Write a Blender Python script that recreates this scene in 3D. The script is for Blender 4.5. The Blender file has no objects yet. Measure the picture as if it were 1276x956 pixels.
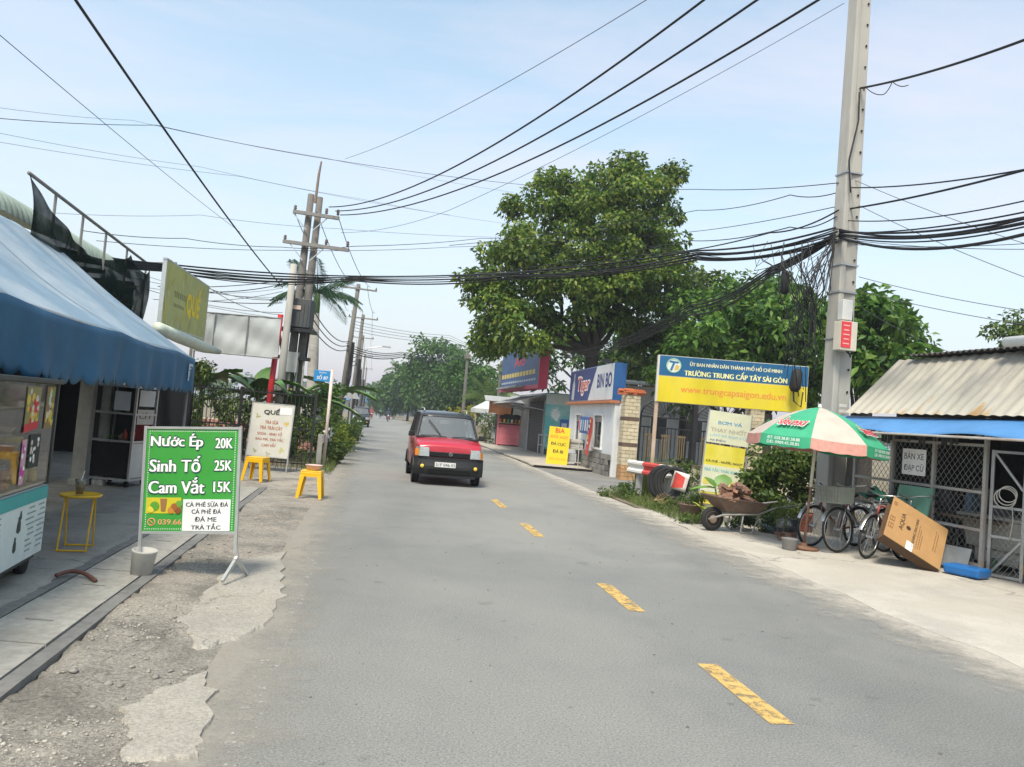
import bpy, bmesh, math, random
import numpy as np
from mathutils import Vector, Matrix, Euler
sc = bpy.context.scene
C = sc.collection
R = math.radians
PI = math.pi
# ------------------------------------------------------------------ camera
CAM_H, PITCH, ROLL, FPX = 1.6, R(2.8), R(4.75), 930.0
cam = bpy.data.cameras.new('camera'); cam.sensor_width = 36; cam.lens = FPX/1276*36
cam.clip_end = 3000; cam.clip_start = 0.05
co = bpy.data.objects.new('camera', cam); C.objects.link(co); sc.camera = co
_cp, _sp, _c, _s = math.cos(PITCH), math.sin(PITCH), math.cos(ROLL), math.sin(ROLL)
r0, u0, f0 = Vector((1,0,0)), Vector((0,-_sp,_cp)), Vector((0,_cp,_sp))
rx, ux = r0*_c+u0*_s, u0*_c-r0*_s
co.matrix_world = Matrix(((rx.x,ux.x,-f0.x,0),(rx.y,ux.y,-f0.y,0),(rx.z,ux.z,-f0.z,CAM_H),(0,0,0,1)))
def ray(px, py):
    return f0 + rx*((px-638)/FPX) + ux*(-(py-478)/FPX)
def G(px, py, z=0.0):
    d = ray(px, py); t = (z-CAM_H)/d.z
    return Vector((d.x*t, d.y*t, z))
def P(px, py, Y):
    d = ray(px, py); t = Y/d.y
    return Vector((d.x*t, Y, CAM_H+d.z*t))
# ------------------------------------------------------------------ light, sky, exposure
SUN_EL, SUN_AZ = R(58), R(-163)          # azimuth clockwise from +Y: behind the camera, to its left
w = bpy.data.worlds.new('World'); sc.world = w; w.use_nodes = True
nt = w.node_tree; nt.nodes.clear()
def wn(t, **k):
    n = nt.nodes.new(t)
    for a, v in k.items(): setattr(n, a, v)
    return n
sky = wn('ShaderNodeTexSky', sky_type='NISHITA', sun_disc=False, sun_elevation=SUN_EL, sun_rotation=SUN_AZ)
sky.air_density = 1.2; sky.dust_density = 1.6; sky.ozone_density = 1.6; sky.altitude = 0
tc = wn('ShaderNodeTexCoord'); sep = wn('ShaderNodeSeparateXYZ'); nt.links.new(tc.outputs['Generated'], sep.inputs[0])
def wm(op, a, b=None, clamp=False):
    n = wn('ShaderNodeMath', operation=op, use_clamp=clamp)
    for i, v in enumerate((a, b)):
        if v is None: continue
        if hasattr(v, 'links'): nt.links.new(v, n.inputs[i])
        else: n.inputs[i].default_value = v
    return n.outputs[0]
# thin high cloud: noise on a flat layer seen from below
zc = wm('MAXIMUM', sep.outputs['Z'], 0.06)
comb = wn('ShaderNodeCombineXYZ')
nt.links.new(wm('DIVIDE', sep.outputs['X'], zc), comb.inputs[0]); nt.links.new(wm('DIVIDE', sep.outputs['Y'], zc), comb.inputs[1])
mp = wn('ShaderNodeMapping'); mp.inputs['Scale'].default_value = (0.55, 1.0, 1); mp.inputs['Rotation'].default_value = (0,0,0.5); mp.inputs['Location'].default_value = (1.9, 0.55, 0)
nt.links.new(comb.outputs[0], mp.inputs[0])
nz = wn('ShaderNodeTexNoise'); nz.inputs['Scale'].default_value = 0.9; nz.inputs['Detail'].default_value = 9; nz.inputs['Roughness'].default_value = 0.58; nz.inputs['Distortion'].default_value = 0.5
nt.links.new(mp.outputs[0], nz.inputs['Vector'])
rmp = wn('ShaderNodeMapRange'); rmp.inputs[1].default_value = 0.42; rmp.inputs[2].default_value = 0.72
nt.links.new(nz.outputs['Fac'], rmp.inputs[0])
# haze layer: pale lavender near the horizon in every direction
hz = wm('POWER', wm('SUBTRACT', 1.0, wm('MAXIMUM', sep.outputs['Z'], 0.0)), 3.3)
m1 = wn('ShaderNodeMix', data_type='RGBA'); m1.inputs['A'].default_value = (1,1,1,1)
hs = wn('ShaderNodeHueSaturation'); hs.inputs['Saturation'].default_value = 0.88; hs.inputs['Value'].default_value = 1.5
tn = wn('ShaderNodeVectorMath', operation='MULTIPLY'); tn.inputs[1].default_value = (1.0, 1.04, 0.88); nt.links.new(sky.outputs[0], tn.inputs[0]); nt.links.new(tn.outputs[0], hs.inputs['Color'])
nt.links.new(hs.outputs[0], m1.inputs['A']); m1.inputs['B'].default_value = (3.15, 2.86, 3.5, 1)
nt.links.new(wm('MULTIPLY', hz, 0.93), m1.inputs['Factor'])
m2 = wn('ShaderNodeMix', data_type='RGBA'); m2.inputs['B'].default_value = (4.9, 4.5, 4.9, 1)
nt.links.new(m1.outputs['Result'], m2.inputs['A']); nt.links.new(wm('MULTIPLY', wm('MULTIPLY', rmp.outputs[0], 0.72), wm('MULTIPLY', wm('SUBTRACT', sep.outputs['Z'], 0.12), 4.0, True), True), m2.inputs['Factor'])
bg = wn('ShaderNodeBackground'); bg.inputs['Strength'].default_value = 0.1
nt.links.new(m2.outputs['Result'], bg.inputs['Color'])
out = wn('ShaderNodeOutputWorld'); nt.links.new(bg.outputs[0], out.inputs['Surface'])
sl = bpy.data.lights.new('sun', 'SUN'); sl.energy = 2.15; sl.angle = R(14); sl.color = (1.0, 0.93, 0.80)
so = bpy.data.objects.new('sun', sl); C.objects.link(so)
sd = Vector((math.sin(SUN_AZ)*math.cos(SUN_EL), math.cos(SUN_AZ)*math.cos(SUN_EL), math.sin(SUN_EL)))
so.rotation_euler = sd.to_track_quat('Z', 'Y').to_euler(); so.location = sd*60
sc.view_settings.view_transform = 'Standard'; sc.view_settings.look = 'None'
sc.view_settings.exposure = 1.06; sc.view_settings.gamma = 1
sc.cycles.max_bounces = 6; sc.cycles.diffuse_bounces = 3; sc.cycles.glossy_bounces = 2; sc.cycles.transmission_bounces = 4
sc.cycles.transparent_max_bounces = 12; sc.cycles.volume_bounces = 0; sc.cycles.caustics_reflective = False; sc.cycles.caustics_refractive = False
# ------------------------------------------------------------------ materials
MATS = {}
def M(name, col, rough=.65, var=.12, scale=6, bump=.05, metal=0, dirt=0, dcol=(.12,.09,.06), dscale=1.2, spec=.4, rnd=0, streak=1.0, alpha=1, coat=0):
    """plain surface with grain, soft blotches and wear"""
    if name in MATS: return MATS[name]
    m = bpy.data.materials.new(name); m.use_nodes = True; t = m.node_tree; N = t.nodes; L = t.links.new
    b = N['Principled BSDF']; b.inputs['Roughness'].default_value = rough; b.inputs['Metallic'].default_value = metal
    b.inputs['Specular IOR Level'].default_value = spec; b.inputs['Alpha'].default_value = alpha; b.inputs['Coat Weight'].default_value = coat
    tc = N.new('ShaderNodeTexCoord'); oi = N.new('ShaderNodeObjectInfo')
    ad = N.new('ShaderNodeVectorMath'); ad.operation = 'MULTIPLY_ADD'; ad.inputs[1].default_value = (1,1,streak)
    ra = N.new('ShaderNodeVectorMath'); ra.operation = 'SCALE'; ra.inputs[0].default_value = (31,17,23); L(oi.outputs['Random'], ra.inputs['Scale'])
    L(tc.outputs['Object'], ad.inputs[0]); L(ra.outputs[0], ad.inputs[2])
    n = N.new('ShaderNodeTexNoise'); n.inputs['Scale'].default_value = scale; n.inputs['Detail'].default_value = 6; n.inputs['Roughness'].default_value = .65; L(ad.outputs[0], n.inputs['Vector'])
    mr = N.new('ShaderNodeMapRange'); mr.inputs[1].default_value = .3; mr.inputs[2].default_value = .7; mr.inputs[3].default_value = 1-var; mr.inputs[4].default_value = 1+var; L(n.outputs['Fac'], mr.inputs[0])
    sc_ = N.new('ShaderNodeVectorMath'); sc_.operation = 'SCALE'; sc_.inputs[0].default_value = col[:3]; L(mr.outputs[0], sc_.inputs['Scale'])
    last = sc_.outputs[0]
    if rnd:
        hsv = N.new('ShaderNodeHueSaturation'); L(last, hsv.inputs['Color'])
        q = N.new('ShaderNodeMapRange'); q.inputs[3].default_value = 1-rnd; q.inputs[4].default_value = 1+rnd; L(oi.outputs['Random'], q.inputs[0]); L(q.outputs[0], hsv.inputs['Value']); last = hsv.outputs[0]
    if dirt:
        d = N.new('ShaderNodeTexNoise'); d.inputs['Scale'].default_value = dscale; d.inputs['Detail'].default_value = 8; d.inputs['Roughness'].default_value = .7; L(ad.outputs[0], d.inputs['Vector'])
        dr = N.new('ShaderNodeMapRange'); dr.inputs[1].default_value = .45; dr.inputs[2].default_value = .75; dr.inputs[4].default_value = dirt; L(d.outputs['Fac'], dr.inputs[0])
        mx = N.new('ShaderNodeMix'); mx.data_type = 'RGBA'; L(dr.outputs[0], mx.inputs['Factor']); L(last, mx.inputs['A']); mx.inputs['B'].default_value = (*dcol, 1); last = mx.outputs['Result']
    L(last, b.inputs['Base Color'])
    if bump:
        bp = N.new('ShaderNodeBump'); bp.inputs['Strength'].default_value = bump; bp.inputs['Distance'].default_value = .02; L(n.outputs['Fac'], bp.inputs['Height']); L(bp.outputs[0], b.inputs['Normal'])
    MATS[name] = m; return m
def glass(name, tint=(.75,.82,.82), clear=.75, rough=.03, ior=1.6):
    if name in MATS: return MATS[name]
    m = bpy.data.materials.new(name); m.use_nodes = True; t = m.node_tree; N = t.nodes; L = t.links.new; N.clear()
    o = N.new('ShaderNodeOutputMaterial'); tr = N.new('ShaderNodeBsdfTransparent'); tr.inputs[0].default_value = (*tint, 1)
    g = N.new('ShaderNodeBsdfGlossy'); g.inputs['Roughness'].default_value = rough; fr = N.new('ShaderNodeFresnel'); fr.inputs['IOR'].default_value = ior
    df = N.new('ShaderNodeBsdfDiffuse'); df.inputs[0].default_value = (.35,.38,.38,1)
    a = N.new('ShaderNodeMixShader'); a.inputs[0].default_value = 1-clear; L(tr.outputs[0], a.inputs[1]); L(df.outputs[0], a.inputs[2])
    b = N.new('ShaderNodeMixShader'); L(fr.outputs[0], b.inputs[0]); L(a.outputs[0], b.inputs[1]); L(g.outputs[0], b.inputs[2]); L(b.outputs[0], o.inputs[0])
    MATS[name] = m; return m
def leafmat(name, cols, trans=.35, rough=.5):
    """cols: dark .. light leaf colours, one picked per leaf"""
    if name in MATS: return MATS[name]
    m = bpy.data.materials.new(name); m.use_nodes = True; t = m.node_tree; N = t.nodes; L = t.links.new
    b = N['Principled BSDF']; b.inputs['Roughness'].default_value = rough; b.inputs['Specular IOR Level'].default_value = .35
    g = N.new('ShaderNodeNewGeometry'); cr = N.new('ShaderNodeValToRGB'); L(g.outputs['Random Per Island'], cr.inputs[0])
    e = cr.color_ramp.elements
    while len(e) < len(cols): e.new(.5)
    for i, c in enumerate(cols): e[i].position = i/(len(cols)-1); e[i].color = (*c, 1)
    tc = N.new('ShaderNodeTexCoord'); n = N.new('ShaderNodeTexNoise'); n.inputs['Scale'].default_value = .55; n.inputs['Detail'].default_value = 3; L(tc.outputs['Object'], n.inputs['Vector'])
    mr = N.new('ShaderNodeMapRange'); mr.inputs[1].default_value = .3; mr.inputs[2].default_value = .7; mr.inputs[3].default_value = .7; mr.inputs[4].default_value = 1.3; L(n.outputs['Fac'], mr.inputs[0])
    s = N.new('ShaderNodeVectorMath'); s.operation = 'SCALE'; L(cr.outputs[0], s.inputs[0]); L(mr.outputs[0], s.inputs['Scale'])
    L(s.outputs[0], b.inputs['Base Color'])
    tl = N.new('ShaderNodeBsdfTranslucent'); L(s.outputs[0], tl.inputs[0]); mx = N.new('ShaderNodeMixShader'); mx.inputs[0].default_value = trans
    L(b.outputs[0], mx.inputs[1]); L(tl.outputs[0], mx.inputs[2]); L(mx.outputs[0], N['Material Output'].inputs[0])
    MATS[name] = m; return m
# ------------------------------------------------------------------ mesh helpers
class MB:
    def __init__(s): s.v = []; s.f = []
    def add(s, vs, fs, mat=None):
        o = len(s.v)
        s.v += [tuple(mat @ Vector(v)) if mat is not None else tuple(v) for v in vs]
        s.f += [tuple(i+o for i in f) for f in fs]; return s
    def box(s, c, d, mat=None, taper=None):
        x, y, z = d[0]/2, d[1]/2, d[2]/2; tx, ty = taper or (1, 1)
        vs = [(c[0]+a*x*(tx if k > 0 else 1), c[1]+b*y*(ty if k > 0 else 1), c[2]+k*z) for k in (-1, 1) for a, b in ((-1,-1),(1,-1),(1,1),(-1,1))]
        return s.add(vs, [(3,2,1,0),(4,5,6,7),(0,1,5,4),(1,2,6,5),(2,3,7,6),(3,0,4,7)], mat)
    def bar(s, a, b, wd, ht=None, up=(0,0,1)):
        a, b = Vector(a), Vector(b); d = b-a; ln = d.length
        if ln < 1e-6: return s
        y = d/ln; u = Vector(up)
        if abs(y.dot(u)) > .98: u = Vector((1,0,0))
        x = y.cross(u).normalized(); z = x.cross(y)
        m = Matrix((( x.x,y.x,z.x,0),(x.y,y.y,z.y,0),(x.z,y.z,z.z,0),(0,0,0,1))); m.translation = (a+b)/2
        return s.box((0,0,0), (wd, ln, ht or wd), m)
    def tube(s, pts, rad, n=8, cap=True, close=False):
        pts = [Vector(p) for p in pts]; k = len(pts)
        if not hasattr(rad, '__len__'): rad = [rad]*k
        o = len(s.v); pu = None
        for i, p in enumerate(pts):
            if close: d = pts[(i+1) % k]-pts[i-1]
            else: d = pts[min(i+1, k-1)]-pts[max(i-1, 0)]
            d = d.normalized() if d.length > 1e-9 else Vector((0,0,1))
            if pu is None: pu = d.orthogonal().normalized()
            pu = (pu-d*pu.dot(d)); pu = pu.normalized() if pu.length > 1e-6 else d.orthogonal().normalized()
            q = d.cross(pu)
            for j in range(n):
                a = 2*PI*j/n; s.v.append(tuple(p+(pu*math.cos(a)+q*math.sin(a))*rad[i]))
        for i in range(k if close else k-1):
            i2 = (i+1) % k
            for j in range(n): s.f.append((o+i*n+j, o+i*n+(j+1) % n, o+i2*n+(j+1) % n, o+i2*n+j))
        if cap and not close:
            s.f.append(tuple(o+j for j in reversed(range(n)))); s.f.append(tuple(o+(k-1)*n+j for j in range(n)))
        return s
    def ring(s, c, rad, r, axis='y', n=28, m=6, mat=None, sy=1):
        pts = []
        for i in range(n):
            a = 2*PI*i/n; x, y = rad*math.cos(a), rad*math.sin(a)
            p = {'y': (x, 0, y), 'x': (0, x, y), 'z': (x, y, 0)}[axis]
            p = Vector(c)+Vector(p); pts.append(mat @ p if mat is not None else p)
        return s.tube(pts, r, m, close=True)
    def lathe(s, prof, n=20, c=(0,0,0), mat=None):
        vs = []; fs = []
        for (r, z) in prof:
            for j in range(n): a = 2*PI*j/n; vs.append((c[0]+r*math.cos(a), c[1]+r*math.sin(a), c[2]+z))
        for i in range(len(prof)-1):
            for j in range(n): fs.append((i*n+j, i*n+(j+1) % n, (i+1)*n+(j+1) % n, (i+1)*n+j))
        if prof[0][0] > 1e-4: fs.append(tuple(reversed(range(n))))
        if prof[-1][0] > 1e-4: fs.append(tuple((len(prof)-1)*n+j for j in range(n)))
        return s.add(vs, fs, mat)
    def grid(s, fn, nu, nv, mat=None, double=0):
        vs = [fn(i/nu, j/nv) for i in range(nu+1) for j in range(nv+1)]
        fs = [(i*(nv+1)+j, (i+1)*(nv+1)+j, (i+1)*(nv+1)+j+1, i*(nv+1)+j+1) for i in range(nu) for j in range(nv)]
        return s.add(vs, fs, mat)
    def prism(s, poly, y0, y1, mat=None):
        """polygon in x,z, extruded along y"""
        n = len(poly); vs = [(x, y0, z) for x, z in poly]+[(x, y1, z) for x, z in poly]
        return s.add(vs, [tuple(range(n)), tuple(reversed(range(n, 2*n)))]+[(i, n+i, n+(i+1) % n, (i+1) % n) for i in range(n)], mat)
    def mesh(s, name, mat, smooth=False):
        me = bpy.data.meshes.new(name); me.from_pydata(s.v, [], s.f)
        bm = bmesh.new(); bm.from_mesh(me); bmesh.ops.recalc_face_normals(bm, faces=bm.faces); bm.to_mesh(me); bm.free()
        if mat: me.materials.append(mat)
        if smooth:
            for p in me.polygons: p.use_smooth = True
        return me
    def build(s, name, mat, parent=None, smooth=False, bevel=0, solid=0, loc=None, rot=None):
        o = bpy.data.objects.new(name, s.mesh(name, mat, smooth)); C.objects.link(o)
        if parent: o.parent = parent
        if loc is not None: o.location = loc
        if rot is not None: o.rotation_euler = rot
        if solid: md = o.modifiers.new('solid', 'SOLIDIFY'); md.thickness = solid; md.offset = 0
        if bevel: md = o.modifiers.new('bevel', 'BEVEL'); md.width = bevel; md.segments = 2; md.limit_method = 'ANGLE'
        return o
def tag(o, label, cat, group=None, kind=None):
    if label: o['label'] = label
    if cat: o['category'] = cat
    if group: o['group'] = group
    if kind: o['kind'] = kind
    return o
def thing(name, label, cat, loc=(0,0,0), rotz=0, group=None, rot=None, scale=1):
    o = bpy.data.objects.new(name, None); C.objects.link(o); o.empty_display_size = .2
    o.location = loc; o.rotation_euler = rot if rot is not None else (0,0,rotz)
    if scale != 1: o.scale = (scale,)*3
    return tag(o, label, cat, group)
def struct(o): o['kind'] = 'structure'; return o
def stuff(o, label=None, cat=None): o['kind'] = 'stuff'; return tag(o, label, cat)
def copy_tree(o, parent=None):
    c = o.copy(); C.objects.link(c); c.parent = parent
    for ch in list(o.children): copy_tree(ch, c)
    return c
def put(me, name, parent, loc=(0,0,0), rot=(0,0,0), scale=None):
    o = bpy.data.objects.new(name, me); C.objects.link(o); o.parent = parent; o.location = loc; o.rotation_euler = rot
    if scale: o.scale = scale
    return o
_tc = {}
HORN = {'ơ': 'o', 'Ơ': 'O', 'ớ': 'ó', 'ờ': 'ò', 'Ờ': 'Ò', 'Ớ': 'Ó', 'ở': 'o', 'Ở': 'O', 'ợ': 'o'}
def text_part(parent, s, box, mat, y=-.004, name='lettering', bold=.02, fit=True, mat3=None, spacing=1.0, outline=None, shear=0):
    """lettering laid flat on the front (-y) of a panel, filling box = x0, x1, z0, z1"""
    key = (s, spacing, shear)
    if key not in _tc:
        full = s; s = ''.join(HORN.get(c, c) for c in full)      # the built-in font closes the bowl of a horned o: draw the o and add the horn
        cu = bpy.data.curves.new('lettering', 'FONT'); cu.body = s; cu.resolution_u = 3; cu.offset = 0; cu.space_character = spacing; cu.shear = shear; cu.fill_mode = 'FRONT'
        ob = bpy.data.objects.new('lettering_src', cu); C.objects.link(ob)
        me = bpy.data.meshes.new_from_object(ob.evaluated_get(bpy.context.evaluated_depsgraph_get()))
        v = np.empty(len(me.vertices)*3, np.float32); me.vertices.foreach_get('co', v); v = v.reshape(-1, 3)
        vv, ff = v[:, :2].copy(), [tuple(p.vertices) for p in me.polygons]
        for i, c in enumerate(full):
            if c in HORN:
                cu.body = s[:i+1].rstrip(s[i])+{'ò': 'o', 'ó': 'o', 'Ò': 'O', 'ồ': 'o'}.get(s[i], s[i]); bpy.context.view_layer.update()
                m2 = bpy.data.meshes.new_from_object(ob.evaluated_get(bpy.context.evaluated_depsgraph_get())); w2 = np.empty(len(m2.vertices)*3, np.float32); m2.vertices.foreach_get('co', w2); w2 = w2.reshape(-1, 3)
                xr = w2[:, 0].max(); last = w2[w2[:, 0] > xr-.3]; zt = last[:, 1].max(); bpy.data.meshes.remove(m2); k0 = len(vv)
                vv = np.concatenate([vv, np.array([(xr-.16,zt-.10),(xr-.13,zt-.17),(xr+.0,zt-.10),(xr+.07,zt+.03),(xr+.06,zt+.11),(xr-.01,zt+.11),(xr-.01,zt+.03),(xr-.07,zt-.05)], np.float32)]); ff.append(tuple(range(k0, k0+8)))
        _tc[key] = (vv, ff)
        bpy.data.objects.remove(ob); bpy.data.curves.remove(cu); bpy.data.meshes.remove(me)
    v, f = _tc[key]
    mn, mx = v.min(0), v.max(0); x0, x1, z0, z1 = box
    sx = (x1-x0)/(mx[0]-mn[0]); sz = (z1-z0)/(mx[1]-mn[1])
    if not fit: sx = sz
    vs = [((a-mn[0])*sx+x0, y, (b-mn[1])*sz+z0) for a, b in v.tolist()]
    if bold > 0:      # heavier strokes: the same outline laid down several times, each a hair in front
        e = bold*.75*(z1-z0); base, nf = vs, len(vs); vs = []; ff = []
        dirs = [(-1,0),(-.5,0),(0,0),(.5,0),(1,0)] if bold < .05 else [(-1,0),(-.7,-.7),(0,-1),(.7,-.7),(1,0),(.7,.7),(0,1),(-.7,.7),(0,0)]
        for i, (dx, dz) in enumerate(dirs): vs += [(a+dx*e, b-.00015*i, c+dz*e) for a, b, c in base]; ff += [tuple(j+i*nf for j in p) for p in f]
        f = ff
    me = bpy.data.meshes.new(name); me.from_pydata(vs, [], f); me.materials.append(mat)
    o = bpy.data.objects.new(name, me); C.objects.link(o); o.parent = parent
    if mat3 is not None: o.matrix_local = mat3
    return o
def panel_frame(A, B, z=0):
    """root location and rotz for a panel whose base runs from A to B (left to right seen from its front)"""
    A, B = Vector(A), Vector(B); d = B-A
    return Vector(((A.x+B.x)/2, (A.y+B.y)/2, z)), math.atan2(d.y, d.x), math.hypot(d.x, d.y)
def mesh_np(name, v, f, mat):
    me = bpy.data.meshes.new(name); k = f.shape[1]
    me.vertices.add(len(v)); me.vertices.foreach_set('co', v.astype(np.float32).ravel())
    me.loops.add(f.size); me.loops.foreach_set('vertex_index', f.astype(np.int32).ravel())
    me.polygons.add(len(f)); me.polygons.foreach_set('loop_start', np.arange(0, f.size, k, dtype=np.int32))
    me.materials.append(mat); me.update(calc_edges=True); return me
def leaves_np(pos, outward, ll, lw, rng, up=.5, droop=.3, rand=.6):
    """one folded leaf (2 triangles) at each position"""
    n = len(pos); nor = outward*(1-up)+np.array([0,0,up])+rng.normal(0, rand, (n, 3)); nor /= np.linalg.norm(nor, axis=1, keepdims=True)+1e-9
    ax = outward+rng.normal(0, .8, (n, 3)); ax[:, 2] -= droop
    ax -= nor*(ax*nor).sum(1, keepdims=True); ax /= np.linalg.norm(ax, axis=1, keepdims=True)+1e-9
    sd_ = np.cross(nor, ax); sz = rng.uniform(.65, 1.25, (n, 1)); L_, W_ = ll*sz, lw*sz
    a = pos; t = pos+ax*L_-np.array([0,0,1])*L_*droop*.4
    l = pos+ax*L_*.45+sd_*W_*.5+nor*W_*.18; r = pos+ax*L_*.45-sd_*W_*.5+nor*W_*.18
    v = np.stack([a, r, t, l], 1).reshape(-1, 3); i = np.arange(n)[:, None]*4
    f = np.concatenate([i+np.array([[0,1,2]]), i+np.array([[0,2,3]])], 1).reshape(-1, 3)
    return v, f
def clumps(lobes, per, rng, csize):
    """clump centres spread through the outer part of ellipsoid lobes"""
    out = []
    for (x, y, z, a, b, c) in lobes:
        k = max(4, int(per*(a*b*c)**(2/3)/csize**2))
        d = rng.normal(0, 1, (k, 3)); d /= np.linalg.norm(d, axis=1, keepdims=True)
        rr = rng.uniform(.35, 1.0, (k, 1))**.55*rng.uniform(.88, 1.08, (k, 1))
        out.append(np.array([x, y, z])+d*rr*np.array([a, b, c]))
    return np.concatenate(out)
def foliage_mesh(name, lobes, mat, seed, ll=.2, lw=.1, csize=.6, per=2.2, n=70, up=.45, droop=.35):
    rng = np.random.default_rng(seed); cc = clumps(lobes, per, rng, csize)
    m = len(cc); cs = csize*rng.uniform(.55, 1.25, m)
    idx = np.repeat(np.arange(m), n); d = rng.normal(0, 1, (len(idx), 3)); d /= np.linalg.norm(d, axis=1, keepdims=True)
    rr = rng.uniform(.25, 1, (len(idx), 1))**.5
    pos = cc[idx]+d*rr*cs[idx][:, None]*np.array([1, 1, .72])
    v, f = leaves_np(pos, d, ll, lw, rng, up, droop); return mesh_np(name, v, f, mat), cc
def branch(mb, a, b, r0_, r1_, rng, n=6, wob=.12, sides=7):
    a, b = Vector(a), Vector(b); L_ = (b-a).length; pts = []
    for i in range(n+1):
        t = i/n; p = a.lerp(b, t); k = math.sin(PI*t)*wob*L_*.5
        pts.append(p+Vector((rng.uniform(-k, k), rng.uniform(-k, k), k*.4)))
    mb.tube(pts, [r0_+(r1_-r0_)*(i/n)**.8 for i in range(n+1)], sides); return pts
def tree(name, label, base, height_fork, tr, lobes, lmat, bmat, seed, ll=.2, lw=.1, csize=.6, per=2.2, n=70, group=None, up=.45, droop=.35, lean=(0,0), twigs=26):
    root = thing(name, label, 'tree', base, 0, group); rng = random.Random(seed)
    me, cc = foliage_mesh('crown', lobes, lmat, seed, ll, lw, csize, per, n, up, droop)
    put(me, 'crown', root); mb = MB()
    fk = Vector((lean[0], lean[1], height_fork))
    mb.tube([(0,0,-.15), (0,0,.1), fk*.35, fk*.7, fk], [tr*1.5, tr*1.15, tr, tr*.92, tr*.85], 10)
    ends = []
    for (x, y, z, a, b, c) in lobes: ends += branch(mb, fk-Vector((0,0,.1)), (x, y, z+c*.25), tr*.42, tr*.12, rng)[3:]
    for i in range(min(twigs, len(cc))):
        t = Vector(cc[rng.randrange(len(cc))]); s = min(ends, key=lambda e: (e-t).length); branch(mb, s, t, tr*.18, tr*.05, rng, 4, .15, 5)
    mb.build('trunk', bmat, root, smooth=True); return root
def bush(name, label, loc, lobes, lmat, seed, ll=.09, lw=.05, csize=.2, per=2.0, n=40, group=None, stems=6, cat='bush', up=.4, droop=.3):
    root = thing(name, label, cat, loc, 0, group); rng = random.Random(seed)
    me, cc = foliage_mesh('foliage', lobes, lmat, seed, ll, lw, csize, per, n, up, droop); put(me, 'foliage', root)
    mb = MB()
    for i in range(stems):
        c = cc[rng.randrange(len(cc))]; branch(mb, (rng.uniform(-.05,.05), rng.uniform(-.05,.05), -.03), c, .012, .004, rng, 4, .2, 5)
    mb.build('stem', M('bark_thin', (.12,.09,.06), .9), root); return root
def grass_np(n, fn, hgt, wid, rng, lean=.35):
    p = np.array([fn(rng) for _ in range(n)]); a = rng.uniform(0, 2*PI, n); h = hgt*rng.uniform(.45, 1.2, n)
    d = np.stack([np.cos(a), np.sin(a), np.zeros(n)], 1); s = np.stack([-np.sin(a), np.cos(a), np.zeros(n)], 1)*wid
    ln = rng.uniform(.1, 1, n)[:, None]*lean*h[:, None]; up_ = np.stack([np.zeros(n), np.zeros(n), h], 1)
    v = np.stack([p-s, p+s, p+up_*.55+d*ln*.35+s*.7, p+up_*.55+d*ln*.35-s*.7, p+up_*(1-.3*ln/h[:, None])+d*ln], 1).reshape(-1, 3)
    i = np.arange(n)[:, None]*5
    return v, np.concatenate([i+np.array([[0,1,2]]), i+np.array([[0,2,3]]), i+np.array([[3,2,4]])], 1).reshape(-1, 3)
def tilt(o, axis, ang): o.rotation_euler.rotate(Euler((ang if axis == 'x' else 0, ang if axis == 'y' else 0, 0))); return o
rnd = random.Random(7)
# road geometry: the street runs ahead and a little to the left
def LE(y): return -0.72-.183*y
def RE(y): return 5.12-.155*y if y < 45 else -1.855-.2*(y-45)
RD = Vector((-.178, .984, 0)); RP_ = Vector((.984, .178, 0)); RA = math.atan2(.178, .984)   # road heading, its right hand, rotz of things square to it
# shared surfaces
white_paint = M('white_paint', (.72,.72,.70), .55, .06, dirt=.25, dscale=2)
galv = M('galvanised_steel', (.42,.43,.43), .4, .15, 12, metal=.7, dirt=.35, dcol=(.2,.12,.07))
dark_steel = M('black_painted_steel', (.018,.019,.022), .45, .2, dirt=.2, dcol=(.08,.05,.03))
black_rubber = M('black_rubber', (.016,.016,.017), .75, .2, dirt=.3, dcol=(.07,.065,.055))
concrete = M('cast_concrete', (.36,.35,.32), .88, .14, 9, .25, dirt=.45, dcol=(.16,.145,.12), dscale=1.1)
pole_conc = M('pole_concrete', (.40,.385,.35), .88, .12, 8, .2, dirt=.4, dcol=(.24,.225,.2), dscale=2, streak=.25)
bark = M('bark', (.05,.042,.034), .95, .3, 9, .6, streak=.3)
black_cable = M('black_cable', (.012,.012,.013), .6, .1, bump=0)
grey_cable = M('weathered_cable', (.09,.095,.105), .7, .1, bump=0)
chrome = M('dull_chrome', (.5,.5,.5), .3, .1, metal=.9, dirt=.3, dcol=(.15,.09,.05))
white_ink = M('white_ink', (.8,.8,.78), .6, .04, bump=0)
black_ink = M('black_ink', (.02,.02,.022), .6, .05, bump=0)
def ink(n, c): return M(n, c, .6, .07, bump=0)
from mathutils import noise as mnoise
def fbm(x, y, s=1.0, o=4):
    return mnoise.fractal(Vector((x*s, y*s, 3.7)), .9, 2.1, o)
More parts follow.
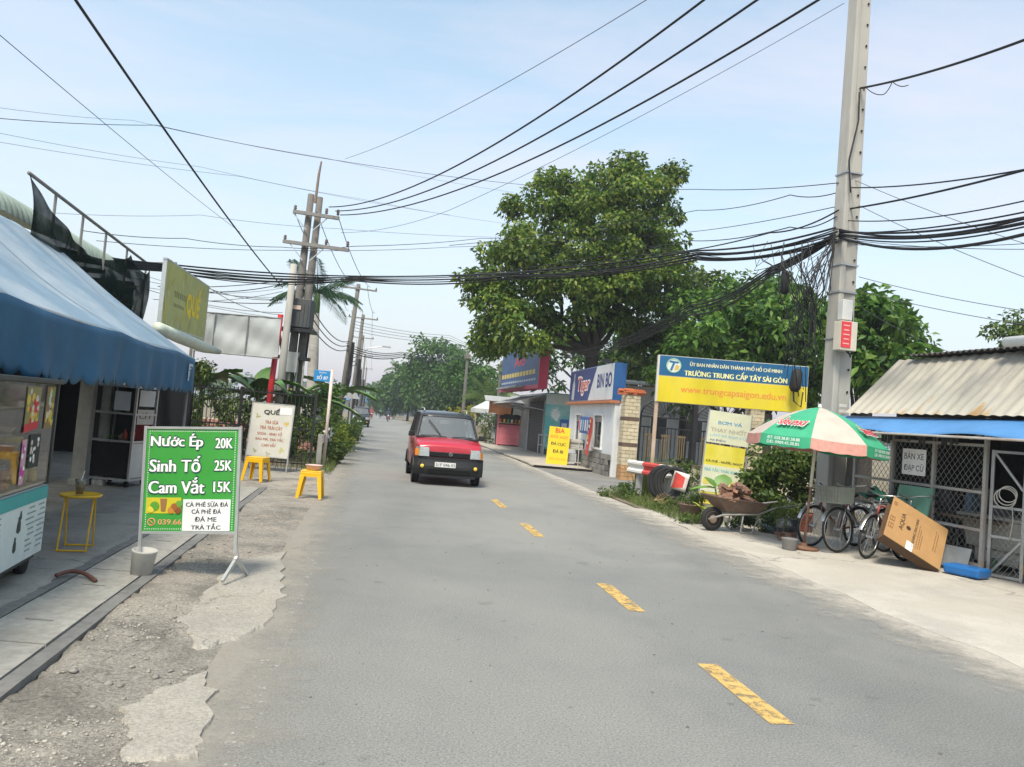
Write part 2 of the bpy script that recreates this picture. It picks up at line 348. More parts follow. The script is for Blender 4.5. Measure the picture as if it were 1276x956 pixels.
def groundmat(name, cols, scales, bump=.6, rough=.93, speck=.35, spk=90, dist=.02, crack=0, stain=False):
    m = bpy.data.materials.new(name); m.use_nodes = True; t = m.node_tree; N = t.nodes; L = t.links.new
    b = N['Principled BSDF']; b.inputs['Roughness'].default_value = rough; b.inputs['Specular IOR Level'].default_value = .25
    tc = N.new('ShaderNodeTexCoord'); last = None
    for i, c in enumerate(cols):
        if last is None:
            rgb = N.new('ShaderNodeRGB'); rgb.outputs[0].default_value = (*c, 1); last = rgb.outputs[0]; continue
        n = N.new('ShaderNodeTexNoise'); n.inputs['Scale'].default_value = scales[i-1]; n.inputs['Detail'].default_value = 9; n.inputs['Roughness'].default_value = .68; n.inputs['Distortion'].default_value = .4
        mp = N.new('ShaderNodeMapping'); mp.inputs['Location'].default_value = (i*7.3, i*3.1, 0); L(tc.outputs['Object'], mp.inputs[0]); L(mp.outputs[0], n.inputs['Vector'])
        mr = N.new('ShaderNodeMapRange'); mr.inputs[1].default_value = .46; mr.inputs[2].default_value = .62; mr.inputs[4].default_value = .85; L(n.outputs['Fac'], mr.inputs[0])
        mx = N.new('ShaderNodeMix'); mx.data_type = 'RGBA'; L(mr.outputs[0], mx.inputs['Factor']); L(last, mx.inputs['A']); mx.inputs['B'].default_value = (*c, 1); last = mx.outputs['Result']
    v = N.new('ShaderNodeTexNoise'); v.inputs['Scale'].default_value = spk; v.inputs['Detail'].default_value = 4; v.inputs['Roughness'].default_value = .8; L(tc.outputs['Object'], v.inputs['Vector'])
    mr = N.new('ShaderNodeMapRange'); mr.inputs[1].default_value = .3; mr.inputs[2].default_value = .7; mr.inputs[3].default_value = 1-speck; mr.inputs[4].default_value = 1+speck; L(v.outputs['Fac'], mr.inputs[0])
    s = N.new('ShaderNodeVectorMath'); s.operation = 'SCALE'; L(last, s.inputs[0]); L(mr.outputs[0], s.inputs['Scale']); last = s.outputs[0]
    if crack:
        vo = N.new('ShaderNodeTexVoronoi'); vo.feature = 'DISTANCE_TO_EDGE'; vo.inputs['Scale'].default_value = crack
        wb = N.new('ShaderNodeTexNoise'); wb.inputs['Scale'].default_value = 2.5; wb.inputs['Detail'].default_value = 6; L(tc.outputs['Object'], wb.inputs['Vector'])
        av = N.new('ShaderNodeVectorMath'); av.operation = 'MULTIPLY_ADD'; av.inputs[1].default_value = (.8,.8,.8); L(wb.outputs['Color'], av.inputs[0]); L(tc.outputs['Object'], av.inputs[2]); L(av.outputs[0], vo.inputs['Vector'])
        cr = N.new('ShaderNodeMapRange'); cr.inputs[1].default_value = 0; cr.inputs[2].default_value = .008; cr.inputs[3].default_value = .6; cr.inputs[4].default_value = 1; L(vo.outputs['Distance'], cr.inputs[0])
        s2 = N.new('ShaderNodeVectorMath'); s2.operation = 'SCALE'; L(last, s2.inputs[0]); L(cr.outputs[0], s2.inputs['Scale']); last = s2.outputs[0]
    if stain:      # oil spots and long worn bands left by traffic
        for (sc3, lo, hi, dk, stretch) in ((2.2,.66,.72,.78,(1,1,1)), (.55,.5,.75,.86,(1,.06,1)), (9,.68,.74,.72,(1,1,1))):
            mp = N.new('ShaderNodeMapping'); mp.inputs['Rotation'].default_value = (0,0,-.18); mp.inputs['Scale'].default_value = stretch; L(tc.outputs['Object'], mp.inputs[0])
            n = N.new('ShaderNodeTexNoise'); n.inputs['Scale'].default_value = sc3; n.inputs['Detail'].default_value = 5; L(mp.outputs[0], n.inputs['Vector'])
            mr = N.new('ShaderNodeMapRange'); mr.inputs[1].default_value = lo; mr.inputs[2].default_value = hi; mr.inputs[3].default_value = 1; mr.inputs[4].default_value = dk; L(n.outputs['Fac'], mr.inputs[0])
            s3 = N.new('ShaderNodeVectorMath'); s3.operation = 'SCALE'; L(last, s3.inputs[0]); L(mr.outputs[0], s3.inputs['Scale']); last = s3.outputs[0]
    L(last, b.inputs['Base Color'])
    bp = N.new('ShaderNodeBump'); bp.inputs['Strength'].default_value = bump; bp.inputs['Distance'].default_value = dist; L(v.outputs['Fac'], bp.inputs['Height']); L(bp.outputs[0], b.inputs['Normal'])
    return m
def paintmat(name, col, wear0, wear1, sc_=22):
    """road paint, scuffed through to the surface below"""
    m = bpy.data.materials.new(name); m.use_nodes = True; t = m.node_tree; N = t.nodes; L = t.links.new
    b = N['Principled BSDF']; b.inputs['Roughness'].default_value = .8
    tc = N.new('ShaderNodeTexCoord'); n = N.new('ShaderNodeTexNoise'); n.inputs['Scale'].default_value = sc_; n.inputs['Detail'].default_value = 8; n.inputs['Roughness'].default_value = .8; L(tc.outputs['Object'], n.inputs['Vector'])
    mr = N.new('ShaderNodeMapRange'); mr.inputs[1].default_value = wear0; mr.inputs[2].default_value = wear1; L(n.outputs['Fac'], mr.inputs[0]); L(mr.outputs[0], b.inputs['Alpha'])
    n2 = N.new('ShaderNodeTexNoise'); n2.inputs['Scale'].default_value = 5; n2.inputs['Detail'].default_value = 6; L(tc.outputs['Object'], n2.inputs['Vector'])
    m2 = N.new('ShaderNodeMapRange'); m2.inputs[3].default_value = .65; m2.inputs[4].default_value = 1.25; L(n2.outputs['Fac'], m2.inputs[0])
    s = N.new('ShaderNodeVectorMath'); s.operation = 'SCALE'; s.inputs[0].default_value = col; L(m2.outputs[0], s.inputs['Scale']); L(s.outputs[0], b.inputs['Base Color'])
    return m
asphalt = groundmat('old_asphalt', [(.218,.218,.206), (.25,.248,.232), (.198,.199,.193), (.262,.257,.238)], [.35, 1.1, .16], .8, .92, .5, 75, .012, stain=True)
shoulder = groundmat('broken_concrete', [(.38,.35,.30), (.48,.39,.31), (.30,.28,.245), (.43,.39,.335), (.21,.195,.17)], [.5, .8, .7, 1.7], 1.0, .95, .5, 48, .03, crack=.8)
floor_c = groundmat('shop_floor_concrete', [(.26,.25,.225), (.31,.295,.265), (.2,.19,.17)], [.7, 1.6], .35, .85, .18, 40, .01, crack=.35)
apron_m = groundmat('dusty_concrete', [(.46,.425,.37), (.52,.48,.42), (.36,.335,.295), (.42,.38,.32)], [.5, 1.1, .3], .4, .93, .2, 70, .012, crack=.25)
dirt_m = groundmat('dry_dirt', [(.2,.165,.12), (.10,.11,.05), (.26,.21,.15)], [.5, 1.3], .8, 1, .4, 40, .03)
# ground sheet
mb = MB(); mb.add([(-420,-60,-.06),(420,-60,-.06),(420,640,-.06),(-420,640,-.06)], [(0,1,2,3)])
struct(mb.build('ground', dirt_m))
# road
mb = MB(); ys = [-4+.25*i for i in range(200)]+[46+2*i for i in range(130)]
L_ = [(LE(y)-(.9 if y < 18 else .1), y, 0) for y in ys]; R_ = [(RE(y)+.08*fbm(9,y,.9), y, 0) for y in ys]
k = len(ys); mb.v = L_+R_; mb.f = [(i, k+i, k+i+1, i+1) for i in range(k-1)]
road = struct(mb.build('road', asphalt))
yel_paint = paintmat('yellow_road_paint', (.56,.37,.12), .38, .52, 9)
for a, b in (((870,827),(988,902)), ((745,727),(802,762)), ((647,652),(679,669)), ((613,622),(631,633))):
    A, B = G(*a, .004), G(*b, .004); d = (Vector((.163,-1,0))).normalized(); ln = abs(A.y-B.y)*1.0+.04; c = (A+B)/2
    s = Vector((d.y,-d.x,0))*.075; n = 10; q = MB()
    for i in range(n+1):
        p = c+d*ln*(i/n-.5); j = .008*fbm(p.x, p.y, 9)
        q.v += [tuple(p-s*(1+j*8)), tuple(p+s*(1-j*6))]
    q.f = [(2*i, 2*i+1, 2*i+3, 2*i+2) for i in range(n)]; q.build('centre_line_dash', yel_paint, road)
wp = paintmat('worn_white_edge_line', (.7,.69,.66), .56, .62, 14)
mb = MB(); yy = [2.6+.2*i for i in range(30)]
mb.v = [(LE(y)+.18, y, .004) for y in yy]+[(LE(y)+.30, y, .004) for y in yy]; mb.f = [(i, 30+i, 31+i, i+1) for i in range(29)]
mb.build('edge_line', wp, road)
# left forecourt: rough broken concrete beside the road, smooth floor under the awning
D1, D2 = (lambda y: -2.36-.184*y), (lambda y: -1.72-.19*y)     # the two edges of the covered drain
def fore_z(x, y):
    d1, d2 = D1(y), D2(y)
    if d1-.02 < x < d2+.02 and y < 13.6: return -.16
    if x <= d1: return .035+.004*fbm(x, y, 1.2)
    e = min(1, max(0, (LE(y)-x)/.5)); rough = .014*fbm(x, y, 5, 5)+.02*fbm(x+9, y, 1.1)+.006*fbm(x, y, 16)
    hole = -.045*max(0, min(1, (fbm(x*1.1, y*.8, .8)-.15)*2.5))*min(1, max(0, (9.5-y)))
    return max(.004+.016*e+(rough*.7+hole)*e, .003 if LE(y)-x < .95 else -.03)
mb = MB(); nx, ny = 110, 190; idx = {}
for j in range(ny+1):
    y = .8+(j/ny)**1.5*17.5
    for i in range(nx+1):
        t = i/nx; x = LE(y)+.02+.22*fbm(2,y,.8)+.10*fbm(7,y,4)+.04*fbm(3,y,14)-(t**1.6)*9.7
        mb.v.append((x, y, fore_z(x, y)))
W = nx+1; mb.f = [(j*W+i, (j+1)*W+i, (j+1)*W+i+1, j*W+i+1) for j in range(ny) for i in range(nx)]
def poly_material(o, m2, test):
    o.data.materials.append(m2)
    for p in o.data.polygons:
        c = p.center
        if test(c.x, c.y): p.material_index = 1
fc = struct(mb.build('forecourt', shoulder, smooth=True)); poly_material(fc, floor_c, lambda x, y: x < D1(y)+.01)
# covered drain: cast slabs with lifting slots between two steel-edged lips
dr = struct(thing('drain_cover', 'line of grey cast slabs over the roadside drain', None)); slab_m = M('drain_slab_concrete', (.33,.315,.28), .92, .2, 14, .5, dirt=.5, dcol=(.2,.18,.15), dscale=3)
for i in range(11):
    y0 = 2.6+i*.98; y1 = y0+.965; q = MB()
    def sp(u, v, z): y = y0+(y1-y0)*v; a, b = D1(y)+.07, D2(y)-.07; return (a+(b-a)*u, y, z)
    tz = .03+.006*rnd.random(); s0, s1, e0, e1 = .44, .475, .3, .7
    for (ua, ub, va, vb) in ((0,1,0,s0),(0,1,s1,1),(0,e0,s0,s1),(e1,1,s0,s1)):
        q.add([sp(ua,va,-.09), sp(ub,va,-.09), sp(ub,vb,-.09), sp(ua,vb,-.09), sp(ua,va,tz), sp(ub,va,tz), sp(ub,vb,tz), sp(ua,vb,tz)], [(3,2,1,0),(4,5,6,7),(0,1,5,4),(1,2,6,5),(2,3,7,6),(3,0,4,7)])
    q.build('drain_slab', slab_m, dr)
for fn, s in ((D1, 1), (D2, -1)):
    q = MB(); y = 1.6; q.v = []
    for j in range(26):
        y = 1.6+j*.48; x = fn(y); z = .031+.003*math.sin(j*1.7)
        q.v += [(x-.05, y, z), (x+.05, y, z), (x+.05, y, -.1), (x-.05, y, -.1)]
    q.f = [(4*j+a, 4*j+(a+1) % 4, 4*j+4+(a+1) % 4, 4*j+4+a) for j in range(25) for a in range(4)]
    q.build('drain_lip', M('drain_lip_grey', (.15,.148,.142), .8, .25, 12, .3, dirt=.5, dcol=(.3,.28,.25)), dr)
# loose stones on the shoulder
rs = np.random.default_rng(3); base = []
ico = bmesh.new(); bmesh.ops.create_icosphere(ico, subdivisions=1, radius=1); iv = np.array([v.co[:] for v in ico.verts]); iff = np.array([[v.index for v in f.verts] for f in ico.faces]); ico.free()
V = []; Fc = []; n = 0
for _ in range(7000):
    y = 2.2+rs.random()**1.6*9; x = LE(y)-.05-rs.random()*(LE(y)-.05-D2(y)-.08)
    if fbm(x, y, .9) < -.02+.25*rs.random(): continue
    r = .004+.011*rs.random()**4.0
    z = fore_z(x, y); sc3 = r*np.array([1, rs.uniform(.6,1.2), rs.uniform(.45,.8)])
    V.append(iv*sc3*rs.uniform(.75,1.2,(12,1))+np.array([x, y, z+r*.25])); Fc.append(iff+n); n += 12
gm = M('gravel_grey', (.34,.315,.27), .95, .35, 3, .2, dirt=.7, dcol=(.2,.185,.16), dscale=4)
stuff(put(mesh_np('loose_gravel', np.concatenate(V), np.concatenate(Fc), gm), 'loose_gravel', None), 'loose grey gravel and grit on the broken left shoulder', 'gravel')
# remnants of an older concrete skin on the shoulder, and chunks broken from it
rub = groundmat('old_concrete_skin', [(.37,.345,.30), (.41,.38,.33), (.31,.29,.25), (.36,.33,.28)], [.9, 2.2, 1.2], .6, .95, .35, 60, .02, crack=.7)
for pts in ([(228,775),(258,738),(300,702),(352,690),(352,738),(332,782),(288,800),(250,806)], [(166,884),(205,862),(262,838),(268,872),(246,950),(168,956)]):
    P2 = []
    for i, a_ in enumerate(pts):
        A, B = G(*a_), G(*pts[(i+1) % len(pts)])
        for j in range(9): p = A.lerp(B, j/9); P2.append((p.x+.07*fbm(p.x,p.y,5), p.y+.10*fbm(p.y,p.x,5)))
    n = len(P2); cx, cy = sum(p[0] for p in P2)/n, sum(p[1] for p in P2)/n; q = MB()
    q.v = [(x, y, .024) for x, y in P2]+[(x+(x-cx)*.10, y+(y-cy)*.10, -.03) for x, y in P2]+[(cx, cy, .026)]
    q.f = [(i, (i+1) % n, 2*n) for i in range(n)]+[(i, n+i, n+(i+1) % n, (i+1) % n) for i in range(n)]
    q.build('concrete_remnant', rub, fc)
V = []; Fc = []; n = 0
for _ in range(420):
    y = 2.6+rs.random()**1.4*6.5; x = LE(y)-.05-abs(rs.normal(0,.38))-(.5*rs.random() if rs.random() < .4 else 0)
    if x < D2(y)+.12 or fbm(x, y, 1.6) < .05: continue
    r = .009+.024*rs.random()**2.5; sc3 = r*np.array([1, rs.uniform(.6,1.3), rs.uniform(.35,.6)])
    V.append(iv*sc3*rs.uniform(.6,1.25,(12,1))+np.array([x, y, fore_z(x, y)+r*.2])); Fc.append(iff+n); n += 12
stuff(put(mesh_np('broken_chunks', np.concatenate(V), np.concatenate(Fc), M('chunk_grey', (.27,.25,.22), .95, .3, 6, .2, dirt=.5, dcol=(.18,.165,.145), dscale=4)), 'broken_chunks', None), 'broken concrete chunks along the crumbling left road edge', 'rubble')
# right hand apron, side entrance and pavement
def sheet(name, left, right, y0, y1, z, mat, n=60, wob=.08, parent=None):
    q = MB()
    for i in range(n+1):
        y = y0+(y1-y0)*i/n; a, b = left(y)+wob*fbm(1,y,.8)+wob*.5*fbm(4,y,3.5), right(y); q.v += [(a, y, z), (b, y, z), (b, y, z-.05), (a, y, z-.05)]
    q.f = [(4*i+a, 4*i+(a+1) % 4, 4*i+4+(a+1) % 4, 4*i+4+a) for i in range(n) for a in range(4)]
    return struct(q.build(name, mat))
sheet('right_apron', lambda y: RE(y)-.04, lambda y: 14, 1.5, 15.4, .012, apron_m, wob=.12)
sheet('side_entrance', lambda y: RE(y)-.05, lambda y: RE(y)+11, 18.6, 26.5, .005, groundmat('entrance_asphalt', [(.19,.185,.175), (.25,.24,.22)], [.6], .5, .9, .3, 90, .012))
sheet('verge', lambda y: RE(y)+.12, lambda y: RE(y)+12, 15.3, 18.7, .008, dirt_m)
sheet('right_pavement', lambda y: RE(y)-.02, lambda y: RE(y)+8, 26.5, 60, .09, groundmat('pavement_beige', [(.40,.36,.30), (.46,.42,.36), (.32,.29,.25)], [.5, 1.3], .4, .93, .2, 60, .012))
sheet('left_verge', lambda y: LE(y)-7, lambda y: LE(y)-.25, 17.6, 70, .01, dirt_m, wob=.2)
# dust and sand drifted over both edges of the asphalt
def dustmat(name, col, sx, off, d0, d1, amt):
    m = bpy.data.materials.new(name); m.use_nodes = True; t = m.node_tree; N = t.nodes; L = t.links.new
    b = N['Principled BSDF']; b.inputs['Roughness'].default_value = 1; tc = N.new('ShaderNodeTexCoord'); sp = N.new('ShaderNodeSeparateXYZ'); L(tc.outputs['Object'], sp.inputs[0])
    a = N.new('ShaderNodeMath'); a.operation = 'MULTIPLY_ADD'; L(sp.outputs['Y'], a.inputs[0]); a.inputs[1].default_value = sx; L(sp.outputs['X'], a.inputs[2])
    f = N.new('ShaderNodeMapRange'); f.inputs[1].default_value = off+d0; f.inputs[2].default_value = off+d1; f.inputs[3].default_value = .42; f.inputs[4].default_value = -.25; L(a.outputs[0], f.inputs[0])
    n = N.new('ShaderNodeTexNoise'); n.inputs['Scale'].default_value = 2.4; n.inputs['Detail'].default_value = 10; n.inputs['Roughness'].default_value = .72; L(tc.outputs['Object'], n.inputs['Vector'])
    s = N.new('ShaderNodeMath'); L(n.outputs['Fac'], s.inputs[0]); L(f.outputs[0], s.inputs[1])
    g = N.new('ShaderNodeMapRange'); g.inputs[1].default_value = .45; g.inputs[2].default_value = .85; g.inputs[4].default_value = amt; L(s.outputs[0], g.inputs[0]); L(g.outputs[0], b.inputs['Alpha'])
    n2 = N.new('ShaderNodeTexNoise'); n2.inputs['Scale'].default_value = 60; L(tc.outputs['Object'], n2.inputs['Vector']); r = N.new('ShaderNodeMapRange'); r.inputs[3].default_value = .7; r.inputs[4].default_value = 1.3; L(n2.outputs['Fac'], r.inputs[0])
    v = N.new('ShaderNodeVectorMath'); v.operation = 'SCALE'; v.inputs[0].default_value = col; L(r.outputs[0], v.inputs['Scale']); L(v.outputs[0], b.inputs['Base Color']); return m
def flatstrip(name, a_, b_, y0, y1, z, mat, parent, n=40):
    q = MB()
    for i in range(n+1): y = y0+(y1-y0)*i/n; q.v += [(a_(y), y, z), (b_(y), y, z)]
    q.f = [(2*i, 2*i+1, 2*i+3, 2*i+2) for i in range(n)]; return q.build(name, mat, parent)
flatstrip('edge_dust', lambda y: LE(y)-.1, lambda y: LE(y)+1.3, 1, 40, .0085, dustmat('left_dust', (.36,.33,.28), .183, -.72, -.05, .75, .6), road)
flatstrip('edge_dust', lambda y: RE(y)-1.3, lambda y: RE(y)+.02, 1, 40, .0085, dustmat('right_dust', (.42,.385,.33), .155, 5.12, .1, -1.2, .9), road)
# a few fallen bits on the road
q = MB(); 
for _ in range(160):
    y = rnd.uniform(3, 16); x = rnd.uniform(LE(y)+.2, RE(y)-.1); r = rnd.uniform(.004, .012)
    q.lathe([(r*1.0, .001), (r*.8, r*.5), (.001, r*.7)], 6, (x, y, 0))
stuff(q.build('road_grit', M('grit', (.12,.115,.1), 1, .3)), 'scattered dark grit on the asphalt', 'grit')
# ------------------------------------------------------------------ van
def make_van(name, label, loc, rotz, paint, roofp, cat='van', plate=None):
    t = thing(name, label, cat, loc, rotz)
    blk = M('black_bumper_plastic', (.014,.014,.015), .5, .15); gl = glass('car_glass', (.5,.58,.6), .74, .02, 2.1)
    Wd, Ln = .775, 3.38
    # lower shell: stations along y, each a half section (x, z) mirrored
    st = [(-.02,.62,.55,.86,.68), (.02,.70,.45,.90,.72), (.12,.745,.32,.945,.73), (.45,.77,.26,1.0,.735), (.80,.775,.26,1.045,.74), (1.2,.78,.25,1.05,.75), (2.4,.78,.25,1.06,.75), (3.1,.775,.27,1.06,.745), (3.3,.755,.34,1.04,.73), (3.38,.70,.45,.98,.69)]
    q = MB(); ns = 0
    for (y, w_, zb, zt, wt) in st:
        sec = [(w_*.86, zb), (w_, zb+.1), (w_*1.0, .62), (w_*.985, zt-.1), (wt, zt-.015), (wt*.55, zt+.02), (0, zt+.03)]
        sec = sec+[(-x, z) for x, z in reversed(sec[:-1])]; ns = len(sec)
        q.v += [(x, y, z) for x, z in sec]
    for i in range(len(st)-1):
        for j in range(ns-1): q.f.append((i*ns+j, i*ns+j+1, (i+1)*ns+j+1, (i+1)*ns+j))
        q.f.append((i*ns+ns-1, i*ns, (i+1)*ns, (i+1)*ns+ns-1))
    q.f += [tuple(range(ns)), tuple(reversed(range((len(st)-1)*ns, len(st)*ns)))]
    body = q.build('body', paint, t, smooth=True, bevel=.02)
    # wheel arches (dark lips) and sills
    for sx in (-1, 1):
        for wy in (.56, 2.86):
            a = MB(); pts = [(sx*.775, wy+.33*math.cos(u*PI/10), .285+.33*math.sin(u*PI/10)) for u in range(11)]; a.tube(pts, .035, 6); a.build('wheel_arch', blk, body, smooth=True)
            h = MB(); h.lathe([(.0,-.02), (.3,-.02), (.31,0), (.3,.01), (0,.01)], 20, mat=Matrix.Translation((sx*.765, wy, .285)) @ Matrix.Rotation(sx*PI/2, 4, 'Y')); h.build('wheel_well', M('wheel_well_black', (.006,.006,.006), 1, 0, bump=0), body)
    # roof + pillars
    q = MB()
    def cab(y, z, w_): return (y, z, w_)
    rf = [(1.20,1.545,.60), (1.35,1.60,.625), (1.8,1.655,.635), (2.6,1.66,.635), (3.15,1.635,.62), (3.27,1.57,.60)]
    vs = []
    for (y, z, w_) in rf: vs += [(-w_, y, z-.045), (-w_*.95, y, z), (-w_*.5, y, z+.022), (0, y, z+.028), (w_*.5, y, z+.022), (w_*.95, y, z), (w_, y, z-.045), (w_*.9, y, z-.075), (-w_*.9, y, z-.075)]
    q.v = vs; q.f = [(9*i+a, 9*i+(a+1) % 9, 9*i+9+(a+1) % 9, 9*i+9+a) for i in range(len(rf)-1) for a in range(9)]+[tuple(range(9)), tuple(reversed(range(9*(len(rf)-1), 9*len(rf))))]
    roof = q.build('roof', roofp, t, smooth=True)
    for sx in (-1, 1):
        r = MB(); r.tube([(sx*.52,1.62,1.66), (sx*.53,1.72,1.72), (sx*.535,2.3,1.735), (sx*.53,2.85,1.715), (sx*.52,2.95,1.655)], .016, 8); r.build('roof_rail', M('rail_grey', (.45,.45,.45), .35, .05, metal=.6), roof, smooth=True)
        p = MB(); p.bar((sx*.72,.78,1.03), (sx*.605,1.24,1.55), .055, .05); p.build('front_pillar', blk, t, bevel=.01)
        p = MB(); p.bar((sx*.755,1.55,1.04), (sx*.625,1.62,1.6), .07, .04, up=(sx,0,0)); p.build('door_pillar', blk, t)
        p = MB(); p.bar((sx*.75,2.5,1.04), (sx*.63,2.5,1.6), .08, .04, up=(sx,0,0)); p.build('door_pillar', blk, t)
        p = MB(); p.bar((sx*.74,3.24,1.03), (sx*.61,3.2,1.6), .1, .05, up=(sx,0,0)); p.build('rear_pillar', blk, t)
        for (ya, yb, ua, ub) in ((.98,1.5,1.24,1.56), (1.6,2.45,1.66,2.45), (2.55,3.2,2.55,3.14)):
            g = MB(); g.add([(sx*.742,ya,1.05), (sx*.742,yb,1.05), (sx*.618,ub,1.575), (sx*.618,ua,1.575)], [(0,1,2,3)]); g.build('side_window', gl, t)
        mr = MB(); mr.box((0,0,0), (.15,.075,.125), Matrix.Translation((sx*.835,.93,1.10)) @ Matrix.Rotation(sx*-.2, 4, 'Z'), taper=(.85,.9)); mo = mr.build('wing_mirror', blk, t, bevel=.02)
        mr = MB(); mr.bar((sx*.77,1.0,1.05), (sx*.83,.99,1.07), .03); mr.build('mirror_arm', blk, mo)
        # lamps
        hl = MB(); hl.add([(sx*.46,-.075,.64), (sx*.69,-.055,.64), (sx*.76,.06,.64), (sx*.76,.07,.83), (sx*.68,-.045,.845), (sx*.47,-.06,.835),
                           (sx*.46,.06,.64), (sx*.69,.08,.64), (sx*.72,.12,.64), (sx*.72,.12,.83), (sx*.68,.1,.845), (sx*.47,.08,.835)],
                          [(0,1,4,5),(1,2,3,4),(6,7,10,11),(7,8,9,10),(0,1,7,6),(1,2,8,7),(5,4,10,11),(4,3,9,10),(0,5,11,6),(2,3,9,8)])
        h = hl.build('headlight', M('headlight_lens', (.42,.45,.45), .15, .35, 40, metal=.5, coat=.8), t, bevel=.006)
        idl = MB(); idl.add([(sx*.70,-.045,.65), (sx*.767,.066,.65), (sx*.767,.076,.8), (sx*.695,-.035,.8)], [(0,1,2,3)]); idl.build('indicator', M('amber_lens', (.7,.25,.03), .25, .1, coat=.5), h, solid=.012)
        fl = MB(); fl.lathe([(0,0), (.038,0), (.045,-.008), (.04,-.022), (.022,-.028), (0,-.03)], 16, mat=Matrix.Translation((sx*.60,-.085,.425)) @ Matrix.Rotation(-PI/2, 4, 'X')); f = fl.build('fog_lamp', M('yellow_lens', (.75,.52,.06), .2, .15, 25, coat=.5), t, smooth=True)
        rr = MB(); rr.ring((sx*.60,-.085,.425), .052, .012, 'y', 18, 6); rr.build('lamp_rim', blk, f)
        for wy in (.56, 2.86):
            tm = Matrix.Translation((sx*.70, wy, .285)) @ Matrix.Rotation(sx*PI/2, 4, 'Y')
            ty = MB(); ty.lathe([(.17,-.08), (.25,-.085), (.278,-.07), (.285,-.04), (.285,.03), (.275,.065), (.24,.075), (.17,.06)], 26, mat=tm); wo = ty.build('wheel', black_rubber, t, smooth=True)
            rm = MB(); rm.lathe([(.0,.04), (.05,.045), (.06,.02), (.12,.015), (.155,.05), (.175,.06)], 22, mat=tm); rm.build('rim', M('wheel_rim_grey', (.3,.3,.31), .4, .1, metal=.7), wo, smooth=True)
    # windscreen, rear glass
    g = MB(); g.grid(lambda u, v: ((u-.5)*2*(.685*(1-v)+.575*v), .77+.44*v-.05*math.sin(PI*u), 1.055+.475*v), 8, 4); g.build('windscreen', gl, t, smooth=True)
    g = MB(); g.bar((-.6,1.215,1.535), (.6,1.215,1.535), .05, .03); g.build('windscreen_header', blk, t)
    g = MB(); g.grid(lambda u, v: ((u-.5)*1.2, 3.33-.1*v, 1.06+.5*v), 2, 2); g.build('rear_window', gl, t)
    g = MB(); g.grid(lambda u, v: ((u-.5)*1.44, .66+.115*v-.03*math.sin(PI*u), 1.035+.03*v), 6, 2); g.build('cowl', blk, t, solid=.01)
    for a, b in (((-.62,.74,1.085), (-.02,.69,1.075)), ((.1,.7,1.075), (.6,.74,1.085)), ((-.16,.775,1.10), (-.44,1.08,1.44))):
        wq = MB(); wq.tube([Vector(a)+Vector((0,-.03,0)), (Vector(a)+Vector(b))/2+Vector((0,-.05,.015)), Vector(b)+Vector((0,-.03,0))], .011, 6); wq.build('wiper', blk, t)
    # front face: bonnet shut line, grille, bumper, plate, badge
    g = MB(); g.box((0,-.03,.705), (.92,.05,.10)); gr = g.build('grille', M('grille_black', (.008,.008,.009), .6, .1), t, bevel=.01)
    for k in range(3):
        s = MB(); s.box((0,-.06,.675+.03*k), (.86,.012,.012)); s.build('grille_bar', blk, gr)
    s = MB(); s.ring((.02,-.065,.715), .036, .008, 'y', 18, 6); s.bar((-.01,-.068,.74),(.05,-.068,.69), .012); bd = s.build('badge', chrome, gr)
    g = MB(); g.grid(lambda u, v: ((u-.5)*1.58, -.07+.13*abs(2*u-1)**5-.035*math.sin(PI*min(1, v*1.3)), .235+.40*v), 20, 6)
    g.box((0,.05,.40), (1.45,.12,.28)); bp = g.build('bumper', blk, t, smooth=False)
    s = MB(); s.box((-.02,-.05,.22), (1.25,.08,.06)); s.build('air_dam', blk, bp)
    s = MB(); s.box((0,-.112,.33), (.95,.012,.09)); s.build('intake', M('intake_black', (.003,.003,.003), 1, 0, bump=0), bp)
    s = MB(); s.box((-.09,-.118,.475), (.47,.012,.11)); pl = s.build('number_plate', M('plate_white', (.68,.68,.66), .4, .06), t, bevel=.003)
    if plate: text_part(pl, plate, (-.30,.12,.44,.51), black_ink, -.1265, bold=.01)
    for sx in (-1, 1):
        s = MB(); s.bar((sx*.455,-.01,.86), (sx*.46,.74,1.062), .008, .006); s.build('bonnet_line', blk, body)
        s = MB(); s.bar((sx*.783,1.0,.36), (sx*.79,1.0,1.02), .006); s.build('door_seam', blk, body)
        s = MB(); s.bar((sx*.783,1.62,.36), (sx*.79,1.62,1.02), .006); s.build('door_seam', blk, body)
        s = MB(); s.box((sx*.792,1.5,.88), (.02,.14,.03)); s.build('door_handle', blk, body)
    # interior
    dk = M('interior_grey', (.035,.036,.04), .8, .1)
    s = MB(); s.box((0,.95,.98), (1.36,.32,.14)); s.build('dashboard', dk, t, bevel=.03)
    for sx in (-1, 1):
        s = MB(); s.box((sx*.34,1.75,1.1), (.46,.14,.6)); s.box((sx*.34,1.78,1.47), (.26,.1,.18)); s.build('seat', dk, t, bevel=.04)
    s = MB(); s.box((0,2.6,1.05), (1.25,.16,.6)); s.build('rear_seat', dk, t, bevel=.04)
    s = MB(); s.ring((-.34,1.22,1.1), .18, .014, 'y', 20, 6, mat=Matrix.Identity(4)); s.build('steering_wheel', blk, t)
    return t
red_paint = M('red_car_paint', (.44,.008,.028), .3, .06, 3, 0, coat=.6, dirt=.3, dcol=(.28,.09,.08), dscale=3, spec=.5)
van = make_van('van', 'red van with black roof and black bumper driving towards the camera', (-1.27, 16.9, 0), RA*1.05, red_paint, M('van_roof_black', (.025,.026,.03), .3, .1, coat=.4), 'van', '51F 046.43')
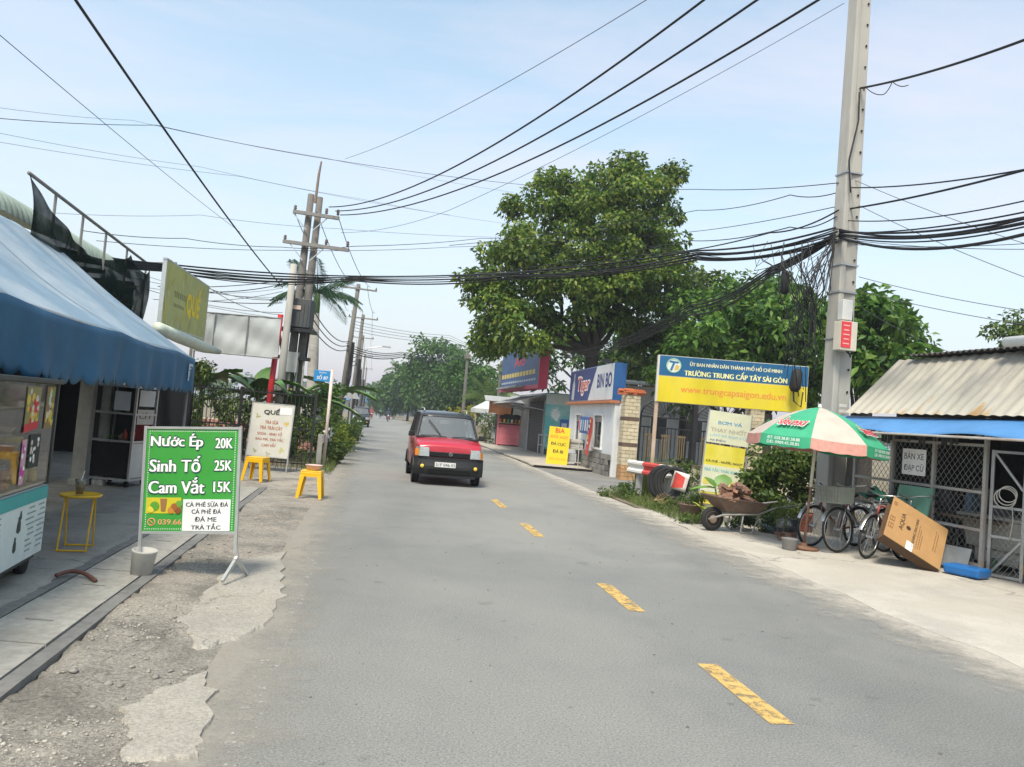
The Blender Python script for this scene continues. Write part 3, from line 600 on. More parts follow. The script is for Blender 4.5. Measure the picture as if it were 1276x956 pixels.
# ================================================================== LEFT SIDE
def corr(length, width_fn, prof, pitch, amp, n_per=4):
    """corrugated sheet: prof(s) gives (x,z,nx,nz) across the slope, waves run along y"""
    q = MB(); ny = int(length/pitch*n_per); S = width_fn
    for j in range(ny+1):
        y = length*j/ny; h = amp*math.sin(2*PI*j/n_per)
        for s in S:
            x, z, nx, nz = prof(s); q.v.append((x+nx*h, y, z+nz*h))
    k = len(S); q.f = [(j*k+i, (j+1)*k+i, (j+1)*k+i+1, j*k+i+1) for j in range(ny) for i in range(k-1)]
    return q
WX = lambda y: -5.75-.19*y                     # face of the left-hand shop row
# ---- shop building with bull-nosed corrugated roof
sb = thing('shop_building', 'dark open shopfront with pale green corrugated roof behind the blue awning', 'building', (WX(2)-.0, 2, 0), math.atan(.19))
wall_dk = M('shade_dark_wall', (.014,.014,.013), .9, .3, 3, .2, dirt=.5, dcol=(.02,.02,.02))  # near-black colour: the shade under the awning is put into the wall
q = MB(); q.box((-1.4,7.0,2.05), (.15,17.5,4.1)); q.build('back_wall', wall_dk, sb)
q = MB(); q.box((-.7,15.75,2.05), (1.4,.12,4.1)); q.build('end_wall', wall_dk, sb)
gr_roof = M('pale_green_sheet', (.36,.43,.36), .5, .15, 4, .05, dirt=.35, dcol=(.12,.14,.11), metal=.1)
def nose(s):
    if s < 1: a = PI/2*s; return (-.25+.38*math.sin(PI/2-a)*1.0, 4.06+.38*math.cos(PI/2-a), math.cos(a), math.sin(a))
    return (-.25-(s-1)*3.2, 4.44+(s-1)*.9, .27, .96)
q = corr(13.5, [0,.2,.4,.6,.8,1,1.2,1.5,2], nose, .19, .028, 6); q.v = [(x, y+1.6, z) for x, y, z in q.v]; q.build('roof_sheet', gr_roof, sb, smooth=True)
for i in range(8):
    q = MB(); q.box((-.65, .9+2.1*i, 3.95), (1.5,.07,.1)); q.build('rafter', M('rafter_black', (.03,.03,.03), .8), sb)
def column(label, x, y, wx, wy, h, mat):
    q = MB(); q.box((0,0,h/2), (wx,wy,h)); q.box((0,0,.05), (wx+.04,wy+.04,.1)); o = q.build('concrete_column', mat, None, bevel=.015); o.location = (x,y,.03); o.rotation_euler = (0,0,RA); return tag(o, label, 'column')
column('bare grey concrete column behind the glass drink cart', -6.62, 11.75, .2, .2, 2.6, concrete)
column('slim whitewashed column streaked with black mould beside glass cabinet', -6.42, 11.95, .13, .13, 2.6, M('mouldy_whitewash', (.55,.54,.5), .9, .15, 8, .2, dirt=.95, dcol=(.05,.05,.045), dscale=5, streak=.5))
# ---- pipe rail and shade net on the roof edge
rl = thing('pipe_rail', 'grey pipe rail running along the roof edge above the dark net', 'railing')
rp = [P(30,228,11.6), P(62,249,12.4), P(98,274,13.4), P(130,295,14.6), P(160,315,15.8), P(190,332,17.2)]
zr = 4.72
rp = [Vector((WX(y)+.3, y, zr-.03*(y-11.6))) for y in (11.2,12.2,13.4,14.6,15.9,17.3)]
steel_rail = M('weathered_rail_steel', (.2,.2,.19), .6, .2, dirt=.4, dcol=(.12,.07,.04))
q = MB(); q.tube(rp, .03, 8); q.build('top_rail', steel_rail, rl, smooth=True)
for i, p in enumerate(rp[1:]):
    q = MB(); q.tube([p, p-Vector((0,0,.75 if i < 4 else 2.4))], .024, 6); q.build('upright', steel_rail, rl)
q = MB(); q.tube([rp[-1], rp[-1]+Vector((.55,.35,.12))], .02, 6); q.build('brace', steel_rail, rl)
netm = bpy.data.materials.new('shade_net'); netm.use_nodes = True; t = netm.node_tree; N = t.nodes; L = t.links.new
b = N['Principled BSDF']; b.inputs['Base Color'].default_value = (.005,.012,.010,1); b.inputs['Roughness'].default_value = 1; b.inputs['Specular IOR Level'].default_value = .02
tc_ = N.new('ShaderNodeTexCoord'); nn = N.new('ShaderNodeTexNoise'); nn.inputs['Scale'].default_value = 3; nn.inputs['Detail'].default_value = 6; L(tc_.outputs['Object'], nn.inputs['Vector'])
mr = N.new('ShaderNodeMapRange'); mr.inputs[1].default_value = .35; mr.inputs[2].default_value = .75; mr.inputs[3].default_value = 1; mr.inputs[4].default_value = .86; L(nn.outputs['Fac'], mr.inputs[0]); L(mr.outputs[0], b.inputs['Alpha'])
def netfn(u, v):
    y = 11.1+6.3*u; top = zr-.03*(y-11.6)
    sag = 0
    knots = [11.1, 15.9, 17.4]
    for a, c in zip(knots, knots[1:]):
        if a <= y <= c: tt = (y-a)/(c-a); sag = max(0,math.sin(PI*tt))**.6*(.25 if c-a < 2 else .56)
    sag += .12*u
    z = top-sag-(2.2+.2*u-sag*.6)*v; x = WX(y)+.34+.1*math.sin(9*u+3*v)+.10*math.sin(PI*v)*(.6+.4*math.sin(14*u))+.03*math.sin(37*u+9*v)
    return (x, y, z)
q = MB(); q.grid(netfn, 70, 22); tag(q.build('shade_net', netm, None, smooth=True), 'sagging dark green shade net tied to the roof rail', 'net')
# ---- blue awning
aw = thing('awning', 'large blue tarpaulin awning with scalloped valance over the drink stall', 'awning')
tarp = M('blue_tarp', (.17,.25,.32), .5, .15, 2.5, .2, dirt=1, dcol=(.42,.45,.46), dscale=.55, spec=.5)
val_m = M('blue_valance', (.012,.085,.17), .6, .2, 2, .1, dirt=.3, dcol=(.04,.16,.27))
def vl(y): return -2.50-.2235*y
y0a, y1a = 2.6, 12.2
def tarpfn(u, v):
    y = y0a+(y1a-y0a)*u+v*.25; sagg = -.10*math.sin(PI*v)*(1-.35*math.sin(u*9))-.03*math.sin(u*24)*math.sin(PI*v)
    sagg += (.013*math.sin(31*u+4*v)*math.sin(7*v+u*5)+.008*math.sin(67*u-11*v))*min(1,4*v+.15)*(1-.3*v)
    return (vl(y)-2.55*v, y, 2.2+1.68*v+sagg-.035*abs(math.sin(u*3.5*PI))*(1-v))
q = MB(); q.grid(tarpfn, 150, 26); q.build('tarp', tarp, aw, smooth=True, solid=.006)
for u in (.3,.62,.9):
    q = MB(); q.grid(lambda a, v: tuple(Vector(tarpfn(u+(a-.5)*.006, v))+Vector((.002,0,.006))), 2, 26); q.build('seam', M('tarp_seam', (.20,.27,.33), .6, .15, 6), aw, smooth=True)
def valfn(u, v):
    y = y0a+(y1a-y0a)*u; sc_ = abs(math.sin(u*(y1a-y0a)/.28*PI/1.0))**.6
    h = .50+.075*sc_
    return (vl(y)+.03+.035*math.sin(u*40)*v+.02*math.sin(u*91+1)*v, y, tarpfn(u, 0)[2]-h*v)
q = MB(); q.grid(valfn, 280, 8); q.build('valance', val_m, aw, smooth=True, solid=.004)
q = MB(); q.tube([(vl(y0a), y0a, 2.18), (vl(y1a), y1a, 2.16)], .025, 8); q.build('front_pipe', galv, aw)
for v in (.5, 1):
    q = MB(); a, c = tarpfn(0, v), tarpfn(1, v); q.tube([Vector(a)-Vector((0,0,.22*(1-v)+.04)), Vector(c)-Vector((0,0,.22*(1-v)+.04))], .022, 6); q.build('purlin', galv, aw)
for yy in (3.0, 12.1):
    q = MB(); q.tube([(vl(yy)-.03, yy, 0.02), (vl(yy)-.03, yy, 2.17)], .025, 8); q.build('post', steel_rail, aw)
lm = Matrix.Translation((vl(12.0)+.045, 12.0, 0)) @ Matrix.Rotation(PI/2+.22, 4, 'Z')
q = MB(); q.box((-.16,0,1.93), (.30,.004,.27), lm); lb = q.build('printed_label', M('faded_white_print', (.42,.5,.55), .7, .2, 20), aw)
for k in range(4):
    q = MB(); q.box((-.16+.03*(k % 2),-.004,1.85+.055*k), (.2-.04*(k % 2),.003,.022), lm); q.build('print_line', val_m, lb)
# ---- drink cart
A, B = Vector((-3.36,4.75,0)), Vector((-3.80,6.32,0))
loc, rz, wd = panel_frame(A, B)
cart = thing('drink_cart', 'glass fronted drink cart with teal and white menu panel at left edge', 'cart', (loc.x, loc.y, .03), rz)
hw = wd/2; alu = M('cart_aluminium', (.4,.41,.41), .35, .1, metal=.8, dirt=.25); frame_dk = M('cart_frame_dark', (.06,.065,.065), .5, .1, metal=.3)
q = MB(); q.box((0,.33,.44), (wd,.62,.56)); bd = q.build('base_cabinet', M('cart_grey_side', (.3,.32,.32), .5, .1), cart, bevel=.01)
q = MB(); q.box((0,.012,.385), (wd-.03,.008,.44)); pn = q.build('menu_panel', M('menu_print_white', (.58,.66,.66), .45, .06, dirt=.2, dcol=(.35,.42,.42)), bd)
q = MB(); q.box((0,.010,.655), (wd-.03,.012,.10)); q.build('teal_band', ink('teal_print', (.05,.33,.32)), bd)
gp = ink('grey_print', (.22,.3,.3)); dkp = ink('charcoal_print', (.03,.045,.05))
for col, x0 in enumerate((-.62,-.28,.42,.66)):
    for k in range(9):
        q = MB(); q.box((x0+.07*rnd.random(), .006, .57-.042*k), (.10+.10*rnd.random(), .002, .012)); q.build('print_line', gp, pn)
for (px_, pz, w_, h_) in ((.22,.5,.05,.07), (.20,.40,.09,.13), (.15,.26,.07,.12)):
    q = MB(); q.lathe([(0,0), (.5,.15), (.42,.6), (.25,.8), (.28,1), (0,1)], 14, mat=Matrix.Translation((px_,.006,pz)) @ Matrix.Diagonal((w_,.003,h_,1))); q.build('bottle_print', dkp, pn)
q = MB(); q.box((0,.33,.135), (wd*.96,.56,.05)); q.build('chassis', frame_dk, cart)
for (a, c) in ((-hw,0), (hw,0), (-hw,.64), (hw,.64)):
    q = MB(); q.box((a*.99, .02+c*.98, 1.145), (.03,.03,.85)); q.build('glass_post', frame_dk, cart)
q = MB(); q.box((0,.33,1.575), (wd+.06,.7,.04)); q.build('cart_roof', frame_dk, cart, bevel=.008)
cg = glass('cart_glass', (.88,.93,.92), .975)
q = MB(); q.add([(-hw+.02,.015,.74), (hw-.02,.015,.74), (hw-.02,.015,1.55), (-hw+.02,.015,1.55)], [(0,1,2,3)]); q.build('front_pane', cg, cart)
q = MB(); q.add([(hw-.005,.03,.74), (hw-.005,.62,.74), (hw-.005,.62,1.55), (hw-.005,.03,1.55)], [(0,1,2,3)]); q.build('side_pane', cg, cart)
q = MB(); q.box((0,.33,.735), (wd-.05,.6,.02)); q.build('counter', alu, cart)
q = MB(); q.box((-.1,.4,1.12), (wd-.3,.3,.015)); q.build('shelf', alu, cart)
# posters stuck on the glass
def poster(x, z, w_, h_, m, bits, seed):
    r = random.Random(seed); q = MB(); q.box((x,.009,z), (w_,.003,h_)); o = q.build('poster', m, cart)
    for (mm, n, s) in bits:
        for _ in range(n):
            q = MB(); q.lathe([(0,0), (s*r.uniform(.6,1.2),.0), (0,.001)], 9, mat=Matrix.Translation((x+w_*r.uniform(-.38,.38), .0065-.0006*r.random(), z+h_*r.uniform(-.4,.4))) @ Matrix.Rotation(PI/2, 4, 'X')); q.build('print_patch', mm, o)
pr, py_, pw = ink('poster_red', (.5,.03,.04)), ink('poster_yellow', (.6,.42,.06)), ink('poster_cream', (.55,.5,.42))
poster(.22, 1.37, .30, .30, ink('poster_olive', (.25,.22,.08)), [(py_, 10, .04), (pr, 9, .035), (pw, 6, .03)], 1)
q = MB(); q.add([(.06,.005,1.17),(.36,.005,1.20),(.37,.005,1.26),(.06,.005,1.235)], [(0,1,2,3)]); q.build('red_strip_poster', pr, cart)
poster(.62, 1.36, .20, .34, ink('poster_brown', (.22,.15,.06)), [(py_, 8, .03), (ink('poster_green', (.1,.25,.05)), 6, .025), (pw, 5, .03)], 2)
poster(.36, 1.02, .24, .26, ink('poster_black', (.02,.025,.03)), [(pw, 7, .022), (white_ink, 5, .018)], 3)
poster(.13, .95, .09, .34, ink('poster_pink', (.55,.3,.38)), [(ink('magenta', (.5,.05,.3)), 5, .03), (white_ink, 4, .02)], 4)
fr = [ink('fruit_yellow_green', (.35,.38,.08)), ink('fruit_orange', (.6,.25,.06))]
q = MB(); q.lathe([(.17,0),(.17,.04),(.16,.05),(.0,.05)], 22, (.62,.35,1.06)); q.build('yellow_tray', ink('tray_yellow', (.62,.42,.03)), cart, smooth=True)
q = MB(); q.lathe([(.08,0),(.11,.06),(.1,.062),(.075,.01)], 18, (.62,.35,1.115)); q.build('bowl', ink('bowl_tan', (.5,.36,.26)), cart, smooth=True)
for i in range(9):
    q = MB(); q.lathe([(0,-.045),(.035,-.03),(.047,0),(.035,.032),(0,.045)], 10, (-.05+.09*(i % 3)+.02*rnd.random(), .25+.06*rnd.random(), .80+.075*(i//3))); q.build('fruit', fr[i % 2], cart, smooth=True)
for i in range(4):
    q = MB(); q.lathe([(.045,0),(.05,.15),(.02,.2),(.02,.24),(0,.24)], 12, (.32+.12*i,.3,.75)); q.build('bottle', ink('bottle_grey', (.25,.27,.25)), cart, smooth=True)
rr = random.Random(61)
for k in range(18):
    r_ = rr.uniform(.035,.055); h_ = rr.uniform(.1,.22); z = .75 if k < 11 else 1.13; x = -hw+.15+(wd-.3)*(k/10.5 if k < 11 else (k-11)/7); y = rr.uniform(.08,.2) if k < 11 else .38
    q = MB(); q.lathe([(r_*.9,0),(r_,.02),(r_,h_*.75),(r_*.7,h_*.85),(r_*.75,h_),(0,h_)], 12, (x,y,z)); jo = q.build('jar', ink('jar_%d' % (k % 6), [(.6,.3,.04),(.55,.08,.06),(.5,.48,.4),(.2,.35,.06),(.6,.45,.1),(.35,.14,.06)][k % 6]), cart, smooth=True)
    q = MB(); q.lathe([(0,h_),(r_*.8,h_),(r_*.8,h_+.02),(0,h_+.022)], 10, (x,y,z)); q.build('lid', ink('lid_%d' % (k % 3), [(.5,.05,.05),(.6,.6,.58),(.1,.25,.4)][k % 3]), jo)
for x in (-hw+.12, hw-.16):
    for y in (.1, .52):
        q = MB(); q.lathe([(.03,-.03),(.095,-.03),(.10,-.015),(.10,.015),(.095,.03),(.03,.03)], 20, mat=Matrix.Translation((x,y,.1)) @ Matrix.Rotation(PI/2, 4, 'X')); wo = q.build('caster_wheel', black_rubber, cart, smooth=True)
        q = MB(); q.box((x,y,.165), (.07,.09,.06)); q.build('caster_fork', frame_dk, wo)
q = MB(); h0 = G(112,724,.045); hp = [G(70,717,.06), G(84,712,.07), G(97,712,.075), G(106,715,.065), G(113,719,.055), G(119,724,.045)]
for _ in range(2): hp = [hp[0]]+[x for a_, b_ in zip(hp, hp[1:]) for x in (a_*.75+b_*.25, a_*.25+b_*.75)]+[hp[-1]]
q.tube(hp, .017, 8)
tag(q.build('drain_hose', M('brown_hose', (.13,.055,.04), .6), None, smooth=True), 'short brown hose on the ground beside the cart wheel', 'hose')
# ---- yellow folding table with a cup of juice
yt = G(88,693); tb = thing('folding_table', 'small round yellow metal folding table beside the drink cart', 'table', (yt.x-.05, yt.y+.15, .035), .3)
ym = M('yellow_enamel', (.62,.38,.02), .4, .1, dirt=.15, dcol=(.3,.2,.05))
q = MB(); q.lathe([(0,.50),(.175,.50),(.185,.515),(.18,.525),(.165,.51),(0,.51)], 26); q.build('table_top', ym, tb, smooth=True)
for sx in (-1, 1):
    for sy in (-1, 1):
        q = MB(); q.tube([(sx*.12,sy*.03,.5), (sx*.12,sy*.15,0.0)], .009, 6); q.build('leg', ym, tb)
for sy in (-1, 1):
    q = MB(); q.tube([(-.13,sy*.15,.012), (.13,sy*.15,.012)], .009, 6); q.build('foot_rail', ym, tb)
def cup(name, label, loc, s=1):
    t = thing(name, label, 'cup', loc, 0, None, None, s)
    q = MB(); q.lathe([(.03,0),(.042,.12),(.044,.125)], 16); q.build('cup_wall', glass('cup_plastic', (.9,.9,.86), .7), t, smooth=True)
    q = MB(); q.lathe([(0,.004),(.029,.004),(.034,.06),(0,.06)], 14); q.build('juice', ink('juice_orange', (.7,.42,.03)), t, smooth=True)
    q = MB(); q.lathe([(0,.061),(.034,.061),(.04,.112),(0,.112)], 14); q.build('ice', ink('ice_white', (.7,.68,.6)), t, smooth=True)
    q = MB(); q.tube([(0,0,.1),(.02,.01,.2)], .004, 6); q.build('straw', ink('straw_white', (.7,.7,.7)), t)
cup('drink_cup', 'plastic cup of orange juice with straw on the yellow folding table', Vector((yt.x-.05, yt.y+.12, .562)), 1.1)
# ---- glass display cabinet
cb = thing('display_cabinet', 'aluminium and glass food cabinet on casters under the awning end', 'cabinet', (-6.24, 11.85, .035), -.05)
q = MB()
af = M('cabinet_aluminium', (.55,.56,.56), .4, .08, metal=.6)
for x in (-.34,.34):
    for y in (0,.62):
        q = MB(); q.box((x,y,.85), (.035,.035,1.5)); q.build('corner_post', af, cb)
for z in (.12,.72,1.16,1.59):
    for (c, d) in (((0,0,z),(.645,.033,.03)), ((0,.62,z),(.645,.033,.03)), ((.34,.31,z),(.033,.585,.03)), ((-.34,.31,z),(.033,.585,.03))):
        q = MB(); q.box(c, d); q.build('frame_rail', af, cb)
for z in (.13,.73,1.165): q = MB(); q.box((0,.31,z), (.63,.57,.012)); q.build('shelf', glass('shelf_glass', (.7,.75,.75), .8) if z > .2 else frame_dk, cb)
q = MB(); q.box((0,.31,1.612), (.70,.66,.012)); q.build('cabinet_top', af, cb)
dkpanel = M('cabinet_dark_panel', (.02,.021,.022), .25, .2)
q = MB(); q.box((0,.008,.42), (.60,.006,.55)); q.build('door', dkpanel, cb)
q = MB(); q.box((0,.60,.87), (.64,.006,1.45)); q.build('back_panel', dkpanel, cb)
q = MB(); q.box((.34,.31,.42), (.006,.55,.55)); q.build('side_panel', M('cabinet_side_white', (.5,.5,.48), .5, .1, dirt=.4), cb)
for z0, z1 in ((.75,1.14), (1.19,1.57)):
    q = MB(); q.add([(-.32,.004,z0),(.32,.004,z0),(.32,.004,z1),(-.32,.004,z1)], [(0,1,2,3)]); q.build('front_pane', cg, cb)
    q = MB(); q.add([(.342,.03,z0),(.342,.59,z0),(.342,.59,z1),(.342,.03,z1)], [(0,1,2,3)]); q.build('side_pane', cg, cb)
q = MB(); q.box((.12,-.004,1.36), (.26,.003,.3)); q.build('paper_notice', ink('paper_blue_white', (.5,.55,.62)), cb)
sm = Matrix.Translation((.345,.31,0)) @ Matrix.Rotation(PI/2, 4, 'Z')
q = MB(); q.box((0,-.004,1.12), (.5,.003,.24), sm); sg = q.build('side_sign', ink('sign_grey_card', (.42,.4,.36)), cb)
text_part(sg, 'ỚT', (-.2,.2,1.09,1.2), ink('dark_brown_ink', (.06,.04,.03)), -.007, mat3=sm, bold=.03)
q = MB(); q.box((0,-.004,1.42), (.46,.003,.26), sm); q.build('menu_sheet', ink('menu_sheet_pale', (.5,.5,.5)), cb)
q = MB()
for i, (x, y, z, m_, h_, r_) in enumerate([(.1,.2,.745,'sauce_red',.16,.035), (.2,.25,.745,'sauce_orange',.2,.035), (.0,.3,.745,'bowl_pink',.08,.06), (-.2,.2,.745,'leaf_green',.07,.11), (-.05,.2,1.18,'bottle_olive',.22,.035), (.05,.3,1.18,'bottle_olive',.18,.035)]):
    cc_ = {'sauce_red': (.5,.06,.02), 'sauce_orange': (.6,.2,.03), 'bowl_pink': (.5,.35,.33), 'leaf_green': (.12,.22,.04), 'bottle_olive': (.2,.2,.03)}[m_]
    q = MB(); q.lathe([(r_*.9,0),(r_,h_*.2),(r_,h_*.6),(r_*.4,h_*.8),(r_*.4,h_),(0,h_)], 12, (x,y,z)); q.build('jar', ink(m_, cc_), cb, smooth=True)
for x in (-.28,.28):
    for y in (.06,.56):
        q = MB(); q.lathe([(0,-.02),(.045,-.02),(.05,0),(.045,.02),(0,.02)], 14, mat=Matrix.Translation((x,y,.05)) @ Matrix.Rotation(PI/2, 4, 'X')); q.build('caster', black_rubber, cb, smooth=True)
# ---- green price board and its weight
c0 = (G(187,722)+G(293,722))/2
gs = thing('price_board', 'green juice price board on thin steel legs at the roadside', 'sign', (-2.66, 6.52, .02), 0, None, (R(-3), R(-4.2), R(2)))
ga = M('sign_frame_aluminium', (.5,.51,.5), .4, .1, metal=.6)
grn = M('green_sign_print', (.04,.29,.04), .45, .08, 3, .04, dirt=.22, dcol=(.10,.33,.10), dscale=2.5)
bw, z0, z1 = .80, .38, 1.285
q = MB(); q.box((0,0,(z0+z1)/2), (bw,.012,z1-z0)); bo = q.build('board', grn, gs)
for s in (-1, 1):
    q = MB(); q.box((s*(bw/2+.008),0,(z0+z1)/2-.08), (.025,.028,z1-z0+.19)); q.build('leg', ga, gs)
for z in (z0, z1): q = MB(); q.box((0,0,z), (bw-.012,.027,.022)); q.build('frame_rail', ga, gs)
q = MB(); q.bar((bw/2+.008,0,.30), (bw/2+.03,0,.14), .022); q.bar((bw/2+.02,.02,.17), (bw/2-.02,-.22,.0), .026); q.bar((bw/2+.02,-.02,.17), (bw/2+.05,.2,.0), .026); q.build('foot', ga, gs)
q = MB(); q.bar((-bw/2-.008,0,.26), (-bw/2-.008,0,.1), .02); q.build('foot', ga, gs)
W_ = bw-.06; X0 = -bw/2+.03
def gx(u): return X0+W_*u
HH = z1-z0
for (s, u0_, u1_, za, zb) in (('Nước Ép', .02, .62, .79, .945), ('Sinh Tố', .02, .60, .575, .73), ('Cam Vắt', .02, .66, .37, .525), ('20K', .77, .97, .805, .905), ('25K', .77, .97, .59, .69), ('15K', .77, .97, .385, .485)):
    bx_ = (gx(u0_), gx(u1_), z0+HH*za, z0+HH*zb)
    text_part(bo, s, (bx_[0]-.004, bx_[1]+.004, bx_[2]-.004, bx_[3]+.004), ink('dark_green_ink', (.01,.06,.05)), -.0085, 'letter_outline', .085)
    text_part(bo, s, bx_, white_ink, -.0105, bold=.045)
q = MB(); q.box((gx(.20),-.007,z0+HH*.255), (W_*.40,.004,HH*.15)); yp = q.build('drink_picture', ink('picture_yellow', (.55,.48,.02)), bo)
for (x, z, r_, m_) in ((.1,.25,.04,(.1,.3,.03)), (.06,.22,.03,(.65,.55,.05)), (.33,.24,.035,(.3,.1,.02)), (.37,.21,.03,(.22,.07,.02)), (.29,.21,.03,(.5,.2,.03)), (.38,.27,.03,(.12,.3,.04))):
    q = MB(); q.lathe([(0,0),(r_,0),(0,.001)], 10, mat=Matrix.Translation((gx(x),-.0098-.0003*len(bo.children),z0+HH*z)) @ Matrix.Rotation(PI/2, 4, 'X')); q.build('fruit_print', ink('fruit_print_%d' % int(r_*1000+z*100+x*10), m_), yp)
q = MB(); q.add([(gx(.16),-.0125,z0+HH*.32),(gx(.24),-.0125,z0+HH*.32),(gx(.225),-.0125,z0+HH*.20),(gx(.175),-.0125,z0+HH*.20)], [(0,1,2,3)]); q.build('glass_print', ink('coffee_brown', (.3,.14,.05)), yp)
q = MB(); q.box((gx(.70),-.008,z0+HH*.165), (W_*.55,.004,HH*.30)); wb = q.build('white_patch', ink('patch_white', (.72,.72,.72)), bo)
for (s, za, zb, ua, ub) in (('CÀ PHÊ SỮA ĐÁ', .245, .298, .46, .95), ('CÀ PHÊ ĐÁ', .178, .23, .53, .87), ('ĐÁ ME', .105, .158, .57, .82), ('TRÀ TẮC', .03, .09, .53, .87)):
    text_part(wb, s, (gx(ua), gx(ub), z0+HH*za, z0+HH*zb), black_ink, -.0115, bold=.03)
text_part(bo, '039.66', (gx(.145), gx(.415), z0+HH*.075, z0+HH*.125), ink('orange_pink_ink', (.75,.3,.16)), -.0075, bold=.03)
q = MB(); q.ring((gx(.07),-.0075,z0+HH*.10), .03, .005, 'y', 20, 4); q.bar((gx(.05),-.008,z0+HH*.115),(gx(.09),-.008,z0+HH*.085), .012,.004); q.build('phone_symbol', ink('orange_pink_ink', (.75,.3,.16)), bo)
dot = MB(); dot.lathe([(0,0),(.0045,0),(0,.0006)], 6, mat=Matrix.Rotation(PI/2, 4, 'X')); dm = dot.mesh('border_dot', white_ink)
for i in range(40):
    for z in (z0+.03, z1-.03): put(dm, 'border_dot', bo, (gx(i/39),-.0075,z))
for i in range(1, 42):
    for x in (gx(0), gx(1)): put(dm, 'border_dot', bo, (x,-.0075,z0+.03+(HH-.06)*i/42))
bk = G(192,725)
q = MB(); q.lathe([(.075,0),(.085,.005),(.098,.19),(.104,.2),(.104,.212),(.092,.212),(.09,.17),(0,.16)], 24)
bo_ = q.build('weight_bucket', M('bucket_grey', (.42,.41,.38), .8, .12, 10, .15, dirt=.4, dcol=(.25,.23,.2)), None, smooth=True); bo_.location = (-3.03, 6.47, .025); bo_.rotation_euler = (R(2), R(5), 0)
tag(bo_, 'grey bucket of concrete weighing down the green price board', 'bucket')
# ---- white menu board on the fence
mbx = thing('menu_board', 'white drinks menu board standing in front of the black fence', 'sign', (-5.32, 16.7, .0), R(1), None, (R(-6), R(.5), R(1)))
mw = .92; q = MB(); q.box((0,0,.93), (mw,.012,1.2)); bo = q.build('board', M('menu_cream_print', (.58,.56,.5), .5, .06, 4, 0, dirt=.15), mbx)
for s in (-1, 1):
    q = MB(); q.box((s*(mw/2+.01),0,.78), (.022,.025,1.5)); q.build('leg', ga, mbx)
    q = MB(); q.bar((s*(mw/2+.01),.01,.35), (s*(mw/2+.01),.4,.03), .02); q.build('stay', ga, mbx)
for z in (.33,1.53): q = MB(); q.box((0,0,z), (mw-.003,.024,.018)); q.build('frame_rail', ga, mbx)
text_part(bo, 'QUẾ', (-.19,.16,1.27,1.43), ink('dark_olive_ink', (.02,.03,.02)), -.009, bold=.05)
q = MB(); q.box((.29,-.009,1.38), (.27,.004,.16)); q.build('paper_notice', ink('patch_white', (.72,.72,.72)), bo)
bi = ink('cinnamon_ink', (.36,.11,.045))
for i, (s, a, b_) in enumerate((('TRÀ SỮA',-.14,.16), ('TRÀ TRÁI CÂY',-.24,.26), ('SODA - SINH TỐ',-.28,.27), ('RAU MÁ, TRÀ TẮC',-.30,.32), ('CAM VẮT',-.15,.17))):
    text_part(bo, s, (a, b_, 1.07-.128*i, 1.165-.128*i), bi, -.009, bold=.035)
rr = random.Random(5)
for (cx, cz, n, mcol) in ((.34,1.12,8,(.6,.42,.1)), (-.33,1.22,6,(.35,.33,.12)), (.3,.5,6,(.5,.5,.15)), (-.3,.45,7,(.33,.36,.2)), (0,.40,7,(.36,.38,.24))):
    for k in range(n):
        a = rr.uniform(0, 2*PI); l = rr.uniform(.04,.085); p = Vector((cx,-.0082-.0002*k,cz)); d = Vector((math.cos(a)*l,0,math.sin(a)*l)); s = Vector((-d.z,0,d.x))*.25
        q = MB(); q.add([p, p+d*.5+s, p+d, p+d*.5-s], [(0,1,2,3)]); q.build('flower_print', ink('flower_%d' % int(mcol[0]*100+mcol[2]*10), mcol), bo)
# ---- plastic stools
def stool(label, loc, rz):
    t = thing('plastic_stool', label, 'stool', loc, rz, 'yellow plastic stools'); m = M('yellow_plastic', (.78,.44,.008), .38, .05, 5, 0, spec=.5, dirt=.12, dcol=(.4,.25,.03))
    q = MB(); q.box((0,0,.448), (.34,.34,.022)); q.box((0,0,.418), (.345,.345,.04)); q.build('seat', m, t, bevel=.012)
    for sx in (-1, 1):
        for sy in (-1, 1):
            q = MB(); a = [(sx*.168,sy*.168), (sx*.095,sy*.168), (sx*.095,sy*.15), (sx*.15,sy*.15), (sx*.15,sy*.095), (sx*.168,sy*.095)]; bq = [(sx*.212,sy*.212), (sx*.165,sy*.212), (sx*.165,sy*.197), (sx*.197,sy*.197), (sx*.197,sy*.165), (sx*.212,sy*.165)]
            q.add([(x,y,0) for x, y in bq]+[(x,y,.42) for x, y in a], [(0,1,2,3,4,5)]+[(i,(i+1) % 6,6+(i+1) % 6,6+i) for i in range(6)]); q.build('leg', m, t)
    for (c, d) in (((0,-.167,.385),(.2,.012,.05)), ((0,.167,.385),(.2,.012,.05)), ((.167,0,.385),(.012,.2,.05)), ((-.167,0,.385),(.012,.2,.05))):
        q = MB(); q.box(c, d); q.build('apron', m, t)
    return t
s1 = G(382,623); stool('yellow plastic stool with a bowl on it by the road edge', (s1.x, s1.y+.2, .02), .12)
s2_ = G(314,602); stool('empty yellow plastic stool half hidden behind the green price board', (s2_.x, s2_.y+.2, .03), -.1)
q = MB(); q.lathe([(.09,0),(.10,.01),(.145,.085),(.15,.09),(.14,.088),(.095,.02),(0,.015)], 24); o = q.build('plastic_bowl', M('pinkish_plastic', (.6,.42,.38), .35, .06, bump=0), None, smooth=True); o.location = (s1.x+.02, s1.y+.2, .481); tag(o, 'small pinkish plastic bowl on the yellow stool', 'bowl')
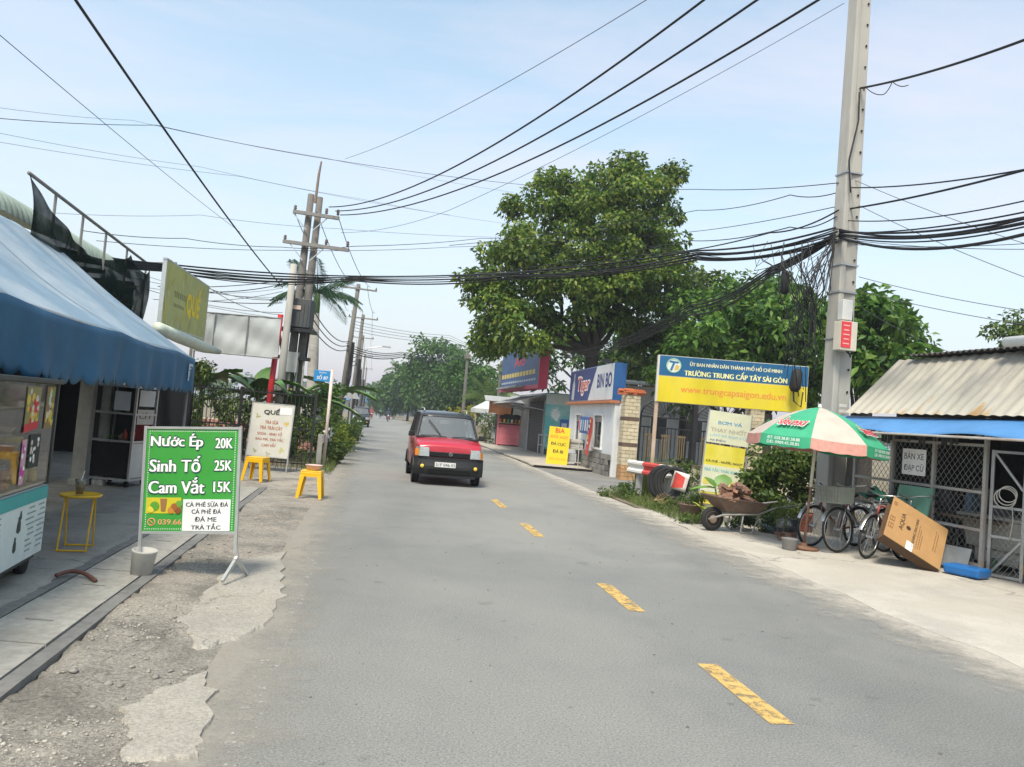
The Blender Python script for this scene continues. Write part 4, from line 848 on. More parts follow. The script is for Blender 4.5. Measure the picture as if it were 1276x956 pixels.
# ---- black fence
fA, fB = Vector((-7.75,17.7,0)), Vector((-4.74,18.25,0)); loc, rz, wd = panel_frame(fA, fB)
fe = thing('fence', 'black metal bar fence behind the white menu board', 'fence', loc, rz)
for x in (-wd/2, -.2, wd/2): q = MB(); q.box((x,0,.93), (.06,.06,1.88)); q.build('post', dark_steel, fe)
for z in (.12,.95,1.78): q = MB(); q.box((0,0,z), (wd-.05,.03,.035)); q.build('rail', dark_steel, fe)
q = MB(); q.box((0,0,.93), (.016,.016,1.76)); q.lathe([(.008,1.81),(.016,1.83),(0,1.88)], 5); fm = q.mesh('bar', dark_steel)
nb = 32
for i in range(1, nb): put(fm, 'bar', fe, (-wd/2+wd*i/nb, -.024, 0))
# scrollwork at the bottom of the fence
for i in range(14):
    q = MB(); q.ring((-wd/2+.12+i*(wd-.2)/14, -.01, .25), .085, .008, 'y', 14, 5); q.build('scroll', dark_steel, fe)
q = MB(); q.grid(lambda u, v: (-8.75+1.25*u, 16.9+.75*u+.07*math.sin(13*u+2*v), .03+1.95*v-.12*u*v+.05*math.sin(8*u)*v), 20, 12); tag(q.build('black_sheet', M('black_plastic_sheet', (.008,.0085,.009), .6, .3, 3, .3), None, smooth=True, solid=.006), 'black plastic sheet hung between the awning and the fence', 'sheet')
# ---- roadside guard rails
def wbeam(name, label, A, B, z, striped, posts=(.15,.85), group='roadside guard rails', end=False):
    A, B = Vector(A), Vector(B); d = B-A; ln = d.length; t = thing(name, label, 'guard rail', (A.x, A.y, 0), math.atan2(d.y, d.x))
    pr_ = [(-.00,.155), (-.05,.12), (-.05,.075), (0,.03), (0,-.03), (-.05,-.075), (-.05,-.12), (0,-.155)]
    n = max(2, int(ln/.5))
    for i in range(n):
        q = MB()
        for x in (ln*i/n, ln*(i+1)/n): q.v += [(x, y, z+zz) for y, zz in pr_]
        q.f = [(j, j+1, 9+j, 8+j) for j in range(7)]
        m = M('rail_white', (.68,.66,.62), .55, .1, dirt=.4, dcol=(.3,.24,.18)) if (i % 2 == 0 or not striped) else M('rail_red', (.52,.06,.05), .5, .1, dirt=.3, dcol=(.35,.2,.17))
        q.build('beam_panel', m, t, solid=.006)
    for u in posts:
        q = MB(); q.box((ln*u,.07,z/2), (.1,.12,z+.1)); q.build('post', M('rail_post_grey', (.35,.35,.34), .7, .1, dirt=.3), t)
    return t
wbeam('guard_rail', 'white steel guard rail at the left roadside by the street name sign', (-4.62,18.7,0), (-5.85,25.2,0), .78, False, (.1,.5,.92))
wl = thing('brick_wall', 'low pink and white brick wall behind the black fence', 'wall', (-8.3,25.2,0), .12)
pinkb = M('pink_brick', (.42,.2,.16), .85, .15, dirt=.3, rnd=.2); brm = MB(); brm.box((0,0,0), (.36,.16,.11)); bme = brm.mesh('brick', pinkb)
q = MB(); q.box((0,.02,.42), (4.2,.13,.84)); q.build('mortar_core', M('mortar_pale', (.55,.52,.48), .9, .1), wl)
for r_ in range(6):
    for k in range(11): put(bme, 'brick', wl, (-2.0+.385*k+(.19 if r_ % 2 else 0), 0, .08+.135*r_))
# ---- billboards and banner
A, B = P(205,322,13.0), P(262,360,16.6)
loc, rz, wd = panel_frame((-6.22,13.0,0), (-6.86,16.4,0))
bb = thing('billboard', 'yellow green cafe billboard with large yellow name above the awning', 'billboard', (loc.x, loc.y, 0), rz+PI*0)
bb.rotation_euler = (0, R(-1.0), rz)
bm_ = M('olive_cream_print', (.36,.39,.13), .5, .12, 2.5, 0, dirt=.6, dcol=(.48,.44,.05), dscale=2.2)
q = MB(); q.box((0,0,3.33), (wd,.06,1.2)); bo = q.build('board', bm_, bb)
for z in (2.78,3.94): q = MB(); q.box((0,0,z), (wd+.05,.07,.03)); q.build('frame_rail', ga, bb)
for x in (-wd/2,wd/2): q = MB(); q.box((x,0,3.36), (.03,.07,1.12)); q.build('frame_post', ga, bb)
for x in (-wd*.35, wd*.3): q = MB(); q.box((x,.06,3.0), (.05,.05,2.0)); q.build('bracket', steel_rail, bb)
text_part(bo, 'QUẾ', (-.1,1.0,3.1,3.75), ink('mustard_ink', (.72,.56,.02)), -.034, bold=.06)
for k, (a, b_, z) in enumerate(((-1.05,-.1,3.42), (-1.05,-.25,3.22))):
    q = MB()
    for j in range(7): q.box((a+(b_-a)*j/7+.05, -.033, z), ((b_-a)/7*.55,.003,.11 if k == 0 else .06))
    q.build('print_line', ink('olive_brown_ink', (.24,.24,.10)), bo)
rr = random.Random(9)
for k in range(46):
    x = rr.uniform(-wd/2+.1, wd/2-.1); z = rr.choice([rr.uniform(2.82,3.05), rr.uniform(3.6,3.9)]) if abs(x) < wd*.36 else rr.uniform(2.85,3.9)
    a = rr.uniform(.6, 2.5); l = rr.uniform(.15,.34); d = Vector((math.cos(a)*l,0,math.sin(a)*l)); s = Vector((-d.z,0,d.x))*.14; p = Vector((x,-.0315-.0001*k,z-l*.4))
    q = MB(); q.add([p, p+d*.5+s, p+d, p+d*.5-s], [(0,1,2,3)]); q.build('leaf_print', ink('leaf_print_%d' % (k % 3), [(.5,.44,.08), (.42,.42,.15), (.52,.5,.3)][k % 3]), bo)
q = MB(); c1, c2 = Vector((-6.05,12.6,2.66)), Vector((-6.72,17.0,2.60))
q.tube([c1, c1.lerp(c2,.3)+Vector((0,0,-.02)), c1.lerp(c2,.7)+Vector((0,0,-.03)), c2], [.1,.115,.115,.06], 14); tag(q.build('rolled_awning', M('pale_roll_canvas', (.48,.53,.45), .6, .1, 5, .1, dirt=.3, dcol=(.3,.33,.28)), None, smooth=True), 'pale rolled up canvas awning hanging under the cafe billboard', 'awning')
bn = thing('banner', 'silver grey banner backing stretched on a pipe frame beside red pole', 'banner', (-7.1,19.1,0), R(1))
silver = M('silver_tarp', (.46,.475,.46), .4, .1, 1.4, .35, metal=.15, dirt=.25, dcol=(.35,.37,.36))
rr = random.Random(4)
for k in range(3):
    xa, xb = [-1.08,-.62,.22,1.05][k], [-1.08,-.62,.22,1.05][k+1]
    q = MB(); q.grid(lambda u, v: (xa+(xb-xa)*u, .03*math.sin(4*(u*.6+v*1.3)+k*2.6)*math.sin(PI*v)+.006*math.sin(13*u-9*v+k), 2.72+.98*v-.05*math.sin(PI*u)*(1-v)), 18, 14); q.build('cloth_panel', silver, bn, smooth=True)
for z in (3.71,): q = MB(); q.tube([(-1.1,0,z),(1.08,0,z)], .016, 6); q.build('top_pipe', steel_rail, bn)
q = MB(); q.tube([(-1.1,0,2.70),(1.08,0,2.67)], .014, 6); q.build('bottom_pipe', steel_rail, bn)
for x in (-.62,.22): q = MB(); q.tube([(x,-.025,2.66),(x,-.025,3.72)], .018, 6); q.build('batten', steel_rail, bn)
for x in (-1.09,): q = MB(); q.tube([(x,.02,0),(x,.02,3.72)], .025, 6); q.build('post', steel_rail, bn)
q = MB(); q.tube([(0,0,0),(.03,0,1.9),(.1,0,3.85)], [.075,.075,.07], 14); o = q.build('red_pole', M('red_pole_paint', (.42,.015,.02), .45, .1, dirt=.2, dcol=(.25,.02,.02)), None, smooth=True); o.location = (-6.28,19.45,0); tag(o, 'bright red round post beside the silver banner', 'post')
# ---- street name sign
sn = thing('street_name_sign', 'small blue street name plate on a pale post at the fence corner', 'sign', (-4.62,19.0,0), R(3))
q = MB(); q.tube([(.03,0,0),(.03,0,2.5)], .04, 10); q.build('post', M('post_pinkish_white', (.6,.52,.48), .6, .1, dirt=.4, dcol=(.4,.2,.12)), sn, smooth=True)
q = MB(); q.box((-.2,0,2.32), (.44,.02,.28)); pl = q.build('plate', ink('sign_blue', (.02,.22,.50)), sn, bevel=.005)
text_part(pl, 'ĐƯỜNG', (-.29,-.11,2.385,2.43), white_ink, -.0125, bold=.01); text_part(pl, 'SỐ 87', (-.34,-.06,2.23,2.36), white_ink, -.0125, bold=.02)
# ================================================================== RIGHT SIDE
# ---- bicycle shed
SR = thing('bicycle_shed', 'bicycle repair shed with rust stained corrugated roof at right edge', 'shed', (5.97,12.8,0), R(-165))
rustm = bpy.data.materials.new('rust_stained_sheet'); rustm.use_nodes = True; t = rustm.node_tree; N = t.nodes; L = t.links.new
b = N['Principled BSDF']; b.inputs['Roughness'].default_value = .7
tc_ = N.new('ShaderNodeTexCoord'); mp_ = N.new('ShaderNodeMapping'); mp_.inputs['Scale'].default_value = (.5,2.6,.5); L(tc_.outputs['Object'], mp_.inputs[0])
n1 = N.new('ShaderNodeTexNoise'); n1.inputs['Scale'].default_value = 1.0; n1.inputs['Detail'].default_value = 7; n1.inputs['Roughness'].default_value = .7; L(mp_.outputs[0], n1.inputs['Vector'])
n2 = N.new('ShaderNodeTexNoise'); n2.inputs['Scale'].default_value = 1.6; n2.inputs['Detail'].default_value = 6; L(tc_.outputs['Object'], n2.inputs['Vector'])
sx_ = N.new('ShaderNodeSeparateXYZ'); L(tc_.outputs['Object'], sx_.inputs[0])
g1 = N.new('ShaderNodeMapRange'); g1.inputs[1].default_value = 2.75; g1.inputs[2].default_value = 2.2; g1.inputs[3].default_value = -.14; g1.inputs[4].default_value = .13; L(sx_.outputs['Z'], g1.inputs[0])
ad_ = N.new('ShaderNodeMath'); L(n1.outputs['Fac'], ad_.inputs[0]); L(g1.outputs[0], ad_.inputs[1])
cr = N.new('ShaderNodeValToRGB'); L(ad_.outputs[0], cr.inputs[0]); e = cr.color_ramp.elements
e[0].position = .30; e[0].color = (.25,.235,.205,1); e[1].position = .44; e[1].color = (.38,.35,.285,1)
for p_, c_ in ((.62,(.43,.40,.335,1)), (.72,(.36,.24,.11,1)), (.82,(.25,.12,.05,1))): x_ = e.new(p_); x_.color = c_
L(cr.outputs[0], b.inputs['Base Color'])
def steep(s): return (.18-1.05*s, 2.2+1.02*s, .7, .71)
q = corr(6.6, [0,.1,.25,.5,.75,1], steep, .19, .011, 6); q.v = [(x, y-.12, z) for x, y, z in q.v]; q.build('roof_sheet', rustm, SR, smooth=True)
def flat(s): return (-.72-3.0*s, 3.26+.22*s, 0, 1)
dkroof = M('dark_sheet', (.05,.048,.045), .7, .25, dirt=.5, dcol=(.12,.07,.04))
q = corr(6.0, [0,.5,1], flat, .11, .02, 4); q.v = [(x, y+.25, z+.0) for x, y, z in q.v]; q.build('upper_roof', dkroof, SR, solid=.01)
q = MB(); q.tube([(-.62,2.2,3.33),(-.62,6.4,3.35)], .075, 12); q.build('white_pipe', white_paint, SR, smooth=True)
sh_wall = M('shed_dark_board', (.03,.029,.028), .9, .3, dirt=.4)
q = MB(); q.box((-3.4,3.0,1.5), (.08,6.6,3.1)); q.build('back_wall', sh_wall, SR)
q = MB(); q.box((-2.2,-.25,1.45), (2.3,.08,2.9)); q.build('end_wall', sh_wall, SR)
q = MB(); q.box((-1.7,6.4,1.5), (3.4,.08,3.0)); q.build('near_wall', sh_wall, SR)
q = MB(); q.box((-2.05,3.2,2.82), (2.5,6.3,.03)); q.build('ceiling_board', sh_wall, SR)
rpost = M('rusty_white_angle', (.42,.41,.39), .6, .12, 6, .1, dirt=.75, dcol=(.22,.11,.05), dscale=3)
FL = 2.547
for y in (0.0,.84,1.66,FL): q = MB(); q.box((0,y,1.09 if y < FL else 1.1), (.05,.05,2.15)); q.build('fence_post', rpost, SR)
for z in (.14,.62,1.14,1.79): 
    for ya, yb in ((.03,.81),(.87,1.63),(1.69,FL-.03)): q = MB(); q.box((.004,(ya+yb)/2,z), (.035,yb-ya,.04)); q.build('fence_rail', rpost, SR)
wire = M('chain_link_wire', (.30,.30,.29), .5, .1, metal=.5, dirt=.3)
q = MB(); pt = .095
for k in range(-20, 46):
    for sgn in (1, -1):
        ya = k*pt; pts = []
        # clip the diagonal to the panel
        za, zb = .14, 1.79
        t0, t1 = za, zb
        y_at = (lambda z: ya+sgn*(z-za)*.8) if sgn > 0 else (lambda z: ya+1.5-(z-za)*.8)
        zs = [za+(zb-za)*i/24 for i in range(25)]; ok = [z for z in zs if 0 <= y_at(z) <= FL]
        if len(ok) > 1: q.bar((.0+.004*sgn, y_at(ok[0]), ok[0]), (.0+.004*sgn, y_at(ok[-1]), ok[-1]), .005)
q.build('wire_mesh', wire, SR)
# open gate leaf beyond the last post
gl_ = thing('gate_leaf', 'narrow grey pipe gate leaf with diagonal brace and hanging wire loop', 'gate', (6.66,10.28,.02), R(-52))
for x in (.03,.42): q = MB(); q.box((x,0,.86), (.04,.04,1.72)); q.build('stile', galv, gl_)
for z in (.03,.55,.95,1.70): q = MB(); q.box((.225,0,z), (.35,.035,.035)); q.build('rail', galv, gl_)
q = MB(); q.bar((.05,0,.05), (.40,0,.52), .03); q.build('brace', galv, gl_)
q = MB(); q.bar((.05,0,1.68), (.40,0,1.2), .03); q.build('brace', galv, gl_)
q = MB()
for k in range(-5, 12):
    for sgn in (1, -1):
        f_ = (lambda z: .05+k*.07+(z-.05)*.7*1) if sgn > 0 else (lambda z: .05+k*.07+.7-(z-.05)*.7)
        ok = [z for z in [.05+.9*i/18 for i in range(19)] if .05 <= f_(z) <= .40]
        if len(ok) > 1: q.bar((f_(ok[0]),.004*sgn,ok[0]), (f_(ok[-1]),.004*sgn,ok[-1]), .005)
q.build('wire_mesh', wire, gl_)
q = MB()
for k in range(3): q.ring((.2+.02*k,-.04-.008*k,1.08+.03*k), .13-.012*k, .007, 'y', 24, 5)
q.tube([(.29,-.05,1.0),(.31,-.05,.8),(.29,-.05,.62),(.27,-.05,.52)], .006, 5); q.build('wire_loop', M('pale_wire', (.55,.54,.5), .5), gl_, smooth=True)
# blue tarp over the fence
bt = thing('tarp_awning', 'bright blue tarpaulin canopy over the bicycle shed fence', 'awning', (5.97,12.8,0), R(-165))
bl = M('bright_blue_tarp', (.07,.21,.44), .45, .12, 3, .15, dirt=.3, dcol=(.12,.3,.6))
q = MB(); q.grid(lambda u, v: (.05+.62*v, -.55+6.8*u, 2.16-.27*v-.03*math.sin(u*22)*v-.02*math.sin(PI*v)*math.sin(u*9)), 50, 8); q.build('sheet', bl, bt, smooth=True, solid=.006)
for y in (-.45,1.2,2.9,4.6): q = MB(); q.tube([(.0,y,2.12),(.66,y,1.86)], .016, 6); q.build('rib', rpost, bt)
q = MB(); q.tube([(.67,-.6,1.87),(.67,6.2,1.87)], .018, 6); q.build('front_pipe', rpost, bt)
rr = random.Random(2)
for k in range(22): y = rr.uniform(-.2,2.4); q = MB(); q.box((.25+.1*rr.random(), y, 1.80+.1*rr.random()), (.02,.04,.16*rr.random()+.08)); q.build('hanging_tag', M('dark_clutter', (.06,.06,.06), .8), bt)
# paper sign
ps = thing('paper_sign', 'hand lettered white paper sign tied to the wire mesh fence', 'sign', (5.97,12.8,0), R(-75))
q = MB(); q.box((1.32,-.045,1.47), (.46,.006,.40)); o = q.build('sheet', ink('paper_bright', (.88,.88,.87)), ps)
text_part(o, 'BÁN XE', (1.13,1.51,1.51,1.63), ink('marker_black', (.03,.03,.035)), -.0495, bold=-.01); text_part(o, 'ĐẠP CŨ', (1.13,1.51,1.31,1.45), ink('marker_black', (.03,.03,.035)), -.0495, bold=-.01)
# bicycles and clutter stored behind the mesh
STORE = [((6.9,12.2),(-.3,-1)), ((7.3,11.5),(.1,-1)), ((7.0,11.2),(-.5,-.9)), ((7.9,10.2),(-.2,-1))]
rr = random.Random(44)
for k in range(16):
    q = MB(); w_ = rr.uniform(.1,.35); h_ = rr.uniform(.1,.4); q.box((0,0,h_/2), (w_,rr.uniform(.1,.3),h_), taper=(rr.uniform(.6,1.1),)*2); o = q.build('stored_box', M('clutter_%d' % (k % 6), [(.3,.28,.25),(.12,.2,.3),(.3,.12,.08),(.1,.18,.1),(.4,.38,.3),(.08,.08,.09)][k % 6], .7, .2, dirt=.4), None, bevel=.015)
    yy = .25+2.1*rr.random(); xx = -.35-.8*rr.random(); p = Matrix.Rotation(R(-165),3,'Z') @ Vector((xx,yy,0)); o.location = Vector((5.97,12.8,rr.choice([.02,.02,.75])))+p; o.rotation_euler = (0,0,rr.uniform(0,3)); tag(o, 'small dusty box or can stored behind the shed mesh', 'box', 'clutter stored behind the mesh')
q = MB(); q.box((-.8,1.3,.72), (1.0,2.3,.04)); q.build('work_bench', M('bench_wood', (.2,.15,.1), .8, .2, dirt=.3), SR)
# things in the dark of the shed
q = MB(); q.box((0,0,.5), (.9,.5,.42), taper=(1.15,1.2)); q.box((0,0,.74), (1.15,.68,.05)); q.box((0,0,.2), (.7,.4,.24)); o = q.build('white_chest', M('stained_cream_plastic', (.5,.48,.42), .6, .1, dirt=.4, dcol=(.3,.25,.18)), None, bevel=.02); o.location = (7.35,10.9,.03); o.rotation_euler = (0,0,R(-70)); tag(o, 'dirty cream plastic chest standing inside the shed gate', 'chest')
q = MB(); q.lathe([(0,-.16),(.13,-.16),(.17,-.12),(.18,-.05),(.18,.05),(.17,.12),(.13,.16),(0,.16)], 24, mat=Matrix.Rotation(PI/2, 4, 'X')); o = q.build('metal_drum', M('ochre_drum', (.42,.24,.03), .5, .15, 5, dirt=.6, dcol=(.1,.05,.03)), None, smooth=True); o.location = (7.12,9.98,.2); o.rotation_euler = (0,0,R(-25)); tag(o, 'ochre and brown round drum on the ground at right edge', 'drum')
def wheel_mesh(rad):
    a = MB(); a.ring((0,0,0), rad-.017, .018, 'x', 36, 8); b_ = MB(); b_.ring((0,0,0), rad-.045, .011, 'x', 36, 6)
    c_ = MB()
    for k in range(24): an = 2*PI*k/24; s = .025 if k % 2 else -.025; c_.bar((s, .012*math.cos(an+1.3), .012*math.sin(an+1.3)), (0, (rad-.05)*math.cos(an), (rad-.05)*math.sin(an)), .0035)
    c_.tube([(-.05,0,0),(.05,0,0)], .02, 8)
    return a.mesh('tyre', black_rubber, True), b_.mesh('rim', chrome, True), c_.mesh('spokes', chrome)
WM = wheel_mesh(.33)
def bicycle(label, front, heading, fm, basket=False, lean=0, scale=1):
    h = Vector((heading[0], heading[1], 0)).normalized(); rz = math.atan2(h.x, -h.y); c = Vector((front[0], front[1], .014))-h*.53
    t = thing('bicycle', label, 'bicycle', c, 0, 'old bicycles parked by the shed', (0, lean, rz), scale)
    for y in (-.53,.53):
        w_ = put(WM[0], 'wheel', t, (0,y,.33)); put(WM[1], 'rim', w_); put(WM[2], 'spokes', w_)
    q = MB(); bb_ = (0,.1,.28); st_ = (0,.24,.72); hd, hb = (0,-.36,.80), (0,-.40,.66)
    for a, c2, r_ in ((bb_,st_,.016), (bb_,hb,.019), (st_,hd,.016), (hd,hb,.02), (st_,(.045,.53,.33),.009), (st_,(-.045,.53,.33),.009), (bb_,(.045,.53,.33),.011), (bb_,(-.045,.53,.33),.011)): q.tube([a,c2], r_, 7)
    q.build('frame', fm, t, smooth=True)
    q = MB()
    for s in (-1, 1): q.tube([(s*.02,-.40,.67),(s*.045,-.43,.58),(s*.05,-.53,.33)], .011, 7)
    q.build('fork', chrome, t, smooth=True)
    q = MB(); q.tube([(0,-.37,.8),(0,-.345,.93)], .013, 7); q.tube([(-.27,-.12,.95),(-.25,-.25,.99),(-.1,-.36,.97),(0,-.37,.95),(.1,-.36,.97),(.25,-.25,.99),(.27,-.12,.95)], .011, 7); q.build('handlebar', chrome, t, smooth=True)
    for s in (-1, 1): q = MB(); q.tube([(s*.265,-.17,.962),(s*.27,-.10,.945)], .017, 7); q.build('grip', black_rubber, t)
    q = MB(); q.tube([(0,.24,.7),(0,.27,.84)], .013, 7); q.build('seat_post', chrome, t)
    q = MB(); q.add([(-.09,.38,.86),(.09,.38,.86),(.10,.28,.87),(.03,.1,.855),(-.03,.1,.855),(-.10,.28,.87),(-.06,.36,.81),(.06,.36,.81),(.02,.12,.82),(-.02,.12,.82)], [(0,1,2,3,4,5),(6,7,8,9),(0,1,7,6),(1,2,7),(2,3,8,7),(3,4,9,8),(4,5,9),(5,0,6),(5,6,9)]); q.build('saddle', M('saddle_black', (.02,.018,.017), .6), t, bevel=.01)
    for y, a0, a1 in ((-.53,R(20),R(150)), (.53,R(20),R(175))):
        q = MB(); n = 16
        for i in range(n+1):
            a = a0+(a1-a0)*i/n
            for x in (-.028,0,.028): rr_ = .365-(.012 if x else 0); q.v.append((x, y+(-1 if y < 0 else 1)*-rr_*math.cos(a)*(-1), .33+rr_*math.sin(a)))
        q.f = [(3*i+j,3*i+j+1,3*i+4+j,3*i+3+j) for i in range(n) for j in range(2)]; q.build('mudguard', chrome, t, smooth=True)
    q = MB(); q.ring(bb_, .09, .008, 'x', 20, 5); q.box((.06,.1,.20), (.02,.03,.17)); q.box((-.06,.1,.36), (.02,.03,.17)); q.box((.11,.1,.12), (.08,.06,.02)); q.box((-.11,.1,.44), (.08,.06,.02)); q.build('crank', chrome, t)
    q = MB(); q.bar((-.06,.5,.4),(-.06,.78,.72),.01); q.bar((.06,.5,.4),(.06,.78,.72),.01); q.box((0,.6,.72), (.13,.36,.012)); q.build('rear_rack', chrome, t)
    if basket:
        q = MB(); q.box((0,-.56,.83), (.34,.28,.24), taper=(1.12,1.12)); bo = q.build('basket', M('basket_grey_green', (.33,.35,.29), .7, .15, dirt=.3), t)
        q = MB()
        for k in range(9): q.bar((-.18+.045*k,-.725,.715),(-.20+.05*k,-.735,.96), .006)
        for z in (.76,.82,.88,.94): q.bar((-.2,-.73,z),(.2,-.73,z), .006)
        q.build('basket_wires', wire, bo)
    return t
HD = (-.88,-.47)
bicycle('old bicycle half behind the umbrella pole, leftmost of the row', (4.86,11.78), HD, M('frame_brown_red', (.2,.04,.03), .5, .1), False, R(4))
bicycle('old bicycle with a grey green front basket', (5.12,11.36), HD, M('frame_grey', (.18,.19,.2), .5, .1), True, R(-3), 1.04)
bicycle('old bicycle with dull red frame right beside the leaning carton', (5.36,10.98), (-.78,-.62), M('frame_dull_red', (.28,.06,.05), .5, .1), False, R(5), .98)
bicycle('old dark bicycle mostly hidden behind the leaning carton', (5.95,11.05), HD, M('frame_dark_blue', (.03,.04,.08), .5, .1), False, R(-4), .98)
bicycle('spare bicycle stored behind the mesh nearest the parasol', STORE[0][0], STORE[0][1], M('frame_green', (.05,.15,.1), .5, .1), True)
bicycle('spare bicycle stored behind the mesh near the gate post', STORE[1][0], STORE[1][1], M('frame_silver', (.35,.35,.36), .5, .1), False, R(6))
# carton
TL, TR, BR, BL = P(1117,621,10.72), P(1185,662,10.62), P(1167,709,10.25), P(1098,663,10.32)
ex = ((TR-TL)+(BR-BL)).normalized(); ez = ((TL-BL)+(TR-BR)); ez = (ez-ex*ez.dot(ex)).normalized(); ey = ez.cross(ex); cw, ch = ((TR-TL).length+(BR-BL).length)/2, ((TL-BL).length+(TR-BR).length)/2
ctr = (TL+TR+BR+BL)/4
ct = thing('cardboard_carton', 'flattened brown appliance carton leaning against the bicycles', 'carton', ctr); ct.rotation_euler = Matrix((ex,ey,ez)).transposed().to_euler()
cardb = M('brown_cardboard', (.38,.22,.09), .85, .1, 5, .12, dirt=.4, dcol=(.27,.15,.07), dscale=3); cin = ink('carton_print_dark', (.05,.03,.02)); cin2 = ink('carton_print_brown', (.22,.11,.04))
q = MB(); q.box((0,.0,0), (cw,.012,ch)); fc_ = q.build('front_sheet', cardb, ct, bevel=.003)
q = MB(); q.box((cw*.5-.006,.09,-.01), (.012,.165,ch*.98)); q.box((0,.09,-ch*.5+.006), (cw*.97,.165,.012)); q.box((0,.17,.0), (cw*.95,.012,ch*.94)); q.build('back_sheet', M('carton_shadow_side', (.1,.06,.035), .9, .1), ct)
mrot = Matrix.Translation((-cw*.5,0,-ch*.5)) @ Matrix(((0,0,-1,0),(0,1,0,0),(1,0,0,0),(0,0,0,1)))
# text runs up the left edge: local text x -> panel +z, text up -> panel -x
def ctext(s, a, b_, u0_, u1_, m, bold=.02): text_part(fc_, s, (a*ch, b_*ch, -u1_*cw, -u0_*cw), m, -.0085, mat3=mrot, bold=bold)
ctext('AQUA', .33, .74, .20, .285, cin, .03); ctext('WASHING MACHINE', .10, .80, .455, .50, cin, .02)
for (a, b_, u) in ((.12,.7,.54), (.12,.62,.575), (.15,.5,.61), (.3,.8,.82), (.3,.75,.86)):
    q = MB(); x = 0
    for j in range(9): q.box(((u-.5)*cw, -.0075, (a+(b_-a)*(j+.5)/9-.5)*ch), (.012,.002,(b_-a)*ch/9*.7))
    q.build('print_line', cin2, fc_)
for (u, v_, s) in ((.07,.30,.09), (.07,.47,.09), (.06,.85,.06)):
    q = MB()
    for k in (-1,1): q.box(((u-.5)*cw+k*s*.35, -.0075, (v_-.5)*ch), (.01,.002,s)); q.box(((u-.5)*cw, -.0075, (v_-.5)*ch+k*s*.4), (s*.6,.002,.012))
    q.box(((u-.5)*cw, -.0075, (v_-.5)*ch), (.012,.002,s*.6)); q.build('handling_symbol', cin2, fc_)
q = MB(); q.lathe([(0,0),(.035,0),(0,.001)], 12, mat=Matrix.Translation(((.36-.5)*cw,-.0075,(.47-.5)*ch)) @ Matrix.Rotation(PI/2,4,'X')); q.build('emblem', cin, fc_)
q = MB(); q.box(((.44-.5)*cw,-.0078,(.09-.5)*ch), (.10,.002,.14)); q.build('white_label', ink('paper_white', (.78,.78,.76)), fc_)
# clutter by the fence
q = MB(); q.box((0,0,.25), (.62,.03,.5)); o = q.build('green_board', M('faded_green_board', (.16,.36,.27), .7, .12, dirt=.3), None); o.location = (6.12,11.3,.62); o.rotation_euler = (R(-14),0,R(-72)); tag(o, 'faded green board leaning on the wire fence behind the carton', 'board')
q = MB(); q.grid(lambda u, v: ((u-.5)*.62*(1-.2*v), (v-.5)*.34+.05*math.sin(5*u), .30+.16*math.sin(PI*u)*math.sin(PI*min(1,v*1.3))+.03*math.sin(13*u+7*v)), 16, 12); o = q.build('green_cloth', M('dark_green_plastic_cloth', (.03,.17,.11), .55, .2), None, smooth=True, solid=.01); o.location = (5.95,11.95,.55); o.rotation_euler = (0,0,R(-70)); tag(o, 'crumpled dark green cloth bundle behind the bicycle saddles', 'cloth')
q = MB(); q.box((0,0,.07), (.46,.30,.13), taper=(1.08,1.08)); o = q.build('blue_basin', M('blue_basin_plastic', (.015,.13,.38), .4, .1, dirt=.2), None, bevel=.03); o.location = (6.3,10.12,.02); o.rotation_euler = (0,0,R(-60)); tag(o, 'low blue plastic basin on the ground by the gate post', 'basin')
q = MB(); q.box((0,0,.15), (.42,.015,.3)); o = q.build('metal_sheet', M('galv_sheet', (.4,.42,.43), .45, .12, metal=.4, dirt=.3), None); o.location = (6.36,10.55,.06); o.rotation_euler = (R(-18),0,R(-68)); tag(o, 'grey metal sheet propped low against the fence above blue basin', 'sheet')
for k in range(9):
    q = MB(); q.ring((0,0,0), .3, .02, 'x', 26, 6); o = q.build('hanging_rim', M('rim_dark', (.12,.12,.12), .5, .1, metal=.5), None, smooth=True); o.location = (7.5+.22*(k % 3), 8.6+.55*(k//3)+.1*k % 3, 1.35+.12*(k % 2)); o.rotation_euler = (0,.1*k,R(-60+9*k)); tag(o, 'bare bicycle wheel rim hanging in the dark shed', 'rim', 'bicycle rims hanging inside the shed')
# ---- umbrella
um = thing('parasol', 'faded green and pink beer garden style parasol with round base', 'parasol', (4.63,11.45,.012), R(8), None, (0, R(3.2), R(8)))
um['label'] = 'faded green and cream parasol with red lettering on a wooden base'
q = MB(); q.tube([(0,0,.03),(0,0,1.1)], .019, 10); q.build('lower_pole', M('pole_rust', (.24,.13,.09), .7, .2), um, smooth=True)
q = MB(); q.tube([(0,0,.95),(0,0,2.2)], .024, 10); q.build('upper_pole', M('pole_cream', (.6,.57,.52), .6, .1, dirt=.4, dcol=(.3,.22,.16)), um, smooth=True)
q = MB(); q.lathe([(0,0),(.2,0),(.215,.02),(.21,.05),(.05,.055),(.045,.1),(0,.1)], 26); q.build('base', M('base_brown', (.2,.1,.06), .8, .2, dirt=.4, dcol=(.3,.25,.2)), um, smooth=True)
ug, uc, upk = M('parasol_green', (.04,.33,.17), .55, .12, 5, .05, dirt=.2, dcol=(.15,.42,.28)), M('parasol_cream', (.50,.42,.36), .6, .12, 4, .05, dirt=.35, dcol=(.55,.32,.26)), M('parasol_pink', (.55,.25,.20), .6, .2, 9, .05, dirt=.5, dcol=(.62,.42,.36))
RU, ZR, ZT = 1.0, 1.66, 2.18; ns = 8
